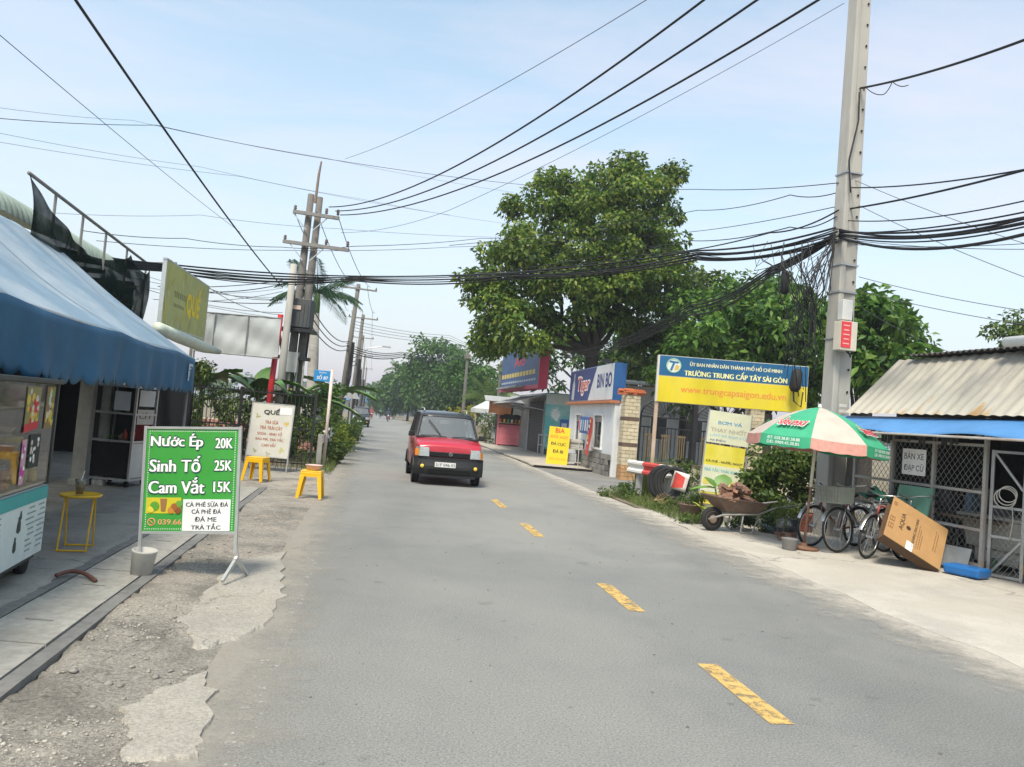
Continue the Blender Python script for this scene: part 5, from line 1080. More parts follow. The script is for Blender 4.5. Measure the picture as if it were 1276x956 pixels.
def usec(k):
    def f(u, v):
        a = 2*PI*(k+u)/ns+R(11); r = RU*v; sag = 1-.055*math.sin(PI*u)*v
        return (r*math.cos(a)*sag*math.cos(PI/ns*(2*u-1))**-.0, r*math.sin(a)*sag, ZT-(ZT-ZR)*(.35*v+.65*v*v)-.015*math.sin(PI*u)*v)
    return f
for k in range(ns):
    f = usec(k); m = ug if k % 2 == 0 else uc
    q = MB(); q.grid(f, 8, 8); o = q.build('canopy_panel', m, um, smooth=True)
    q = MB(); q.grid(lambda u, v: tuple(Vector(f(u,1))+Vector((.012*math.cos(2*PI*(k+u)/ns+R(11))*(1+v), .012*math.sin(2*PI*(k+u)/ns+R(11))*(1+v), -.15*v*(1-.0*math.sin(PI*u))-.012*abs(math.sin(3*PI*u))*v))), 12, 3); vo = q.build('valance', m if k % 2 == 0 else upk, o, smooth=True)
    a0 = 2*PI*(k+.5)/ns+R(11)
    mm = Matrix.Rotation(a0+PI/2, 4, 'Z') @ Matrix.Translation((0,-RU*.965-.03,0))
    if k % 2 == 0:
        for i, s in enumerate(('ĐT: 028.38.81.58.88', 'DĐ: 0909.45.30.85')): text_part(vo, s, (-.25,.25,ZR-.075-.062*i,ZR-.03-.062*i), white_ink, .0, mat3=mm, bold=.02)
        sl_ = math.atan2(ZT-ZR, RU)*1.25; mm2 = Matrix.Rotation(a0+PI/2, 4, 'Z') @ Matrix.Translation((0,-RU*.70,ZT-(ZT-ZR)*(.35*.7+.65*.49)+.012)) @ Matrix.Rotation(-(PI/2-sl_)+0, 4, 'X')
        text_part(o, 'SẮN PHỞ', (-.21,.21,-.16,.08), ink('parasol_logo_white', (.7,.66,.62)), -.008, 'logo_outline', .06, mat3=mm2)
        text_part(o, 'SẮN PHỞ', (-.205,.205,-.15,.07), ink('parasol_logo_red', (.6,.03,.06)), -.012, 'logo', .03, mat3=mm2)
for k in range(ns):
    a = 2*PI*k/ns+R(11); q = MB(); q.tube([(0,0,ZT-.03),(RU*.5*math.cos(a),RU*.5*math.sin(a),ZT-(ZT-ZR)*.35-.02),(RU*.98*math.cos(a),RU*.98*math.sin(a),ZR-.0)], .007, 5); q.tube([(0,0,1.55),(RU*.48*math.cos(a),RU*.48*math.sin(a),ZT-(ZT-ZR)*.34-.02)], .006, 5); q.build('rib', galv, um)
q = MB(); q.lathe([(0,.05),(.02,.04),(.03,0),(.0,-.01)], 10, (0,0,ZT)); q.build('finial', white_paint, um)
# ---- wheelbarrow of bricks
wb = thing('wheelbarrow', 'rusty wheelbarrow loaded with old bricks on the verge', 'wheelbarrow', (3.98,12.85,.012), R(14))
rt = M('rusted_tray', (.16,.10,.07), .75, .25, 7, .2, dirt=.5, dcol=(.3,.24,.19)); gp_ = M('barrow_pipe', (.38,.38,.37), .5, .15, metal=.4, dirt=.5, dcol=(.2,.11,.06))
q = MB(); x0, x1, y0, y1 = -.42,.42,-.30,.30
q.add([(x0+.16,y0+.12,.36),(x1-.1,y0+.12,.33),(x1-.1,y1-.12,.33),(x0+.16,y1-.12,.36),(x0-.08,y0,.60),(x1+.03,y0,.52),(x1+.03,y1,.52),(x0-.08,y1,.60)], [(0,1,2,3),(0,1,5,4),(1,2,6,5),(2,3,7,6),(3,0,4,7)])
tr_ = q.build('tray', rt, wb, solid=.012)
q = MB(); q.tube([(x0-.08,y0,.60),(x1+.03,y0,.52),(x1+.03,y1,.52),(x0-.08,y1,.60)], .014, 7, close=True); q.build('rim', rt, tr_)
for s in (-1, 1):
    q = MB(); q.tube([(-.52,s*.06,.2),(-.3,s*.16,.30),(.3,s*.24,.34),(.6,s*.27,.47),(1.0,s*.28,.53)], .017, 8); q.build('handle', gp_, wb, smooth=True)
    q = MB(); q.tube([(.05,s*.2,.33),(.0,s*.22,.04),(.1,s*.22,.012),(.22,s*.22,.03),(.34,s*.24,.36)], .015, 8); q.build('leg', gp_, wb, smooth=True)
q = MB(); q.lathe([(.06,-.04),(.16,-.042),(.195,-.03),(.205,0),(.195,.03),(.16,.042),(.06,.04)], 26, mat=Matrix.Translation((-.42,0,.205)) @ Matrix.Rotation(PI/2,4,'X')); wo = q.build('wheel', black_rubber, wb, smooth=True)
q = MB(); q.lathe([(0,-.045),(.05,-.045),(.11,-.03),(.13,-.043),(.13,.043),(.11,.03),(.05,.045),(0,.045)], 20, mat=Matrix.Translation((-.42,0,.205)) @ Matrix.Rotation(PI/2,4,'X')); q.build('hub', M('hub_tan', (.35,.25,.17), .7), wo, smooth=True)
q = MB(); q.box((0,0,0), (.18,.08,.055)); bkm = M('old_brick', (.25,.13,.085), .9, .2, 14, .3, rnd=.35, dirt=.5, dcol=(.36,.29,.24), dscale=5); bk_me = q.mesh('brick', bkm)
rr = random.Random(21); bw_ = Matrix.Translation(wb.location) @ Matrix.Rotation(R(14),4,'Z')
for i in range(48):
    lv = i/48; x = rr.uniform(-.38,.36)*(1-.4*lv); y = rr.uniform(-.24,.22)*(1-.45*lv); z = .50+.30*lv*(1-.6*abs(x))+.02*rr.random()-.06*x
    o = bpy.data.objects.new('brick', bk_me); C.objects.link(o); o.location = bw_ @ Vector((x,y,z)); o.rotation_euler = (rr.uniform(-.6,.6), rr.uniform(-.5,.5), rr.uniform(0,6.28)); o.scale = (rr.uniform(.7,1.1), rr.uniform(.8,1.1), rr.uniform(.8,1.2)); tag(o, 'old broken brick piled in the wheelbarrow tray', 'brick', 'bricks heaped in the wheelbarrow')
for i in range(6):
    o = bpy.data.objects.new('brick', bk_me); C.objects.link(o); g_ = G(973+6*(i % 3), 674, 0); o.location = (g_.x, g_.y+.08*(i % 2), .045+.055*(i//3)); o.rotation_euler = (0,0,rr.uniform(0,3)); tag(o, 'loose brick in the small pile by the glazed plant pots', 'brick', 'small brick pile by the pots')
# ---- guard rail end and hanging tyres
wbeam('guard_rail', 'short red and white guard rail with old tyres hung on its end', (3.02,18.35,0), (3.80,16.55,0), .72, True, (.2,.8))
q = MB(); q.grid(lambda u, v: (.2*math.sin(PI*(u-.5))*1.0, .28*(1-math.cos(PI*(u-.5)))*-.6, (v-.5)*.42), 12, 4); o = q.build('rail_end_cap', M('cap_white', (.66,.62,.58), .5, .1, 4, dirt=.3, dcol=(.4,.3,.25)), None, smooth=True, solid=.008)
q = MB(); q.grid(lambda u, v: (.2*math.sin(PI*(.18+.5*u-.5)), .28*(1-math.cos(PI*(.18+.5*u-.5)))*-.6-.008, (v-.5)*(.38-.14*u)), 8, 4); q.build('red_patch', M('cap_red', (.6,.05,.04), .5, .15, dirt=.3, dcol=(.66,.3,.26)), o, smooth=True); o.location = (3.80,16.22,.58); o.rotation_euler = (0,R(12),R(-15)); o.scale = (.8,.8,.95); tag(o, 'curved red and white end plate of the guard rail inside the tyres', 'end plate')
rr = random.Random(31)
for i in range(6):
    q = MB(); q.ring((0,0,0), .31+.015*rr.random(), .038+.012*rr.random(), 'y', 34, 8); o = q.build('old_tyre', black_rubber, None, smooth=True); o.location = (3.72-.045*i+.02*rr.random(), 16.38+.055*i, .50+.02*rr.random()); o.rotation_euler = (R(-6+4*rr.random()), R(rr.uniform(-8,8)), R(-38+5*rr.random())); o.scale = (1,1,1.04); tag(o, 'old black tyre hung in the bundle on the guard rail end', 'tyre', 'old tyres hung on the guard rail end')
# ---- gate of the school: brick pillars, black gate, low wall
ybm = M('yellow_brick', (.53,.46,.32), .85, .1, 10, .15, rnd=.14, dirt=.3, dcol=(.4,.25,.13)); obm = M('orange_brick', (.46,.27,.13), .85, .12, 10, .15, rnd=.15, dirt=.3); dbm = M('brown_band_brick', (.12,.08,.06), .85, .12, rnd=.1)
def pillar(label, x, y, rz, h, wpx=.48):
    t = thing('gate_pillar', label, 'pillar', (x,y,0), rz, 'yellow brick gate pillars')
    q = MB(); q.box((0,0,h/2), (wpx-.03,wpx-.03,h)); q.build('mortar_core', M('mortar_cream', (.5,.45,.36), .9, .1), t)
    half = MB(); half.box((0,0,0), (wpx/2-.008,.03,.105)); ms = [half.mesh('brick', m) for m in (ybm,obm,dbm)]
    n = int(h/.118)
    for r_ in range(n):
        z = .06+.118*r_; m = ms[1] if r_ < 4 else (ms[2] if r_ in (int(n*.42), int(n*.72)) else ms[0])
        off = [(-wpx/4,wpx/4),(-wpx/2+wpx/8,0,wpx/2-wpx/8)][r_ % 2]
        for side in range(4):
            M4 = Matrix.Rotation(side*PI/2,4,'Z')
            for xo in off:
                sc_ = 1 if len(off) == 2 or xo == 0 else .46
                o = put(m, 'brick', t); o.matrix_local = M4 @ Matrix.Translation((xo,-wpx/2+.005+.002*(side % 2),z)) @ Matrix.Diagonal((sc_*(.97 if sc_ == 1 else 1),1,1,1))
    rr = random.Random(int(x*10)); q = MB(); q.box((0,0,0), (.3,.12,.06)); tm = q.mesh('cap_brick', M('cap_orange', (.52,.15,.06), .8, .15, rnd=.2))
    for r_ in range(3):
        for k in range(6): put(tm, 'cap_brick', t, (-.22+.22*(k % 3)+rr.uniform(-.04,.04), -.22+.4*(k//3)+rr.uniform(-.05,.05), h+.035+.062*r_), (rr.uniform(-.08,.08),rr.uniform(-.08,.08),rr.uniform(-.3,.3)))
    return t
pillar('yellow brick gate pillar nearest the road, left of the black gate', 3.86, 24.0, R(8), 2.72)
pillar('yellow brick gate pillar right of the gate behind the yellow sign boards', 8.35, 25.5, R(8), 2.72)
ga_, gb_ = Vector((4.2,24.1,0)), Vector((8.02,25.3,0)); loc, rz, wd = panel_frame(ga_, gb_)
gt = thing('school_gate', 'tall black iron double gate with sunburst tops between brick pillars', 'gate', loc, rz)
q = MB(); q.box((0,0,1.3), (.16,.14,2.6)); q.build('centre_post', dark_steel, gt)
for sgn in (-1, 1):
    xc0, xc1 = sgn*.1, sgn*(wd/2-.04); cx = (xc0+xc1)/2; hw_ = abs(xc1-xc0)/2
    lf = MB(); lf.box((xc0,0,1.1), (.05,.05,2.0)); lf.box((xc1,0,1.1), (.05,.05,2.0))
    for z in (.12,.55,1.75,2.08): lf.box((cx,0,z), (hw_*2-.05,.045,.05))
    lo = lf.build('gate_leaf', dark_steel, gt)
    q = MB(); q.box((0,0,1.15), (.022,.022,1.16)); bmx = q.mesh('bar', dark_steel)
    for k in range(1, 13): put(bmx, 'bar', lo, (xc0+(xc1-xc0)*k/13,0,0))
    # sunburst: rays under an arch
    q = MB(); arc = [(cx+hw_*math.cos(PI*k/16), 0, 2.10+.62*math.sin(PI*k/16)) for k in range(17)]; q.tube(arc, .03, 6); q.build('arch', dark_steel, lo)
    for k in range(1, 16): q = MB(); q.bar((cx+.12*math.cos(PI*k/16),0,2.10+.1*math.sin(PI*k/16)), arc[k], .018); q.build('sun_ray', dark_steel, lo)
    for k in range(3):
        xm = cx+(k-1)*hw_*.62; q = MB()
        for j in range(4): q.box((xm-.12+.08*j,-.02,1.15), (.03,.02,.8))
        q.box((xm,-.02,1.5), (.34,.02,.05)); q.build('bronze_panel', M('bronze_paint', (.25,.19,.11), .5, .2, metal=.4), lo)
q = MB(); q.box((0,0,.33), (5.2,.3,.66)); o = q.build('wall_core', M('mortar_cream', (.5,.45,.36), .9, .1)); lw = o
lw.name = 'low_wall'; lw.location = (6.9,22.6,0); lw.rotation_euler = (0,0,R(12)); tag(lw, 'low cream wall with yellow brick courses in front of the gate', 'wall')
q = MB(); q.box((0,0,0), (.34,.03,.1)); lm_ = q.mesh('brick', ybm)
for r_ in range(5):
    for k in range(14): put(lm_, 'brick', lw, (-2.4+.36*k+(.16 if r_ % 2 else 0),-.155,.07+.118*r_))
for z in (.69,): q = MB(); q.box((0,0,z), (5.25,.36,.05)); q.build('coping', M('coping_brown', (.16,.11,.08), .8, .1), lw)
# ---- school sign
ss = thing('school_sign', 'large blue and yellow school name sign on two posts', 'sign', (5.87,20,0), R(-1.5))
sw, za, zb = 4.02, 2.42, 3.68; zm = za+(zb-za)*.56
q = MB(); q.box((0,.0,(za+zb)/2), (sw,.14,zb-za)); so_ = q.build('board', M('sign_case_cream', (.6,.57,.5), .6, .08), ss)
q = MB(); q.box((.02,-.075,(zm+zb)/2), (sw-.06,.012,zb-zm-.03)); bt_ = q.build('blue_panel', M('sign_blue_face', (.01,.10,.23), .5, .1, 2, .03, dirt=.3, dcol=(.05,.15,.27), dscale=1.5), so_)
q = MB(); q.box((.02,-.075,(zm+za)/2), (sw-.06,.012,zm-za-.02)); yt_ = q.build('yellow_panel', M('sign_yellow_face', (.68,.54,.02), .5, .08, 2, .03, dirt=.3, dcol=(.62,.52,.16), dscale=1.5, streak=.4), so_)
text_part(bt_, 'ỦY BAN NHÂN DÂN THÀNH PHỐ HỒ CHÍ MINH', (-1.15,1.3,zb-.24,zb-.09), ink('sign_cream_ink', (.75,.72,.45)), -.084, bold=.03)
text_part(bt_, 'TRƯỜNG TRUNG CẤP TÂY SÀI GÒN', (-1.28,1.45,zm+.05,zm+.26), ink('sign_pale_yellow_ink', (.82,.78,.35)), -.084, bold=.045)
text_part(yt_, 'www.trungcapsaigon.edu.vn', (-1.35,1.45,za+.24,za+.48), ink('sign_orange_ink', (.72,.26,.05)), -.084, bold=.03)
q = MB(); q.lathe([(0,0),(.2,0),(0,.002)], 28, mat=Matrix.Translation((-1.58,-.083,zm+.29)) @ Matrix.Rotation(PI/2,4,'X')); lg = q.build('logo_disc', ink('logo_pale', (.6,.68,.6)), bt_)
q = MB(); q.ring((-1.58,-.084,zm+.29), .185, .014, 'y', 30, 4); q.build('logo_ring', ink('logo_green', (.3,.5,.35)), lg)
q = MB(); q.add([(-1.7,-.088,zm+.42),(-1.45,-.088,zm+.40),(-1.47,-.088,zm+.35),(-1.55,-.088,zm+.36),(-1.62,-.088,zm+.15),(-1.68,-.088,zm+.16),(-1.61,-.088,zm+.36),(-1.7,-.088,zm+.37)], [tuple(range(8))]); q.build('logo_letter', ink('logo_blue', (.03,.14,.33)), lg)
q = MB(); q.add([(-1.56,-.087,zm+.16),(-1.45,-.087,zm+.2),(-1.43,-.087,zm+.29),(-1.53,-.087,zm+.32)], [(0,1,2,3)]); q.build('logo_swirl', ink('logo_orange', (.65,.4,.1)), lg)
for x in (-sw/2+.05, sw/2-.08): q = MB(); q.box((x,.10 if x > 0 else .0,za/2 if x < 0 else za/2), (.09,.09,za if x < 0 else za)); q.build('post', M('post_rusty_cream', (.55,.45,.36), .7, .15, dirt=.6, dcol=(.35,.14,.04)), ss)
# ---- yellow roadside boards
yb = thing('repair_board', 'tall white and yellow board offering tyre repair and coffee', 'sign', (4.44,15.45,0), 0, None, (0, R(3.6), R(3)))
yw = .88; q = MB(); q.box((0,.0,1.80), (yw,.03,.66)); ub = q.build('upper_board', M('faded_cream_print', (.62,.62,.44), .55, .08, 3, 0, dirt=.25, dcol=(.68,.64,.5)), yb)
q = MB(); q.box((-.03,.0,.82), (yw-.02,.03,1.22)); lb_ = q.build('lower_board', M('faded_yellow_print', (.68,.58,.05), .55, .1, 3, 0, dirt=.3, dcol=(.7,.66,.35), dscale=1.5), yb)
q = MB(); q.box((-.03,-.017,.73), (yw-.06,.004,.55)); q.build('white_fade', M('print_white_fade', (.66,.68,.55), .55, .1, 3, 0, dirt=.6, dcol=(.68,.62,.2)), lb_)
for s in (-1, 1): q = MB(); q.box((s*(yw/2+.012),.0,1.07), (.02,.035,2.14)); q.build('post', ga, yb)
text_part(ub, 'BƠM VÁ', (-.24,.26,1.86,1.95), ink('print_blue', (.08,.28,.5)), -.0175, bold=.03); text_part(ub, 'THAY NHỚT', (-.38,.38,1.70,1.81), ink('print_taupe', (.4,.36,.3)), -.0175, bold=.04)
text_part(ub, 'LÀM XE ĐẠP CŨ', (-.38,.38,1.59,1.67), ink('print_cyan', (.3,.52,.6)), -.0175, bold=.02); text_part(ub, 'XE ĐIỆN', (-.38,-.05,1.50,1.555), ink('print_navy', (.05,.1,.25)), -.0175, bold=.02)
text_part(lb_, 'CÀ PHÊ - NƯỚC NGỌT', (-.40,.38,1.06,1.13), black_ink, -.0215, bold=.03); text_part(lb_, 'TRÀ TẮC THÁI XANH', (-.42,.36,.88,.97), ink('print_cyan_dark', (.06,.42,.5)), -.0215, bold=.03)
text_part(lb_, 'BẠC XỈU', (-.40,.34,.58,.76), ink('print_gold', (.75,.6,.05)), -.0215, bold=.05); text_part(lb_, 'HỦ TIẾU GÕ', (-.42,.34,.30,.42), ink('print_navy', (.05,.1,.25)), -.0215, bold=.03)
# ---- BIN BO building
loc, rz, wd = panel_frame((2.5,31.0,0), (3.46,24.7,0))
BB = thing('beer_bar', 'white single storey bar with blue and white sign boards on its roof edge', 'building', loc, rz)
q = MB(); hw = wd/2
wins = [(-1.55,.75,2.15-.05,.85), (1.35,.75,2.1,1.15)]
# facade with two real openings
xs = [-hw,-2.0,-1.1,.75,1.95,hw]; zsx = [.0,.85,2.05,2.45]
for i in range(5):
    for j in range(3):
        if j == 1 and i in (1,3): continue
        q.box(((xs[i]+xs[i+1])/2,.06,(zsx[j]+zsx[j+1])/2), (xs[i+1]-xs[i],.12,zsx[j+1]-zsx[j]))
q.box((hw-.06,.5,1.22), (.12,.75,2.44)); q.box((-hw+.06,.5,1.22), (.12,.75,2.44))
q.build('wall', M('bar_white_wall', (.66,.67,.68), .7, .06, 3, .05, dirt=.3, dcol=(.45,.44,.42)), BB)
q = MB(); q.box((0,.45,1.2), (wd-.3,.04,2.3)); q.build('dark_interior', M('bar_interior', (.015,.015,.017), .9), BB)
for i in (1, 3):
    xa, xb = xs[i], xs[i+1]; wf = MB(); xm, w_ = (xa+xb)/2, xb-xa
    for (c, d) in (((xa+.03,-.02,1.45),(.07,.06,1.26)), ((xb-.03,-.02,1.45),(.07,.06,1.26)), ((xm,-.021,2.05),(w_+.06,.06,.07)), ((xm,-.021,.85),(w_+.1,.09,.06))): wf.box(c, d)
    wo = wf.build('window', white_paint, BB); q = MB(); q.add([(xa+.04,.05,.87),(xb-.04,.05,.87),(xb-.04,.05,2.03),(xa+.04,.05,2.03)], [(0,1,2,3)]); q.build('pane', glass('dark_pane', (.25,.27,.28), .8), wo)
    q = MB(); q.box((xm,.045,1.9), (w_-.1,.02,.22)); q.build('blind', ink('blind_grey', (.4,.38,.34)), wo)
stn = [M('base_stone_%d' % k, c, .9, .2, 7, .3, dirt=.3) for k, c in enumerate(((.2,.19,.175),(.14,.135,.125),(.26,.24,.21)))]
rr = random.Random(13)
q = MB(); q.box((0,0,0), (1,1,1)); sme = [q.mesh('stone', m) for m in stn]
q = MB(); q.box((.9,-.04,.36), (wd*.70,.07,.72)); st_ = q.build('stone_base', M('stone_mortar', (.09,.085,.08), .95), BB)
for r_ in range(4):
    x = -1.35
    while x < hw-.08:
        w_ = rr.uniform(.16,.34); o = put(rr.choice(sme), 'stone', st_, (x+w_/2,-.075,.09+.18*r_+rr.uniform(-.01,.01)), (0,rr.uniform(-.12,.12),0), (w_*.93,.05,.165)); x += w_
q = MB(); q.box((0,-.02,2.49), (wd+.1,.34,.09)); q.build('tile_band', M('orange_tile_band', (.45,.17,.08), .8, .2, 12, .1), BB)
q = MB(); q.box((0,.12,3.17), (wd-.1,.42,1.27)); sgn_ = q.build('sign_box', M('sign_side_blue', (.02,.09,.25), .5, .1), BB)
q = MB(); q.box((.0,-.10,3.17), (wd-.16,.012,1.22)); wp_ = q.build('white_panel', M('sign_white_face', (.62,.63,.64), .45, .08, 1.5, 0, dirt=.35, dcol=(.45,.45,.46)), sgn_)
q = MB(); q.add([(-hw+.09,-.108,2.57),(-.05,-.108,2.57),(.95,-.108,3.77),(-hw+.09,-.108,3.77)], [(0,1,2,3)]); bp_ = q.build('blue_panel', M('sign_tiger_blue', (.012,.03,.16), .4, .1, 2, 0), sgn_)
text_part(bp_, 'Tiger', (-1.75,.12,2.78,3.5), ink('sign_white_glow', (.75,.72,.7)), -.111, 'letter_outline', .07, shear=.15); text_part(bp_, 'Tiger', (-1.7,.07,2.83,3.46), ink('sign_red_orange', (.62,.08,.03)), -.114, bold=.03, shear=.15)
q = MB(); q.lathe([(0,0),(.5,0),(.5,.55),(.2,.75),(.2,1),(0,1)], 12, mat=Matrix.Translation((-2.45,-.112,2.62)) @ Matrix.Rotation(.12,4,'Y') @ Matrix.Diagonal((.42,.004,1.05,1))); q.build('bottle_print', ink('bottle_print_pale', (.45,.46,.5)), bp_)
text_part(wp_, 'BIN BO', (1.15,2.95,3.0,3.48), ink('sign_navy', (.02,.03,.17)), -.108, bold=.05)
q = MB(); q.tube([(2.9,-.05,3.8),(2.9,-.3,3.86)], .03, 8); q.box((2.9,-.34,3.84), (.16,.22,.14)); q.build('spotlight', dark_steel, BB)
# banners on the wall
hb = thing('wall_banner', 'blue and white drinks banner hung between the bar windows', 'banner', loc, rz)
q = MB(); q.grid(lambda u, v: (-.72+1.6*u,-.16-.04*math.sin(6*u),1.35+.62*v-.04*u), 10, 4); o = q.build('cloth', ink('banner_blue', (.06,.12,.32)), hb, solid=.004)
for k, (x, c) in enumerate(((-.6,(.6,.2,.3)), (-.35,(.6,.62,.66)), (-.02,(.3,.45,.6)), (.3,(.6,.6,.63)), (.6,(.45,.5,.62)))):
    q = MB(); q.box((x,-.215,1.63), (.16,.004,.40)); q.build('print_patch', ink('banner_patch_%d' % k, c), o)
vb = thing('vertical_banner', 'narrow red and yellow banner hanging askew over the bar window', 'banner', loc, rz)
vm = Matrix.Translation((1.25,-.26,1.75)) @ Matrix.Rotation(R(9),4,'Y')
q = MB(); q.grid(lambda u, v: (.22-.44*u,.03*math.sin(5*v),.18-1.35*v), 4, 10, vm); o = q.build('cloth', ink('banner_red', (.5,.06,.05)), vb, solid=.004)
for k in range(6): q = MB(); q.box((rr.uniform(-.08,.08),-.035,.05-.2*k), (.2,.004,.10), vm); q.build('print_patch', ink('banner_warm_%d' % (k % 3), [(.62,.38,.1),(.62,.55,.48),(.5,.12,.2)][k % 3]), o)
# yellow beer and ice board, rack of crates
g_ = G(692,581); ys_ = thing('ice_board', 'yellow board advertising beer and ice in red and black', 'sign', (g_.x,g_.y-.3,.0), R(-6), None, (R(-4), R(2), R(-6)))
q = MB(); q.box((0,0,.78), (.80,.02,1.42)); o = q.build('board', M('ice_board_yellow', (.72,.55,.02), .5, .08, 2, 0), ys_)
for s in (-1, 1): q = MB(); q.box((s*.39,.03,.75), (.025,.025,1.5)); q.build('leg', ga, ys_)
red_i = ink('red_ink', (.6,.06,.03))
text_part(o, 'BIA', (-.16,.18,1.27,1.44), red_i, -.0125, bold=.05); text_part(o, 'NƯỚC NGỌT', (-.33,.33,1.03,1.21), ink('orange_ink', (.65,.22,.03)), -.0125, bold=.03)
text_part(o, 'ĐÁ CỤC', (-.28,.27,.77,.93), black_ink, -.0125, bold=.04); text_part(o, 'ĐÁ BI', (-.18,.2,.51,.66), black_ink, -.0125, bold=.04); text_part(o, 'GIAO TẬN NƠI', (-.3,.3,.22,.36), ink('orange_ink', (.65,.22,.03)), -.0125, bold=.0)
rk = thing('angle_iron_rack', 'low angle iron rack with crates in front of the white bar', 'rack', (2.72,28.2,.09), R(-20))
for x in (-.62,0,.62):
    for y in (0,.5): q = MB(); q.box((x,y,.45), (.035,.035,.9)); q.build('leg', rpost, rk)
for z in (.12,.62,.9):
    for y in (0,.5): q = MB(); q.box((0,y,z), (1.2,.03,.035)); q.build('rail', rpost, rk)
q = MB(); q.box((0,.25,.635), (1.22,.5,.02)); q.build('shelf', M('shelf_board', (.35,.33,.3), .8), rk)
def crate(label, x, y, z, w_, d_, h_, m):
    q = MB(); q.box((0,0,h_/2), (w_,d_,h_)); o = q.build('crate', m); o.location = Vector((2.72,28.2,.09))+Matrix.Rotation(R(-20),3,'Z') @ Vector((x,y,z)); o.rotation_euler = (0,0,R(-20))
    for k in range(3): q = MB(); q.box((0,-d_/2-.006,h_*(.22+.28*k)), (w_*.86,.012,h_*.06)); q.build('slat', m, o)
    for s in (-1, 1): q = MB(); q.box((s*w_*.47,-d_/2-.008,h_/2), (.03,.018,h_)); q.build('corner_rib', m, o)
    tag(o, label, 'crate')
crate('dark green bottle crate on the low rack', .32, .22, .14, .5,.36,.42, M('crate_green', (.01,.06,.035), .5))
crate('grey white crate on the low rack beside the green crate', -.32, .22, .14, .46,.36,.3, M('crate_grey', (.4,.41,.42), .5))
crate('pale box on top of the rack by the white bar', -.2, .25, .65, .66,.4,.34, M('box_pale', (.46,.44,.4), .7))
# ---- roller shutter shop with banner, billboard above
loc, rz, wd = panel_frame((.35,44.0,0), (1.78,36.4,0)); hw = wd/2
SH = thing('shutter_shop', 'dark shop with black roller shutter and grey sloping canopy', 'shop', loc, rz)
q = MB(); q.box((0,1.6,1.55), (wd,2.9,3.1)); q.build('wall', M('shop_grey_wall', (.2,.2,.2), .8, .15, dirt=.4), SH)
q = MB()
for k in range(34): q.box((hw-1.9,-.02+.0,.1+.075*k), (3.0,.06,.06))
q.build('roller_shutter', M('shutter_black', (.03,.032,.036), .5, .2, metal=.3), SH)
q = MB(); q.box((hw-3.6,-.03,1.35), (.22,.12,2.7)); q.box((hw-.12,-.03,1.35), (.2,.12,2.7)); q.build('door_jamb', M('jamb_grey', (.3,.3,.29), .7), SH)
q = MB(); q.grid(lambda u, v: (hw-4.9+5.0*u,.1-2.0*v,3.05-.62*v), 20, 4); q.build('canopy', M('canopy_grey', (.36,.36,.35), .6, .12, dirt=.3), SH, solid=.02)
for u in (-4.6,-2.2,.0): q = MB(); q.tube([(hw+u,-1.85,2.40),(hw+u,.0,2.2)], .03, 6); q.build('canopy_strut', galv, SH)
q = MB(); q.box((hw-2.4,-1.0,3.25), (5.6,1.4,.08)); q.build('upper_slab', M('jamb_grey', (.3,.3,.29), .7), SH)
# railings in front
rlg = thing('railing', 'low galvanised pipe railing in front of the roller shutter', 'railing', (1.72,35.2,.09), R(-79))
for x in (-1.1,0,1.1): q = MB(); q.tube([(x,0,0),(x,0,1.25 if x > 0 else .95)], .03, 8); q.build('post', galv, rlg)
for z in (.45,.92): q = MB(); q.tube([(-1.1,0,z),(1.1,0,z)], .025, 8); q.build('rail', galv, rlg)
tbn = thing('teal_banner', 'tall teal and white drinks banner on the shop end wall', 'banner', (2.32,36.0,.09), R(-8))
q = MB(); q.box((0,0,1.62), (1.22,.03,2.7)); o = q.build('panel', M('teal_white_print', (.12,.42,.42), .5, .12, 1.5, 0, dirt=.85, dcol=(.52,.62,.6), dscale=.9), tbn)
q = MB(); q.box((0,-.018,2.68), (1.18,.004,.5)); q.build('header', ink('header_pale', (.5,.54,.52)), o)
q = MB()
for k in range(7): a = k*.9; q.add([(-.25+.12*math.cos(a),-.019-.001*k,2.0+.2*math.sin(a)),(-.1+.13*math.cos(a+1),-.019-.001*k,1.75+.15*math.sin(a)),(.05+.1*math.cos(a+2),-.019-.001*k,2.15+.2*math.sin(a+1))], [(0,1,2)])
q.build('splash_print', ink('splash_white', (.66,.72,.7)), o)
q = MB(); q.box((.35,-.018,1.5), (.42,.004,.5)); bx_ = q.build('blue_inset', ink('inset_blue', (.05,.14,.4)), o)
q = MB(); q.box((.35,-.021,1.45), (.26,.003,.22)); q.build('inset_patch', ink('inset_white', (.6,.6,.64)), bx_)
loc, rz, wd = panel_frame((-.45,42.0,0), (1.38,33.2,0)); hw = wd/2
bl_ = thing('rooftop_billboard', 'large blue billboard with red edge over the shutter shop, partly behind leaves', 'billboard', loc, rz)
q = MB(); q.box((0,0,4.35), (wd,.35,2.15)); o = q.build('board', M('billboard_blue', (.03,.075,.19), .5, .15, 1, 0, dirt=.3, dcol=(.09,.15,.28)), bl_)
q = MB(); q.box((0,-.03,3.2), (wd+.1,.42,.18)); q.box((hw+.03,-.03,4.35), (.1,.42,2.3)); q.build('red_edge', M('edge_red', (.42,.04,.08), .5, .1), bl_)
text_part(o, 'W', (1.2,2.5,4.75,5.35), ink('bb_cream', (.7,.62,.42)), -.18, bold=.05)
text_part(o, 'Alo', (-1.1,1.3,4.35,4.8), ink('bb_red', (.6,.06,.07)), -.18, bold=.06)
for k in range(12): q = MB(); q.box((-hw+.5+.66*k,-.178,3.92), (.5,.004,.22)); q.build('print_line', ink('bb_yellow', (.6,.46,.12)), o)
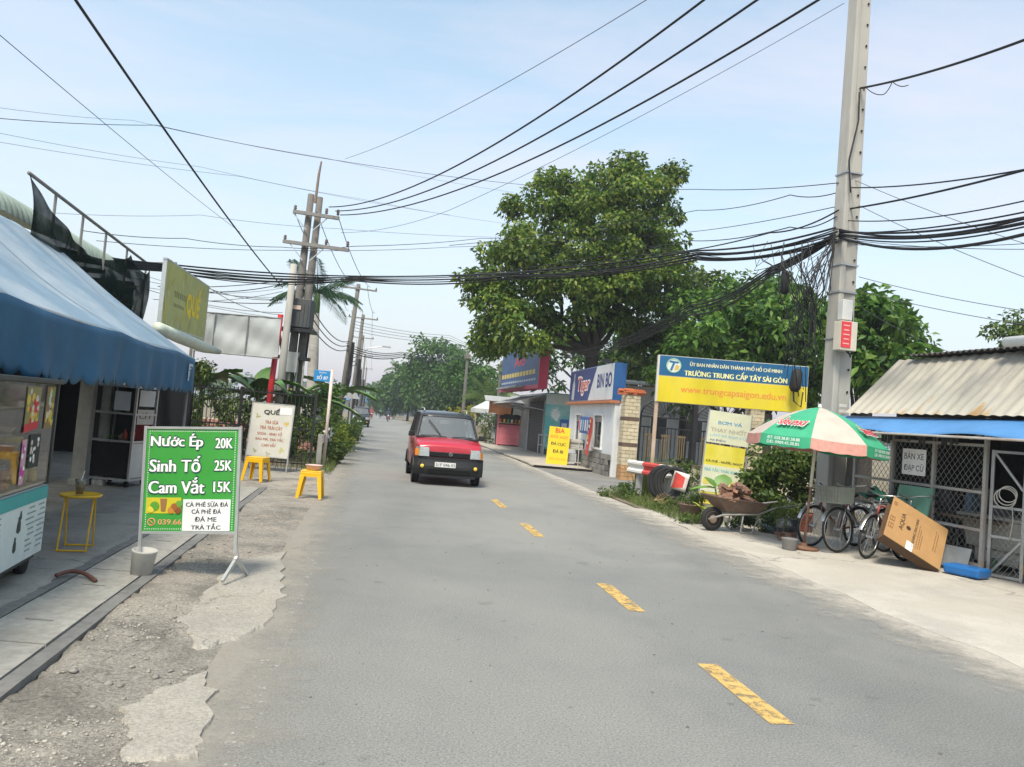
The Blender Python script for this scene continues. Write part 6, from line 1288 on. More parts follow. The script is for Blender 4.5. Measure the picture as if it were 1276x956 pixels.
for k in range(16): q = MB(); q.box((-hw+.5+.5*k,-.178,3.56), (.36,.004,.1)); q.build('print_line', ink('bb_pale', (.4,.45,.5)), o)
for x in (-3.5,-1,1.5,hw-.2):
    q = MB(); q.tube([(x,.2,5.4),(x,3.2,3.1)], .04, 6); q.build('back_stay', galv, bl_)
    q = MB(); q.tube([(x,.15,3.1),(x,.15,5.4)], .05, 6); q.build('upright', galv, bl_)
# ---- pink kiosk and market stalls further on
kk = thing('pink_kiosk', 'small pink clapboard kiosk with orange and pale awning flaps', 'kiosk', (.12,43.2,.09), R(4))
pk = M('pink_board', (.55,.16,.19), .6, .08, rnd=.08)
q = MB(); q.box((0,.9,1.15), (1.5,1.7,2.3)); q.build('box', M('kiosk_dark_inside', (.05,.045,.045), .9), kk)
q = MB(); q.box((0,0,0), (1.5,.04,.14)); pm = q.mesh('clapboard', pk)
for k in range(8): put(pm, 'clapboard', kk, (0,.03,.14+.145*k), (R(-6),0,0))
for x in (-.72,.72): q = MB(); q.box((x,.02,1.15), (.1,.1,2.3)); q.build('corner_board', pk, kk)
q = MB(); q.box((0,0,1.32), (1.5,.35,.05)); q.build('counter', M('counter_wood', (.3,.2,.13), .7), kk)
for k, (xx, cc_) in enumerate(((-1.35,(.55,.24,.12)), (.05,(.5,.55,.55)))):
    q = MB(); q.grid(lambda u, v: (xx+1.3*u,-.25-.2*math.sin(3*v+u),2.55-.75*v+.05*math.sin(9*u)), 8, 5); q.build('awning_flap', ink('flap_%d' % k, cc_), kk, solid=.01)
q = MB(); q.grid(lambda u, v: (-1.6+3.4*u,-.9+2.4*v,2.5+.35*v), 6, 4); q.build('roof_sheet', M('canopy_grey', (.36,.36,.35), .6, .12, dirt=.3), kk, solid=.03)
rr = random.Random(8)
for k in range(6): q = MB(); q.lathe([(.05,0),(.07,.1),(.03,.2),(0,.2)], 8, (-.6+.22*k,-.05,1.35)); q.build('bottle', ink('stall_item_%d' % (k % 4), [(.5,.1,.06),(.6,.4,.05),(.1,.3,.1),(.6,.58,.5)][k % 4]), kk)
def canopy_tent(label, x, y, w_, d_, h_, m, rz=0):
    t = thing('market_canopy', label, 'canopy', (x,y,.05), rz)
    for sx in (-1,1):
        for sy in (-1,1): q = MB(); q.tube([(sx*w_/2,sy*d_/2,0),(sx*w_/2,sy*d_/2,h_)], .03, 6); q.build('post', galv, t)
    q = MB(); a = [(-w_/2-.1,-d_/2-.1,h_),(w_/2+.1,-d_/2-.1,h_),(w_/2+.1,d_/2+.1,h_),(-w_/2-.1,d_/2+.1,h_),(-w_*.2,0,h_+.55),(w_*.2,0,h_+.55)]; q.add(a, [(0,1,5,4),(1,2,5),(2,3,4,5),(3,0,4)]); q.build('roof_cloth', m, t, solid=.02)
    q = MB()
    for i in range(4):
        p, p2 = Vector(a[i]), Vector(a[(i+1) % 4]); q.add([p, p2, p2-Vector((0,0,.25)), p-Vector((0,0,.25))], [(0,1,2,3)])
    q.build('valance', m, t, solid=.01)
    for k in range(5):
        q = MB(); q.box((rr.uniform(-.4,.4)*w_,rr.uniform(-.4,.2)*d_,.5), (.6,.5,1.0)); q.build('goods', ink('goods_%d' % (k % 5), [(.5,.36,.05),(.5,.08,.2),(.3,.25,.2),(.08,.2,.08),(.4,.4,.4)][k % 5]), t, bevel=.08)
tent_w = M('tent_grey_white', (.5,.52,.52), .6, .1, dirt=.3, dcol=(.35,.38,.36))
canopy_tent('grey white market canopy just beyond the pink kiosk', -1.1, 48.5, 2.4, 2.6, 2.1, tent_w, R(8))
canopy_tent('teal topped market canopy behind the grey white canopy', .6, 54, 2.6, 2.6, 2.6, M('tent_teal', (.12,.33,.36), .6, .1), R(8))
# pale house behind the gate
hh = thing('pale_house', 'pale grey house with sheet roof seen behind the school gate', 'house', (7.2,37,0), R(4))
q = MB(); q.box((0,2,1.9), (6.5,4,3.8)); q.build('wall', M('house_pale_wall', (.5,.51,.52), .8, .1, dirt=.3), hh)
q = MB(); q.grid(lambda u, v: (-3.6+7.2*u,-.4+4.8*v,3.85+.5*v), 12, 4); q.build('roof', M('roof_pale_sheet', (.48,.47,.44), .6, .1, dirt=.3), hh, solid=.05)
for x in (-1.8,.2,2.0): q = MB(); q.box((x,-.02,1.8), (.9,.08,1.2)); wo = q.build('window', white_paint, hh); q = MB(); q.box((x,-.065,1.8), (.78,.012,1.08)); q.build('pane', M('pane_dark', (.05,.06,.07), .2), wo)
# ================================================================== VEGETATION
def lobe(base, px, py, Y, rxp, ryp, rd):
    p = P(px, py, Y); k = Y/FPX; return (p.x-base[0], p.y-base[1], p.z, rxp*k, rd, ryp*k)
big = leafmat('street_tree_leaf', [(.035,.088,.014), (.08,.16,.02), (.155,.23,.03), (.265,.305,.05)], .4)
broad = leafmat('mango_leaf', [(.025,.075,.012), (.05,.13,.018), (.1,.2,.026), (.16,.26,.045)], .35)
dark = leafmat('dark_leaf', [(.018,.045,.012), (.035,.075,.02), (.06,.11,.03)], .3)
farm = leafmat('far_leaf', [(.035,.09,.018), (.06,.14,.026), (.1,.19,.035)], .3)
lime = leafmat('lime_leaf', [(.10,.17,.02), (.2,.26,.03), (.32,.33,.04)], .4)
croton = leafmat('croton_leaf', [(.10,.14,.015), (.35,.32,.02), (.5,.42,.03)], .4)
hedge = leafmat('hedge_leaf', [(.03,.065,.012), (.06,.11,.018), (.1,.16,.03), (.16,.2,.04)], .35)
# the big street tree
tb = P(737,455,33); tb = (tb.x, tb.y)
lob = [lobe(tb,*a) for a in ((735,300,33,70,64,2.8), (690,252,33.5,46,36,2.1), (790,252,32.5,44,42,2.1), (758,236,34,44,28,1.9), (642,325,32.5,44,48,2.1), (614,388,32,34,40,1.9), (655,405,31.5,46,36,2.0), (710,372,32,58,42,2.4), (795,322,32,54,48,2.3), (826,275,33,24,48,1.6), (775,375,33.5,48,32,2.2), (612,425,32,28,22,1.4), (836,335,33.5,20,28,1.3), (640,262,33,16,12,.8), (836,226,33,10,14,.6), (785,205,33,16,14,.8), (590,350,32,12,12,.6), (680,330,31.5,50,44,1.8), (750,340,31.2,50,40,1.6))]
tree('street_tree', 'large leafy street tree rising behind the white bar', (tb[0],tb[1],0), 4.9, .34, lob, big, bark, 11, .23, .13, .66, 3.6, 150, twigs=60)
# trees behind the school gate
def gtree(label, px, Y, th, lobs, mat, seed, ll=.33, lw=.16, csize=.7, n=95, per=3.0, name='garden_tree', group=None):
    b0 = P(px,540,Y); b0 = (b0.x,b0.y); return tree(name, label, (b0[0],b0[1],0), th, .2, [lobe(b0,*a) for a in lobs], mat, bark, seed, ll, lw, csize, per, n, group)
gtree('broad leafed tree behind the school sign, left of the tall pole', 955, 27.5, 2.6, ((965,415,27.5,56,50,2.0), (910,425,28,50,46,2.0), (990,450,27,40,36,1.7), (940,372,28,40,26,1.5), (1000,395,27.5,30,34,1.4)), broad, 21)
gtree('rounded leafy tree right of the tall pole behind the shed', 1080, 22.5, 2.4, ((1090,418,22.5,42,40,1.5), (1075,455,22.5,40,30,1.4), (1120,445,22.5,24,26,1.0), (1075,385,23,30,24,1.2)), broad, 22, csize=.55)
gtree('paler tree between the street tree and the school sign', 850, 36, 3.0, ((850,400,36,60,48,2.6), (880,365,36,36,34,2.0), (800,425,37,40,34,2.0), (870,445,35,50,34,2.2)), hedge, 23)
gtree('tree crown behind the white bar sign', 760, 44, 3.0, ((750,430,44,44,36,3.0), (700,440,46,40,36,3.0), (790,450,43,34,26,2.6), (668,455,47,30,36,2.4)), farm, 24, .4, .2, 1.0, 60)
gtree('pale tree top at the far right edge', 1262, 26, 2.5, ((1262,420,26,28,22,1.3), (1285,415,26,26,26,1.3)), hedge, 25, .22, .11, .5)
gtree('leafy tree filling the gap behind the school sign middle', 905, 31, 2.4, ((900,455,31,56,34,2.0), (950,470,30,50,34,1.8), (850,475,31.5,40,30,1.8), (1000,480,28,30,34,1.4)), broad, 26)
gtree('green tree behind the pale house and gate', 830, 42, 2.6, ((820,450,42,44,34,2.6), (780,470,42,36,28,2.4), (860,470,42,40,30,2.4)), hedge, 27, .36, .18, .9)
gtree('dense green tree crown between the street tree and the tall pole', 930, 32, 2.6, ((880,398,32,46,40,2.0), (925,385,32,44,36,2.0), (975,385,31.5,40,36,2.0), (1010,415,31,32,44,1.8), (945,430,31.5,60,36,2.2), (870,440,32.5,50,34,2.2)), broad, 28, .3, .15, .7, 100, 3.2)
gtree('second leafy crown close behind the right of the pole', 1065, 25, 2.4, ((1062,405,25,34,34,1.4), (1100,400,25,34,32,1.4), (1122,430,25,24,30,1.1), (1060,450,25,34,30,1.3)), broad, 29, .28, .14, .55, 90, 3.0)
# far trees on the right of the road
far = [('pale street tree at the bend above the parked canopies', 592, 72, ((592,462,72,26,34,2.6), (610,478,70,24,24,2.4), (575,470,74,22,30,2.4))),
       ('tall rounded tree beyond the van roof', 545, 98, ((545,446,98,32,28,4.0), (535,478,98,38,30,4.2), (560,470,97,32,34,4.0), (520,470,100,24,26,3.2))),
       ('dark low tree behind the van roof', 560, 84, ((560,500,84,40,20,3.0), (585,495,82,24,26,2.6))),
       ('bushy tree left of the tall rounded far tree', 506, 130, ((505,482,130,26,26,4.5), (490,492,132,22,20,4.0), (520,495,128,20,20,3.6))),
       ('pale hazy tree at the far end of the street', 478, 185, ((482,494,185,20,16,5.0), (470,500,188,14,10,4.0), (494,500,182,16,12,4.0)))]
for i, (lb2, px, Y, lbs) in enumerate(far): gtree(lb2, px, Y, Y*.025, lbs, dark if i == 2 else farm, 40+i, .0055*Y, .003*Y, .010*Y+.3, 95, 3.8, 'roadside_tree', 'trees at the bend of the street')
# far belt of trees closing the view
q = np.random.default_rng(77); lobs = []
for k in range(70):
    a = R(-62+124*k/69); d = 290+30*q.random(); lobs.append((d*math.sin(a), d*math.cos(a), 3.0+2*q.random(), 11, 6, 5+2.5*q.random()))
me, _ = foliage_mesh('tree_belt', lobs, farm, 78, 1.8, 1.0, 3.0, 2.2, 26); stuff(put(me, 'tree_belt', None), 'far belt of trees closing the horizon', 'trees')
# palms
def frond_mesh(name, L_, droop, mat, seed, lf=.5, n=30, lw=.045):
    rg = random.Random(seed); q = MB(); pts = []
    for i in range(n+1):
        t = i/n; pts.append(Vector((L_*(t-.12*droop*t*t), 0, L_*(.38*t-droop*t*t))))
    q.tube(pts[::3], [.03*(1-.85*i/(len(pts[::3])-1)) for i in range(len(pts[::3]))], 5)
    for i in range(3, n+1):
        t = i/n; ln = lf*(math.sin(PI*min(1,.12+.9*t))**.6)*rg.uniform(.85,1.1)
        for s in (-1, 1):
            p = pts[i]; d = Vector((.55, s*.8, -.35-.5*droop*rg.uniform(.6,1.3))).normalized()*ln; w_ = Vector((lw,0,.01)); q.add([p, p+d*.4+w_*.5, p+d+Vector((0,0,-.12*ln)), p+d*.4-w_*.5], [(0,1,2,3)])
    return q.mesh(name, mat)
palm_l = leafmat('palm_leaf', [(.012,.045,.022), (.025,.07,.028), (.04,.095,.03)], .2); coco = leafmat('coconut_leaf', [(.05,.1,.02), (.1,.16,.04), (.16,.2,.06)], .35)
def palm(name, label, x, y, h, tr, L_, mat, seed, nfr=13, shaft=True, lean=0):
    t = thing(name, label, 'palm', (x,y,0)); q = MB()
    q.tube([(0,0,-.1),(lean*.2,0,h*.3),(lean*.6,0,h*.65),(lean,0,h)], [tr*1.1,tr,tr*.95,tr*.75], 12); q.build('trunk', M('palm_trunk_grey', (.38,.36,.32), .85, .15, 4, .2, dirt=.3, streak=3), t, smooth=True)
    if shaft: q = MB(); q.tube([(lean,0,h-.05),(lean+.01,0,h+.5),(lean+.02,0,h+1.0)], [tr*.75,tr*.68,tr*.3], 12); q.build('crownshaft', M('crownshaft_green', (.1,.18,.05), .5, .1), t, smooth=True); h += .9
    ms = [frond_mesh('frond', L_*s, d, mat, seed+k, L_*.28) for k, (s, d) in enumerate(((1,.75),(.95,.55),(.9,.35)))]; rg = random.Random(seed)
    for k in range(nfr): o = put(ms[k % 3], 'frond', t, (lean,0,h), (rg.uniform(-.1,.1), rg.uniform(-.35,.15)-(.5 if k % 3 == 2 else 0), 2*PI*k/nfr*1.0+rg.uniform(-.2,.2)))
    return t
p0 = P(398,470,33); palm('royal_palm', 'grey trunked royal palm behind the transformer poles', p0.x-.2, 33, 5.6, .24, 2.3, palm_l, 3, 18, True, -.25)
p0 = P(612,500,52); palm('coconut_palm', 'drooping green palm beside the far blue billboard', p0.x, 53, 3.0, .14, 2.6, coco, 9, 16, False)
p0 = P(443,470,120); palm('coconut_palm', 'tiny palm top showing above the far trees', P(494,480,140).x, 140, 9.5, .2, 3.0, farm, 12, 12, False)
# banana plants behind the fence
def banana(label, x, y, seed, n=9, s=1):
    t = thing('banana_plant', label, 'plant', (x,y,0)); rg = random.Random(seed); m = M('banana_leaf', (.075,.16,.03), .45, .2, 3, .1, spec=.5, rnd=.2)
    q = MB(); q.tube([(0,0,-.05),(0,0,.8*s),(.03,0,1.5*s)], [.13*s,.1*s,.06*s], 9); q.build('stem', M('banana_stem', (.16,.19,.07), .6, .2), t, smooth=True)
    for k in range(n):
        a = 2*PI*k/n+rg.uniform(-.3,.3); L_ = rg.uniform(1.3,1.9)*s; el = rg.uniform(.5,1.2); dr = rg.uniform(.5,1.0); q = MB()
        def f(u, v):
            w_ = .24*s*math.sin(PI*(.06+.94*u)**.75)*1.0+.012; x_ = L_*(u*math.cos(el)+.25*u*u*dr); z_ = L_*(u*math.sin(el)-u*u*dr*.75); y_ = (v-.5)*2*w_
            return (x_, y_, 1.45*s+z_+abs(v-.5)*.22*s*(1-.3*u)+.012*math.sin(u*45+v*3))
        q.grid(f, 14, 4, Matrix.Rotation(a,4,'Z')); q.build('leaf', m, t, smooth=True)
banana('banana plant with arching leaves under the silver banner', -7.1, 21.0, 5, 10, 1.1); banana('banana plant beside the red post behind the fence', -6.2, 21.9, 8, 9, 1.0); banana('banana plant close to the rolled awning', -8.4, 20.3, 15, 9, 1.15); banana('banana plant behind the street name sign', -6.6, 27.5, 19, 9, 1.2)
# hedge and shrubs
bush('shrub', 'dense dark shrub filling the gap under the rolled awning', (-7.6,18.9,0), [(0,0,.8,.7,.5,.8), (.6,.2,1.3,.6,.4,.7), (-.6,.3,1.6,.6,.4,.7), (.1,.2,2.1,.6,.4,.45)], hedge, 51, .13, .06, .25, 2.2, 45)
bush('shrub', 'leafy shrub behind the black fence bars', (-5.6,20.2,0), [(0,0,.6,.8,.5,.6), (-.9,.3,.7,.7,.5,.6), (.5,.2,1.1,.5,.4,.5)], hedge, 52, .12, .06, .24, 2.2, 42)
bush('shrub', 'wide leafy shrub between the fence and the low brick wall', (-6.9,21.3,0), [(0,0,.6,.9,.4,.6), (-.9,.2,.9,.7,.4,.6), (.8,.1,.7,.7,.4,.6), (.1,.2,1.2,.7,.4,.4)], hedge, 54, .13, .065, .25, 2.8, 48)
bush('shrub', 'tall green shrub below the blue street name plate', (-5.75,23.3,0), [(0,0,1.0,.6,.5,.9), (.1,.3,1.9,.45,.4,.6), (-.7,.2,1.2,.6,.5,.9)], broad, 53, .16, .08, .28, 2.2, 45)
for i, (x, y, s, lb2, mm) in enumerate(((-5.9,26.2,.8,'bright green bush beyond the left guard rail',lime), (-6.5,29.2,.95,'green roadside bush before the leaning pole',hedge), (-7.15,33.0,.9,'low bush at the foot of the leaning pole',hedge), (-4.75,20.4,.55,'small weedy bush beside the left guard rail post',hedge), (-8.6,41,.9,'bush by the small roadside house',farm))):
    bush('roadside_bush', lb2, (x,y,0), [(0,0,.45*s,.7*s,.8*s,.5*s), (.2*s,.5*s,.7*s,.5*s,.6*s,.45*s), (-.5*s,-.2*s,.7*s,.5*s,.5*s,.5*s)], mm, 60+i, .12, .06, .22, 2.2, 40)
bush('croton_bush', 'yellow leafed croton bush beside the road bend', (P(575,505,58).x,58,0), [(0,0,1.2,1.0,.8,1.0), (.3,0,2.0,.8,.7,.7), (-.6,.1,.8,.8,.6,.7)], croton, 70, .3, .13, .5, 2.2, 40)
# right verge planting
pB = G(975,640)
bush('garden_bush', 'large glossy green bush behind the parasol pole', (5.22,14.0,0), [(0,0,.75,.6,.5,.62), (-.5,.1,.6,.4,.4,.48), (.35,.1,1.1,.45,.4,.42), (-.2,.0,1.2,.45,.4,.38)], hedge, 80, .10, .055, .17, 3.4, 52)
bush('garden_bush', 'yellowish green bush between the yellow board and the parasol', (4.78,14.3,0), [(0,0,.45,.4,.35,.4), (.15,.1,.75,.35,.3,.3), (-.25,.1,.35,.25,.25,.3)], leafmat('olive_leaf', [(.06,.09,.015), (.13,.16,.02), (.2,.2,.04)], .35), 81, .08, .045, .15, 3.2, 46)
bush('garden_bush', 'green hedge bush on the low wall behind the wheelbarrow', (6.2,19.6,0), [(0,0,.6,1.0,.5,.55), (-1.0,.1,.6,.9,.5,.5), (1.0,.1,.8,.9,.5,.7)], hedge, 82, .11, .06, .24, 2.2, 40)
bush('ground_weed', 'low dark green weed clump under the wheelbarrow handles', (4.55,13.2,0), [(0,0,.16,.4,.25,.18), (.35,.05,.2,.3,.25,.2), (-.3,.1,.14,.3,.2,.15)], dark, 83, .06, .03, .1, 2.4, 36, stems=4)
for i, (px, py, s, lb2) in enumerate(((775,622,.42,'weed clump at the corner of the side entrance'), (800,618,.5,'weed clump under the red and white guard rail'), (838,640,.34,'small weed clump at the foot of the tyres'), (868,656,.26,'small weed tuft in front of the potted plant'))):
    g_ = G(px,py); bush('weed_clump', lb2, (g_.x,g_.y+.2,0), [(0,0,.3*s,.9*s,.7*s,.5*s), (.5*s,.3*s,.4*s,.7*s,.6*s,.5*s), (-.6*s,.2*s,.2*s,.6*s,.5*s,.35*s)], hedge, 90+i, .06, .03, .12, 2.5, 38, None, 4, 'weeds')
# spiky grass clump behind the rail
gm_ = leafmat('grass_blade', [(.06,.1,.02), (.13,.18,.04), (.22,.25,.08)], .35)
g_ = G(812,600); rg = np.random.default_rng(5); v, f = grass_np(420, lambda r: (r.normal(0,.22), r.normal(0,.18), 0), 1.05, .008, rg, .7); o = put(mesh_np('ornamental_grass', v, f, gm_), 'ornamental_grass', None, (3.75,18.4,0)); tag(o, 'tall spiky grass clump behind the guard rail', 'grass')
# roadside grass
rg = np.random.default_rng(6)
def vl_(r): y = r.uniform(17.2,45); return (LE(y)-.1-abs(r.normal(0,.55)), y, 0)
v, f = grass_np(5200, vl_, .22, .006, rg, .7); stuff(put(mesh_np('verge_grass', v, f, gm_), 'verge_grass', None), 'grass along the left edge of the road', 'grass')
def vr_(r): y = r.uniform(13.6,18.6); return (RE(y)+.25+abs(r.normal(0,.6)), y, 0)
v, f = grass_np(3200, vr_, .16, .005, rg, .8); stuff(put(mesh_np('verge_grass', v, f, gm_), 'verge_grass', None), 'grass and weeds along the right verge by the guard rail', 'grass')
# dry straw under the tyres
q = MB(); rr = random.Random(3)
for k in range(60): a = rr.uniform(-.9,-.2); p = Vector((3.42+rr.uniform(-.2,.2),16.55+rr.uniform(-.2,.2),.02)); q.bar(p, p+Vector((rr.uniform(.1,.35),-.1,rr.uniform(.05,.3))), .006)
stuff(q.build('dry_straw', M('straw', (.45,.33,.17), .9, .2)), 'dry straw and twigs lying at the foot of the tyres', 'straw')
# pots
def pot(label, x, y, prof, m, seed=None, fol=None, fm=None, **k):
    t = thing('plant_pot', label, 'pot', (x,y,.012)); q = MB(); q.lathe(prof, 24); q.build('pot', m, t, smooth=True)
    top = max(z for r, z in prof)
    q = MB(); q.lathe([(0,top-.04),(max(r for r, z in prof)*.85,top-.04)], 18); q.build('soil', M('soil', (.06,.045,.03), 1, .3), t)
    if fol: me, cc = foliage_mesh('foliage', fol, fm, seed, **k); put(me, 'foliage', t)
    return t
g_ = G(863,646); pot('wide brown bowl pot with a low green plant beside the tyres', g_.x, g_.y+.2, [(0,0),(.16,0),(.18,.03),(.25,.22),(.265,.23),(.26,.25),(.235,.25),(.2,.2),(0,.2)], M('brown_pot', (.17,.11,.085), .7, .15, dirt=.4, dcol=(.28,.22,.17)), 101, [(0,0,.32,.26,.24,.16), (.1,.05,.42,.2,.2,.12)], hedge, ll=.06, lw=.025, csize=.1, per=2.6, n=36)
g_ = G(984,672); pot('glazed black and white plant pot beside the parasol base', g_.x, g_.y+.12, [(0,0),(.13,0),(.15,.02),(.20,.16),(.2,.27),(.18,.30),(.19,.32),(.15,.32),(.14,.26),(0,.26)], M('glazed_black_white', (.05,.05,.055), .12, .1, 3, 0, dirt=1, dcol=(.6,.6,.6), dscale=2.2, coat=.6), 102, [(0,0,.42,.24,.22,.14)], leafmat('fern_leaf', [(.1,.16,.03), (.18,.24,.05)], .35), ll=.2, lw=.02, csize=.12, per=2.0, n=24)
g_ = G(993,690); pot('small plain grey pot in front of the glazed pot', g_.x-.02, g_.y+.25, [(0,0),(.09,0),(.1,.02),(.12,.16),(.125,.17),(.11,.17),(.1,.13),(0,.13)], M('pot_grey', (.2,.195,.19), .7, .1, dirt=.3))
g_ = G(1012,668); pot('terracotta red pot behind the bicycle wheel', g_.x+.05, g_.y+.5, [(0,0),(.13,0),(.19,.28),(.21,.3),(.21,.34),(.18,.34),(.16,.28),(0,.28)], M('terracotta', (.36,.10,.06), .75, .12))
g_ = G(968,668); pot('shallow blue grey dish pot beside the small brick pile', g_.x, g_.y+.25, [(0,0),(.1,0),(.16,.12),(.17,.13),(.15,.13),(.1,.06),(0,.06)], M('pot_blue_grey', (.2,.26,.32), .5, .1))
# broad leaves behind the barrow, lime plant in front
def broadleaf(label, x, y, z, specs, m, name='broadleaf_plant'):
    t = thing(name, label, 'plant', (x,y,0))
    for k, (a, L_, el, w_) in enumerate(specs):
        q = MB(); st = Vector((.12*math.cos(a),.12*math.sin(a),z)); q.tube([(0,0,0),st*.6,st], .012, 6); q.build('stalk', M('stalk_green', (.12,.2,.05), .6), t)
        def f(u, v): wd_ = w_*math.sin(PI*min(1,(.03+.97*u))**.8); x_ = L_*u*math.cos(el); z_ = L_*u*math.sin(el)-.35*L_*u*u; return (x_, (v-.5)*wd_, z_+abs(v-.5)*.15*w_)
        q = MB(); q.grid(f, 9, 4, Matrix.Translation(st) @ Matrix.Rotation(a,4,'Z')); q.build('leaf', m, t, smooth=True)
    return t
broadleaf('plant with three big round leaves behind the wheelbarrow', 4.15, 14.3, .62, ((3.1,.5,.15,.36), (1.2,.45,1.1,.34), (.2,.5,.3,.3), (-.4,.55,-.05,.3), (2.4,.4,.9,.3), (-1.6,.42,.5,.3)), M('broad_leaf_green', (.10,.22,.03), .45, .12, 3, rnd=.2))
g_ = G(887,652); broadleaf('small bright lime plant in front of the wheelbarrow wheel', g_.x-.02, g_.y+.25, .22, [(k*.9,.28,.8-.2*(k % 3),.13) for k in range(9)], M('lime_leaf_flat', (.36,.42,.04), .5, .12, rnd=.15), 'lime_plant')
p0 = P(606,545,46); bush('potted_palm', 'upright spiky green plant by the pink kiosk', (p0.x,45.5,0), [(0,0,.7,.45,.4,.7), (.1,0,1.3,.4,.35,.5)], coco, 111, .5, .06, .4, 2.2, 30, None, 4, 'plant', .2, .3)
# ================================================================== POLES, CABLES, FAR STREET
# tall right-hand pole: tapering H-section with step holes
rp0 = P(1037,560,13.5); RPX, RPY = rp0.x, 13.5
up = thing('utility_pole', 'tall pale concrete pole with red meter box near the parasol', 'pole', (RPX,RPY,0), R(16))
HP = 12.0
def psec(z): k = 1-z/HP*.29; return .20*k, .165*k
q = MB()
for z in (-.2, 3, 6, 9, HP):
    a, b_ = psec(z); q.v += [(x, y, z) for x, y in ((-a,-b_),(-a*.35,-b_),(-a*.25,-b_+.045),(a,-b_+.045*0),(a,b_),(-a,b_))]
for i in range(4): q.f += [(6*i+j, 6*i+(j+1) % 6, 6*i+6+(j+1) % 6, 6*i+6+j) for j in range(6)]
q.f += [tuple(reversed(range(6))), tuple(range(24,30))]; q.build('shaft', pole_conc, up, bevel=.02)
q = MB(); q.lathe([(0,0),(.02,0),(.02,.012),(0,.012)], 8, mat=Matrix.Rotation(PI/2,4,'X')); hm = q.mesh('step_hole', M('hole_black', (.02,.02,.02), 1, 0, bump=0))
for k in range(22):
    z = 2.6+.4*k; a, b_ = psec(z); put(hm, 'step_hole', up, (a*.62,-b_+.004,z))
for z, h_ in ((4.9,.03),(5.35,.04),(4.4,.03),(6.6,.03),(3.55,.02)):
    a, b_ = psec(z); q = MB(); q.box((0,0,z), (2*a+.03,2*b_+.03,h_)); q.build('steel_band', galv, up)
z_ = lambda py: P(1035,py,13.5).z
mbx_ = MB(); mbx_.box((-.12,-.30,z_(421)), (.34,.2,.52)); mo = mbx_.build('meter_box', M('box_cream', (.6,.55,.45), .5, .06), up, bevel=.01)
q = MB(); q.box((-.19,-.405,z_(420)), (.20,.012,.46)); ro = q.build('red_notice', ink('notice_red', (.62,.05,.06)), mo)
for k in range(5): q = MB(); q.box((-.19,-.413,z_(420)+.16-.08*k), (.13-.02*(k % 2),.003,.02)); q.build('print_line', ink('notice_pink', (.75,.4,.38)), ro)
q = MB(); q.box((-.13,-.27,z_(389)), (.21,.14,.36)); q.build('fuse_box', M('box_grey_white', (.55,.55,.53), .5, .06), up, bevel=.01)
q = MB(); q.tube([(-.1,-.3,z_(436)),(-.08,-.33,z_(441)),(.0,-.32,z_(442)),(.05,-.3,z_(437)),(.06,-.28,z_(425)),(.03,-.26,z_(390)),(-.04,-.26,z_(376)),(-.12,-.26,z_(378))], .012, 6); q.tube([(-.05,-.3,z_(437)),(-.02,-.34,z_(446)),(.05,-.3,z_(438))], .012, 6); q.build('meter_lead', black_cable, up, smooth=True)
for k, (pz, ang) in enumerate(((505,0),(512,.1))):
    q = MB(); q.box((-.02,-.235,z_(pz)), (.16,.004,.05)); q.build('stuck_notice', ink('notice_white', (.6,.6,.58)), up)
# left transformer poles
lp = thing('transformer_pole', 'twin concrete poles carrying a dark transformer box and two crossarms', 'pole', (-6.62,22.5,0), 0, None, (0, R(1.2), 0))
for k, (dx, dy, top) in enumerate(((-.13,0,7.95), (.13,.05,7.9))):
    q = MB(); q.tube([(dx,dy,-.2),(dx,dy,4),(dx,dy,top)], [.14,.12,.095], 14); q.build('shaft', M('pole_brown_concrete', (.13,.12,.11), .9, .15, 8, .2, dirt=.5, dcol=(.18,.16,.14), dscale=2), lp, smooth=True)
zl = lambda py: P(380,py,22.5).z
q = MB(); q.tube([(.02,.0,7.7),(.03,.0,8.6),(.06,0,9.0)], [.045,.04,.025], 7); q.build('top_rod', M('rod_brown', (.2,.15,.12), .7), lp)
for z, xa, xb in ((zl(268),-.55,.85), (zl(306),-.75,1.25)):
    q = MB(); q.bar((xa,-.2,z+.02),(xb,-.2,z-.05), .09,.1); q.build('crossarm', M('arm_grey', (.2,.19,.18), .7, .15), lp)
    for x in (xa+.05,(xa+xb)/2+.3,xb-.05):
        q = MB(); q.lathe([(.02,0),(.05,.02),(.03,.05),(.055,.08),(.03,.11),(.05,.14),(.02,.18),(0,.18)], 10, (x,-.2,z+.04)); q.build('insulator', M('insulator_brown', (.12,.09,.08), .3, .1), lp, smooth=True)
    for s in (-1,1): q = MB(); q.bar((s*.1,-.2,z-.5),(s*.55,-.2,z-.02), .03); q.build('arm_brace', galv, lp)
z0, z1 = zl(411), zl(376); q = MB(); q.box((.08,-.42,(z0+z1)/2), (.74,.5,z1-z0)); tx = q.build('transformer_box', M('transformer_grey', (.06,.068,.075), .55, .15, dirt=.3), lp, bevel=.02)
for k in range(6): q = MB(); q.box((-.22+.12*k,-.68,(z0+z1)/2-.05), (.02,.02,(z1-z0)*.7)); q.build('cooling_fin', M('transformer_grey', (.06,.068,.075)), tx)
q = MB(); q.box((.0,-.70,z1-.28), (.34,.01,.12)); q.build('warning_plate', ink('plate_pale', (.55,.42,.36)), tx)
q = MB(); q.box((.05,-.35,z0-.08), (1.0,.7,.1)); q.build('platform', dark_steel, lp)
for s in (-1,1): q = MB(); q.bar((s*.35,-.2,z0-.85),(s*.45,-.55,z0-.1), .06); q.build('platform_brace', dark_steel, lp)
q = MB(); q.box((0,-.25,z0-.9), (.95,.25,.1)); q.build('lower_yoke', dark_steel, lp)
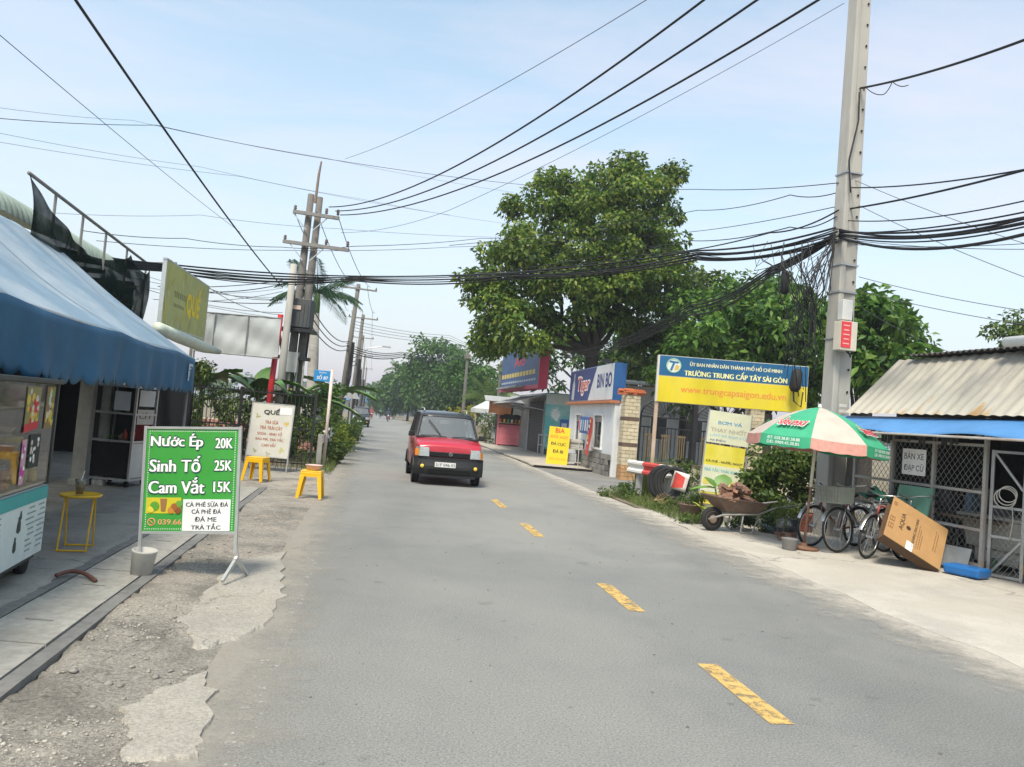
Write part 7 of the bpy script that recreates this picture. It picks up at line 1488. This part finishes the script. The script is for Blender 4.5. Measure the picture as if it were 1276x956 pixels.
q = MB(); q.box((.0,-.35,zl(470)+.4), (.34,.16,.6)); q.build('switch_box', M('box_pale_grey', (.45,.45,.44), .6, .1, dirt=.3), lp)
for k in range(4): q = MB(); x = -.3+.2*k; q.tube([(x,-.27,z0-.9),(x+.03,-.24,2.5),(x+.02,-.22,1.0)], .03, 6); q.build('conduit', M('conduit_pale', (.42,.42,.4), .6), lp)
q = MB(); q.box((.03,-.24,1.75), (.06,.03,.5)); q.build('yellow_marker', ink('marker_yellow', (.65,.5,.05)), lp)
sp_ = P(348,490,21.6); q = MB(); q.tube([(0,0,-.2),(.02,0,2.8),(.06,0,5.6)], [.12,.105,.09], 12); o = q.build('service_pole', pole_conc, None, smooth=True); o.location = (sp_.x,21.6,0); tag(o, 'slim grey concrete pole left of the transformer poles', 'pole')
# receding poles on the left
def road_pole(label, x, y, h, lean, arms=True, lamp=False):
    t = thing('utility_pole', label, 'pole', (x,y,0), 0, 'poles along the left of the street', (0, lean, 0))
    q = MB(); q.tube([(0,0,-.2),(0,0,h*.5),(0,0,h)], [.16,.13,.1], 10); q.build('shaft', M('pole_dark_concrete', (.15,.14,.125), .9, .15), t, smooth=True)
    if arms:
        for z in (h-.25,):
            q = MB(); q.bar((-.9,-.1,z),(1.0,-.1,z), .08); q.build('crossarm', M('arm_grey', (.2,.19,.18), .7, .15), t)
            for dx in (-.85,.1,.95): q = MB(); q.lathe([(.03,0),(.05,.04),(.03,.1),(0,.16)], 7, (dx,-.1,z+.03)); q.build('insulator', M('insulator_brown', (.12,.09,.08), .3, .1), t)
    for k in range(3): q = MB(); q.tube([(.14+.05*k,-.12,h*.62),(.2+.06*k,-.15,h*.4),(.12+.03*k,-.14,h*.2)], .03, 5); q.build('cable_drop', black_cable, t)
    if lamp:
        q = MB(); q.tube([(0,0,h*.62),(.6,0,h*.72),(1.5,0,h*.75)], .035, 6); q.box((1.75,0,h*.75), (.55,.16,.08)); q.build('lamp_arm', galv, t)
    return t
PP = [road_pole('leaning dark pole with crossarm at the left roadside', P(424,490,38).x, 38, 7.9, R(3.0), True), road_pole('second receding pole with a street lamp arm', P(437,500,48).x, 48, 7.6, R(2.2), True, True),
      road_pole('third receding pole on the left of the street', P(443,500,68).x, 68, 8.2, R(1)), road_pole('fourth receding pole on the left of the street', P(449,500,92).x, 92, 8.2, R(.5)), road_pole('farthest thin pole on the left of the street', P(453,500,125).x, 125, 8.4, 0)]
for (lb2, px, Y, h, rr_) in (('dark pole beside the yellow croton bush', 578, 60, 6.9, .15), ('dark pole left of the blue billboard', 621, 49, 5.4, .14)):
    q = MB(); q.tube([(0,0,-.2),(0,0,h)], [rr_,rr_*.7], 10); q.box((0,-.12,h-.5), (.5,.2,.35)); o = q.build('roadside_pole', M('pole_dark_concrete', (.26,.24,.22), .9, .15), None, smooth=False); o.location = (P(px,500,Y).x,Y,0); tag(o, lb2, 'pole')
# ---- cables
def cable(pts, r=.012, sag=.0, n=22, mat=None, label=None, group=None, name='overhead_cable'):
    A = [Vector(p) for p in pts]; out = []
    for k in range(len(A)-1):
        sg = sag[k] if hasattr(sag, '__len__') else sag
        for i in range(n+(1 if k == len(A)-2 else 0)):
            t = i/n; p = A[k].lerp(A[k+1], t); p.z -= 4*sg*t*(1-t); out.append(p)
    q = MB(); q.tube(out, r, 5); o = q.build(name, mat or black_cable, None, smooth=True); return tag(o, label, 'cable', group)
zc = lambda px, py: P(px,py,22.4)
far_r = [P(1000,-95,7.5), P(1075,-92,7.5), P(1160,-88,7.5)]
for i, (a, fr_) in enumerate((((410,258),far_r[0]), ((418,263),far_r[1]), ((424,268),far_r[2]))):
    cable([zc(*a), fr_], .016, .75, 30, None, ['uppermost', 'middle', 'lowest'][i]+' of the three heavy cables rising from the left crossarm')
cable([zc(430,198), P(860,-34,9)], .006, .25, 24, grey_cable, 'fine pale wire above the three heavy cables')
cable([zc(425,290), P(560,262,19), P(1052,4,13.4)], .006, .15, 24, grey_cable, 'fine wire from the left poles to the top of the right pole')
cable([P(60,-50,6.2), P(352,358,21.5)], .016, .12, 24, None, 'thick black cable slanting down from the top left corner')
cable([P(-40,10,7), P(300,290,20)], .005, .05, 20, grey_cable, 'fine wire slanting down from the left picture edge')
thin = [([P(-30,145,17), P(195,156,21), P(420,200,26), P(660,231,30), P(870,236,20), P(1045,228,13.5)], .009), ([P(-30,130,18), P(165,150,22), P(400,196,26), P(640,240,34)], .005),
        ([P(-30,160,17), P(250,208,22), P(450,248,26), P(640,280,34)], .005), ([P(-30,172,17), P(300,220,22), P(560,268,28)], .005),
        ([P(60,265,20), P(250,268,22), P(420,285,24), P(640,296,30)], .006), ([P(100,287,18), P(230,297,21), P(352,308,22.3), P(440,307,22.4), P(600,297,30), P(760,296,30), P(905,322,20)], .010),
        ([P(120,300,18), P(352,312,22.3), P(560,308,28), P(850,290,22), P(1040,258,13.4)], .008)]
for pts, r_ in thin: cable(pts, r_, .06, 12, grey_cable if r_ < .008 else black_cable, 'thin wire strung across the sky between the two roadsides', 'thin wires crossing the sky')
# bundle across the street
for i in range(7):
    dy = (i-3)*1.9; ox = .06*math.cos(i*2.3)
    cable([P(1043,292+dy*1.6,13.3)+Vector((0,ox,0)), P(870,318+dy,17), P(640,343+dy*.7,21)+Vector((0,ox,0)), P(440,347+dy*.5,22.3), P(200,333+dy*.8,17.5), P(60,312+dy,14)], .013 if i % 2 else .021, [.10+.10*((i*5) % 7)/7,.06+.14*((i*3) % 7)/7,.05+.12*((i*2) % 7)/7,.06+.2*((i*4) % 7)/7,.05], 12, None, 'black cable in the thick bundle sagging across the street', 'bundle of cables across the street')
for i in range(6):
    dy = (i-2.5)*3
    cable([P(1040,294+dy*.5,13.3), P(960,338+dy*.7,15.5), P(860,385+dy,20), P(700,442+dy*.5,31)], .013+.008*(i % 2), [.05,.12+.05*(i % 3),.35], 12, None, 'black cable in the bundle running down to the bar', 'bundle of cables from the right pole to the bar')
for i, (a, b_) in enumerate((((1046,290),(1320,255)), ((1046,288),(1320,262)), ((1046,292),(1320,268)), ((1046,294),(1320,272)), ((1046,286),(1320,260)), ((1046,296),(1320,280)))):
    cable([P(*a,13.3), P(*b_,8.6)], .012+.006*(i % 3), .10+.03*i, 18, None, 'black cable in the thick bundle leaving the pole to the right', 'bundle of cables right of the tall pole')
for a, b_, r_, sg, lb2 in (((1072,110),(1320,33),.02,.08,'single heavy cable joining the tall pole high on the right'), ((1060,234),(1320,203),.012,.08,'upper cable leaving the tall pole to the right'), ((1060,260),(1320,200),.017,.05,'steeper heavy cable leaving the tall pole to the right'), ((1055,275),(1320,240),.010,.12,'slack cable between the two heavy bundles right of the pole')):
    cable([P(*a,13.4), P(*b_,8.6)], r_, sg, 18, None, lb2)
for a, b_ in (((1066,225),(1330,320)), ((1070,256),(1330,365)), ((1070,345),(1330,395)), ((1075,385),(1200,445)), ((1070,362),(1330,412)), ((1066,300),(1330,310)), ((1066,305),(1330,300))): cable([P(*a,13.4), P(*b_,10.5 if b_[0] > 1300 else 14.5)], .006, .06, 14, grey_cable, 'thin loose wire right of the tall pole', 'thin loose wires right of the tall pole')
for a, m_, b_, r_, lb2 in (((1060,234),(985,243),(870,262),.010,'thin cable from the pole towards the big tree top'), ((1045,262),(960,290),(800,318),.016,'heavy cable from the pole running just above the main bundle'), ((1042,270),(985,283),(860,300),.012,'spliced cable left of the pole with a curled end')):
    cable([P(*a,13.4), P(*m_,15.5), P(*b_,22), P(560,345 if r_ > .011 else 306,26)], r_, .1, 14, None, lb2)
# stray wires right of the pole high up
cable([P(1071,115,13.3), P(1070,150,13.28), P(1058,200,13.25), P(1060,240,13.25)], .016, .0, 8, None, 'black lead running down the pole from the high cable')
cable([P(1078,108,13.3), P(1100,118,12.9), P(1112,102,12.6), P(1132,106,12.4)], .008, .05, 8, None, 'short curled cable end by the high cable joint')
cable([P(1084,0,13.6)+Vector((0,0,1.0)), P(1082,0,13.6), P(1074,105,13.6)], .005, 0, 6, grey_cable, 'fine wire hanging beside the tall pole')
# hanging tangle left of the pole
tg = thing('cable_tangle', 'dense tangle of black cable ends hanging left of the tall pole', 'cable tangle', (0,0,0)); rr = random.Random(17)
for k in range(24):
    xa = rr.uniform(970,1030); xb = rr.uniform(978,1016); yb2 = rr.uniform(400,505); Yd = 13.1+rr.uniform(-.25,.35)
    q = MB(); q.tube([P(xa,rr.uniform(300,335),Yd), P(xa*.5+xb*.5+rr.uniform(-14,14),360,Yd+.1), P(xb+rr.uniform(-5,5),400,Yd), P(xb+rr.uniform(-6,6),yb2*.5+210,Yd+.05), P(xb+rr.uniform(-5,5),yb2,Yd)], rr.choice([.006,.008,.011]), 5); q.build('cable_end', black_cable, tg, smooth=True)
for k in range(26):
    p = P(1040,300+rr.uniform(-8,10),13.2); q = MB(); q.tube([p, P(rr.uniform(1000,1036),rr.uniform(330,370),13.1), P(rr.uniform(985,1028),rr.uniform(375,420),13.1)], .006, 4); q.build('cable_end', black_cable, tg, smooth=True)
for k in range(12):
    xa = rr.uniform(930,1010); q = MB(); q.tube([P(xa,rr.uniform(300,345),14), P(xa+rr.uniform(-15,25),rr.uniform(320,360),13.8), P(xa+rr.uniform(10,45),rr.uniform(295,350),13.5)], .007, 4); q.build('cable_end', black_cable, tg, smooth=True)
q = MB(); p = P(978,352,13.6); q.tube([p+Vector((0,0,.22)), p+Vector((0,0,.18)), p-Vector((0,0,.18)), p-Vector((0,0,.22))], [.04,.075,.075,.04], 12); q.build('splice_case', black_rubber, tg, smooth=True)
q = MB(); p = P(992,474,19.6); q.tube([p+Vector((.03,0,.3)), p+Vector((.02,0,.2)), p-Vector((.02,0,.2)), p-Vector((.03,0,.3))], [.08,.14,.15,.09], 12); q.tube([p-Vector((.05,0,.3)), p+Vector((-.05,-.05,-.55)), p+Vector((.15,-.05,-.7)), p+Vector((.2,0,-.3))], .02, 6); o = q.build('splice_case', black_rubber, None, smooth=True); tag(o, 'black cable splice case hanging before the right end of the school sign', 'splice case')
# wires along the left poles and to the cluttered left corner
pole_tops = [Vector((-6.2,22.4,zl(268)))]+[Vector((p.location.x+.4,p.location.y-.1,7.7)) for p in PP]
for k in range(len(pole_tops)-1):
    for j, dx in enumerate((-1.2,-.2,.7)): cable([pole_tops[k]+Vector((dx*.7,0,.1)), pole_tops[k+1]+Vector((dx*.9,0,.05))], .012, .35, 14, None, 'wire strung along the receding left poles', 'wires along the left poles')
for k in range(len(PP)-1):
    for j in range(3): a, b_ = PP[k].location, PP[k+1].location; cable([Vector((a.x+.2,a.y-.15,4.9-.25*j)), Vector((b_.x+.15,b_.y-.15,4.9-.25*j))], .025, .4, 12, None, 'low bundle wire along the receding left poles', 'low wires along the left poles')
for j in range(3): cable([Vector((-6.5,22.3,5.0-.3*j)), Vector((PP[0].location.x+.2,37.9,4.9-.2*j))], .02, .5, 14, None, 'low bundle wire between the transformer poles and the leaning pole', 'low wires by the transformer poles')
for j in range(4):
    cable([P(432,428+3*j,37.9), P(500,439+2*j,46), P(578,440+2*j,59.8)], .02+.008*(j % 2), .25, 14, None, 'cable crossing the street far behind towards the croton bush', 'cables crossing the far street')
    cable([P(440,400+4*j,38), P(560,418+3*j,52), P(625,440,49)], .012, .15, 14, grey_cable, 'fine wire crossing the street far behind', 'fine wires crossing the far street')
rr = random.Random(23)
for j in range(11):
    ya = rr.uniform(318,385); yb2 = rr.uniform(345,400)
    cable([P(rr.uniform(150,260),ya,18.5), P(352,yb2,21.4)], rr.choice([.006,.008,.012]), rr.uniform(.02,.25), 12, rr.choice([black_cable,grey_cable]), 'thin wire between the cafe billboard and the slim pole', 'wires behind the cafe billboard')
# ---- far street: house, parked car, riders, end building
sh = thing('roadside_house', 'small grey roadside house with dark sheet roof by the leaning pole', 'house', (P(440,508,50).x-2.0,50,0), R(80))
q = MB(); q.box((0,1.5,1.2), (5,3,2.4)); q.build('wall', M('far_grey_wall', (.35,.34,.33), .85, .15, dirt=.3), sh)
q = MB(); q.grid(lambda u, v: (-3+6*u,-1.0+4.5*v,2.35+.7*v), 8, 4); q.build('roof', M('far_dark_roof', (.09,.085,.08), .8, .2), sh, solid=.06)
for x in (-1.5,.5): q = MB(); q.box((x,-.02,1.0), (1.0,.1,2.0)); q.build('door', M('far_door', (.08,.09,.1), .7), sh)
ts = thing('warning_sign', 'triangular road sign seen from behind on a thin grey post', 'sign', (P(437,510,32).x,32,0))
q = MB(); q.tube([(0,0,0),(0,0,2.5)], .04, 8); q.build('post', galv, ts); q = MB(); q.prism([(-.35,1.95),(.35,1.95),(0,2.55)], -.03,-.01); q.build('plate', M('plate_back_grey', (.45,.45,.45), .4, .05, metal=.5), ts)
make_van('parked_car', 'dark parked car at the left roadside in the distance', (P(449,515,62).x,62,0), R(10), M('dark_car_paint', (.02,.022,.026), .3, .1, coat=.5), M('dark_car_roof', (.03,.03,.03), .3), 'car')
eb = thing('end_building', 'long low building with blue roof at the far end of the street', 'building', (P(470,510,230).x,230,0), R(10))
q = MB(); q.box((0,3,1.8), (26,6,3.6)); q.build('wall', M('far_pale_wall', (.45,.46,.47), .85, .1), eb)
q = MB(); q.grid(lambda u, v: (-14+28*u,-2+5*v,3.5+1.8*v), 4, 2); q.build('roof', M('far_blue_roof', (.05,.16,.3), .6, .1), eb, solid=.2)
for k in range(8): q = MB(); q.box((-11+3.1*k,-.05,1.4), (1.6,.12,2.4)); q.build('doorway', M('far_door', (.08,.09,.1), .7), eb)
def skinned(name, verts, edges, mat, parent):
    me = bpy.data.meshes.new(name); me.from_pydata([v[:3] for v in verts], edges, []); o = bpy.data.objects.new(name, me); C.objects.link(o)
    o.modifiers.new('skin', 'SKIN'); ss_ = o.modifiers.new('sub', 'SUBSURF'); ss_.levels = 1; ss_.render_levels = 1
    for i, v in enumerate(verts): me.skin_vertices[0].data[i].radius = (v[3], v[3])
    me.skin_vertices[0].data[0].use_root = True; me.materials.append(mat); o.parent = parent; return o
def rider(label, blabel, x, y, rz, shirt, seed):
    t = thing('motorbike', blabel, 'motorbike', (x,y,0), rz)
    for yy in (-.6,.6): q = MB(); q.ring((0,yy,.28), .24, .05, 'x', 20, 8); w_ = q.build('wheel', black_rubber, t, smooth=True); q = MB(); q.ring((0,yy,.28), .17, .015, 'x', 16, 5); q.build('rim', chrome, w_)
    q = MB(); q.box((0,.25,.6), (.26,.8,.22), taper=(.8,.9)); q.box((0,-.1,.42), (.2,.5,.2)); q.box((0,-.42,.65), (.28,.16,.5), taper=(.6,.7)); q.build('body', M('bike_body_%d' % seed, (.05,.05,.06) if seed % 2 else (.3,.04,.04), .35, .1), t, bevel=.04)
    q = MB(); q.box((0,.32,.76), (.26,.7,.08)); q.build('saddle', black_rubber, t, bevel=.03)
    q = MB(); q.tube([(-.32,-.35,1.0),(0,-.42,.95),(.32,-.35,1.0)], .02, 6); q.tube([(0,-.4,.95),(0,-.58,.3)], .035, 6); q.build('handlebar', dark_steel, t)
    q = MB(); q.lathe([(0,-.05),(.08,-.03),(.09,0),(0,0)], 12, mat=Matrix.Translation((0,-.53,.85)) @ Matrix.Rotation(PI/2,4,'X')); q.build('headlight', white_paint, t)
    p = thing('person', label, 'person', (x,y,0), rz)
    V = [(0,.3,.88,.16),(0,.27,1.1,.17),(0,.22,1.32,.17),(0,.2,1.46,.07),(0,.17,1.56,.09),(0,.16,1.66,.1), (.17,.2,1.36,.07),(.27,.0,1.15,.05),(.28,-.3,1.03,.04),(-.17,.2,1.36,.07),(-.27,.0,1.15,.05),(-.28,-.3,1.03,.04), (.15,.1,.8,.09),(.2,-.2,.68,.07),(.2,-.1,.28,.05),(.2,-.24,.24,.04),(-.15,.1,.8,.09),(-.2,-.2,.68,.07),(-.2,-.1,.28,.05),(-.2,-.24,.24,.04)]
    E_ = [(0,1),(1,2),(2,3),(3,4),(4,5),(2,6),(6,7),(7,8),(2,9),(9,10),(10,11),(0,12),(12,13),(13,14),(14,15),(0,16),(16,17),(17,18),(18,19)]
    skinned('body', V, E_, shirt, p)
    q = MB(); q.lathe([(.125,1.6),(.135,1.66),(.11,1.76),(.05,1.8),(0,1.805)], 14, (0,.17,0)); q.build('helmet', M('helmet_%d' % seed, [(.4,.05,.05),(.5,.5,.5),(.05,.08,.2)][seed % 3], .3), p, smooth=True)
for i, (px, Y, rz, sh_, a, b_) in enumerate(((463,112,R(10),(.35,.08,.08),'rider in a red shirt on the leftmost far motorbike','leftmost small motorbike far down the street'), (474,135,R(10),(.3,.3,.32),'rider in a grey shirt on the middle far motorbike','middle small motorbike far down the street'), (484,100,R(10),(.05,.06,.1),'rider in dark clothes on the rightmost far motorbike','rightmost small motorbike far down the street'))):
    rider(a, b_, P(px,515,Y).x, Y, rz, M('shirt_%d' % i, sh_, .8), i)
# ---- haze
q = MB(); q.box((0,290,9), (860,720,20.4)); hz_ = q.build('haze', None)
hm_ = bpy.data.materials.new('haze_air'); hm_.use_nodes = True; N = hm_.node_tree.nodes; N.clear(); o = N.new('ShaderNodeOutputMaterial'); pv = N.new('ShaderNodeVolumePrincipled'); pv.inputs['Color'].default_value = (.86,.92,1,1); pv.inputs['Density'].default_value = .0008; pv.inputs['Anisotropy'].default_value = .2
hm_.node_tree.links.new(pv.outputs[0], o.inputs['Volume']); hz_.data.materials.append(hm_); hz_['kind'] = 'stuff'; hz_['label'] = 'thin pale morning haze along the street'
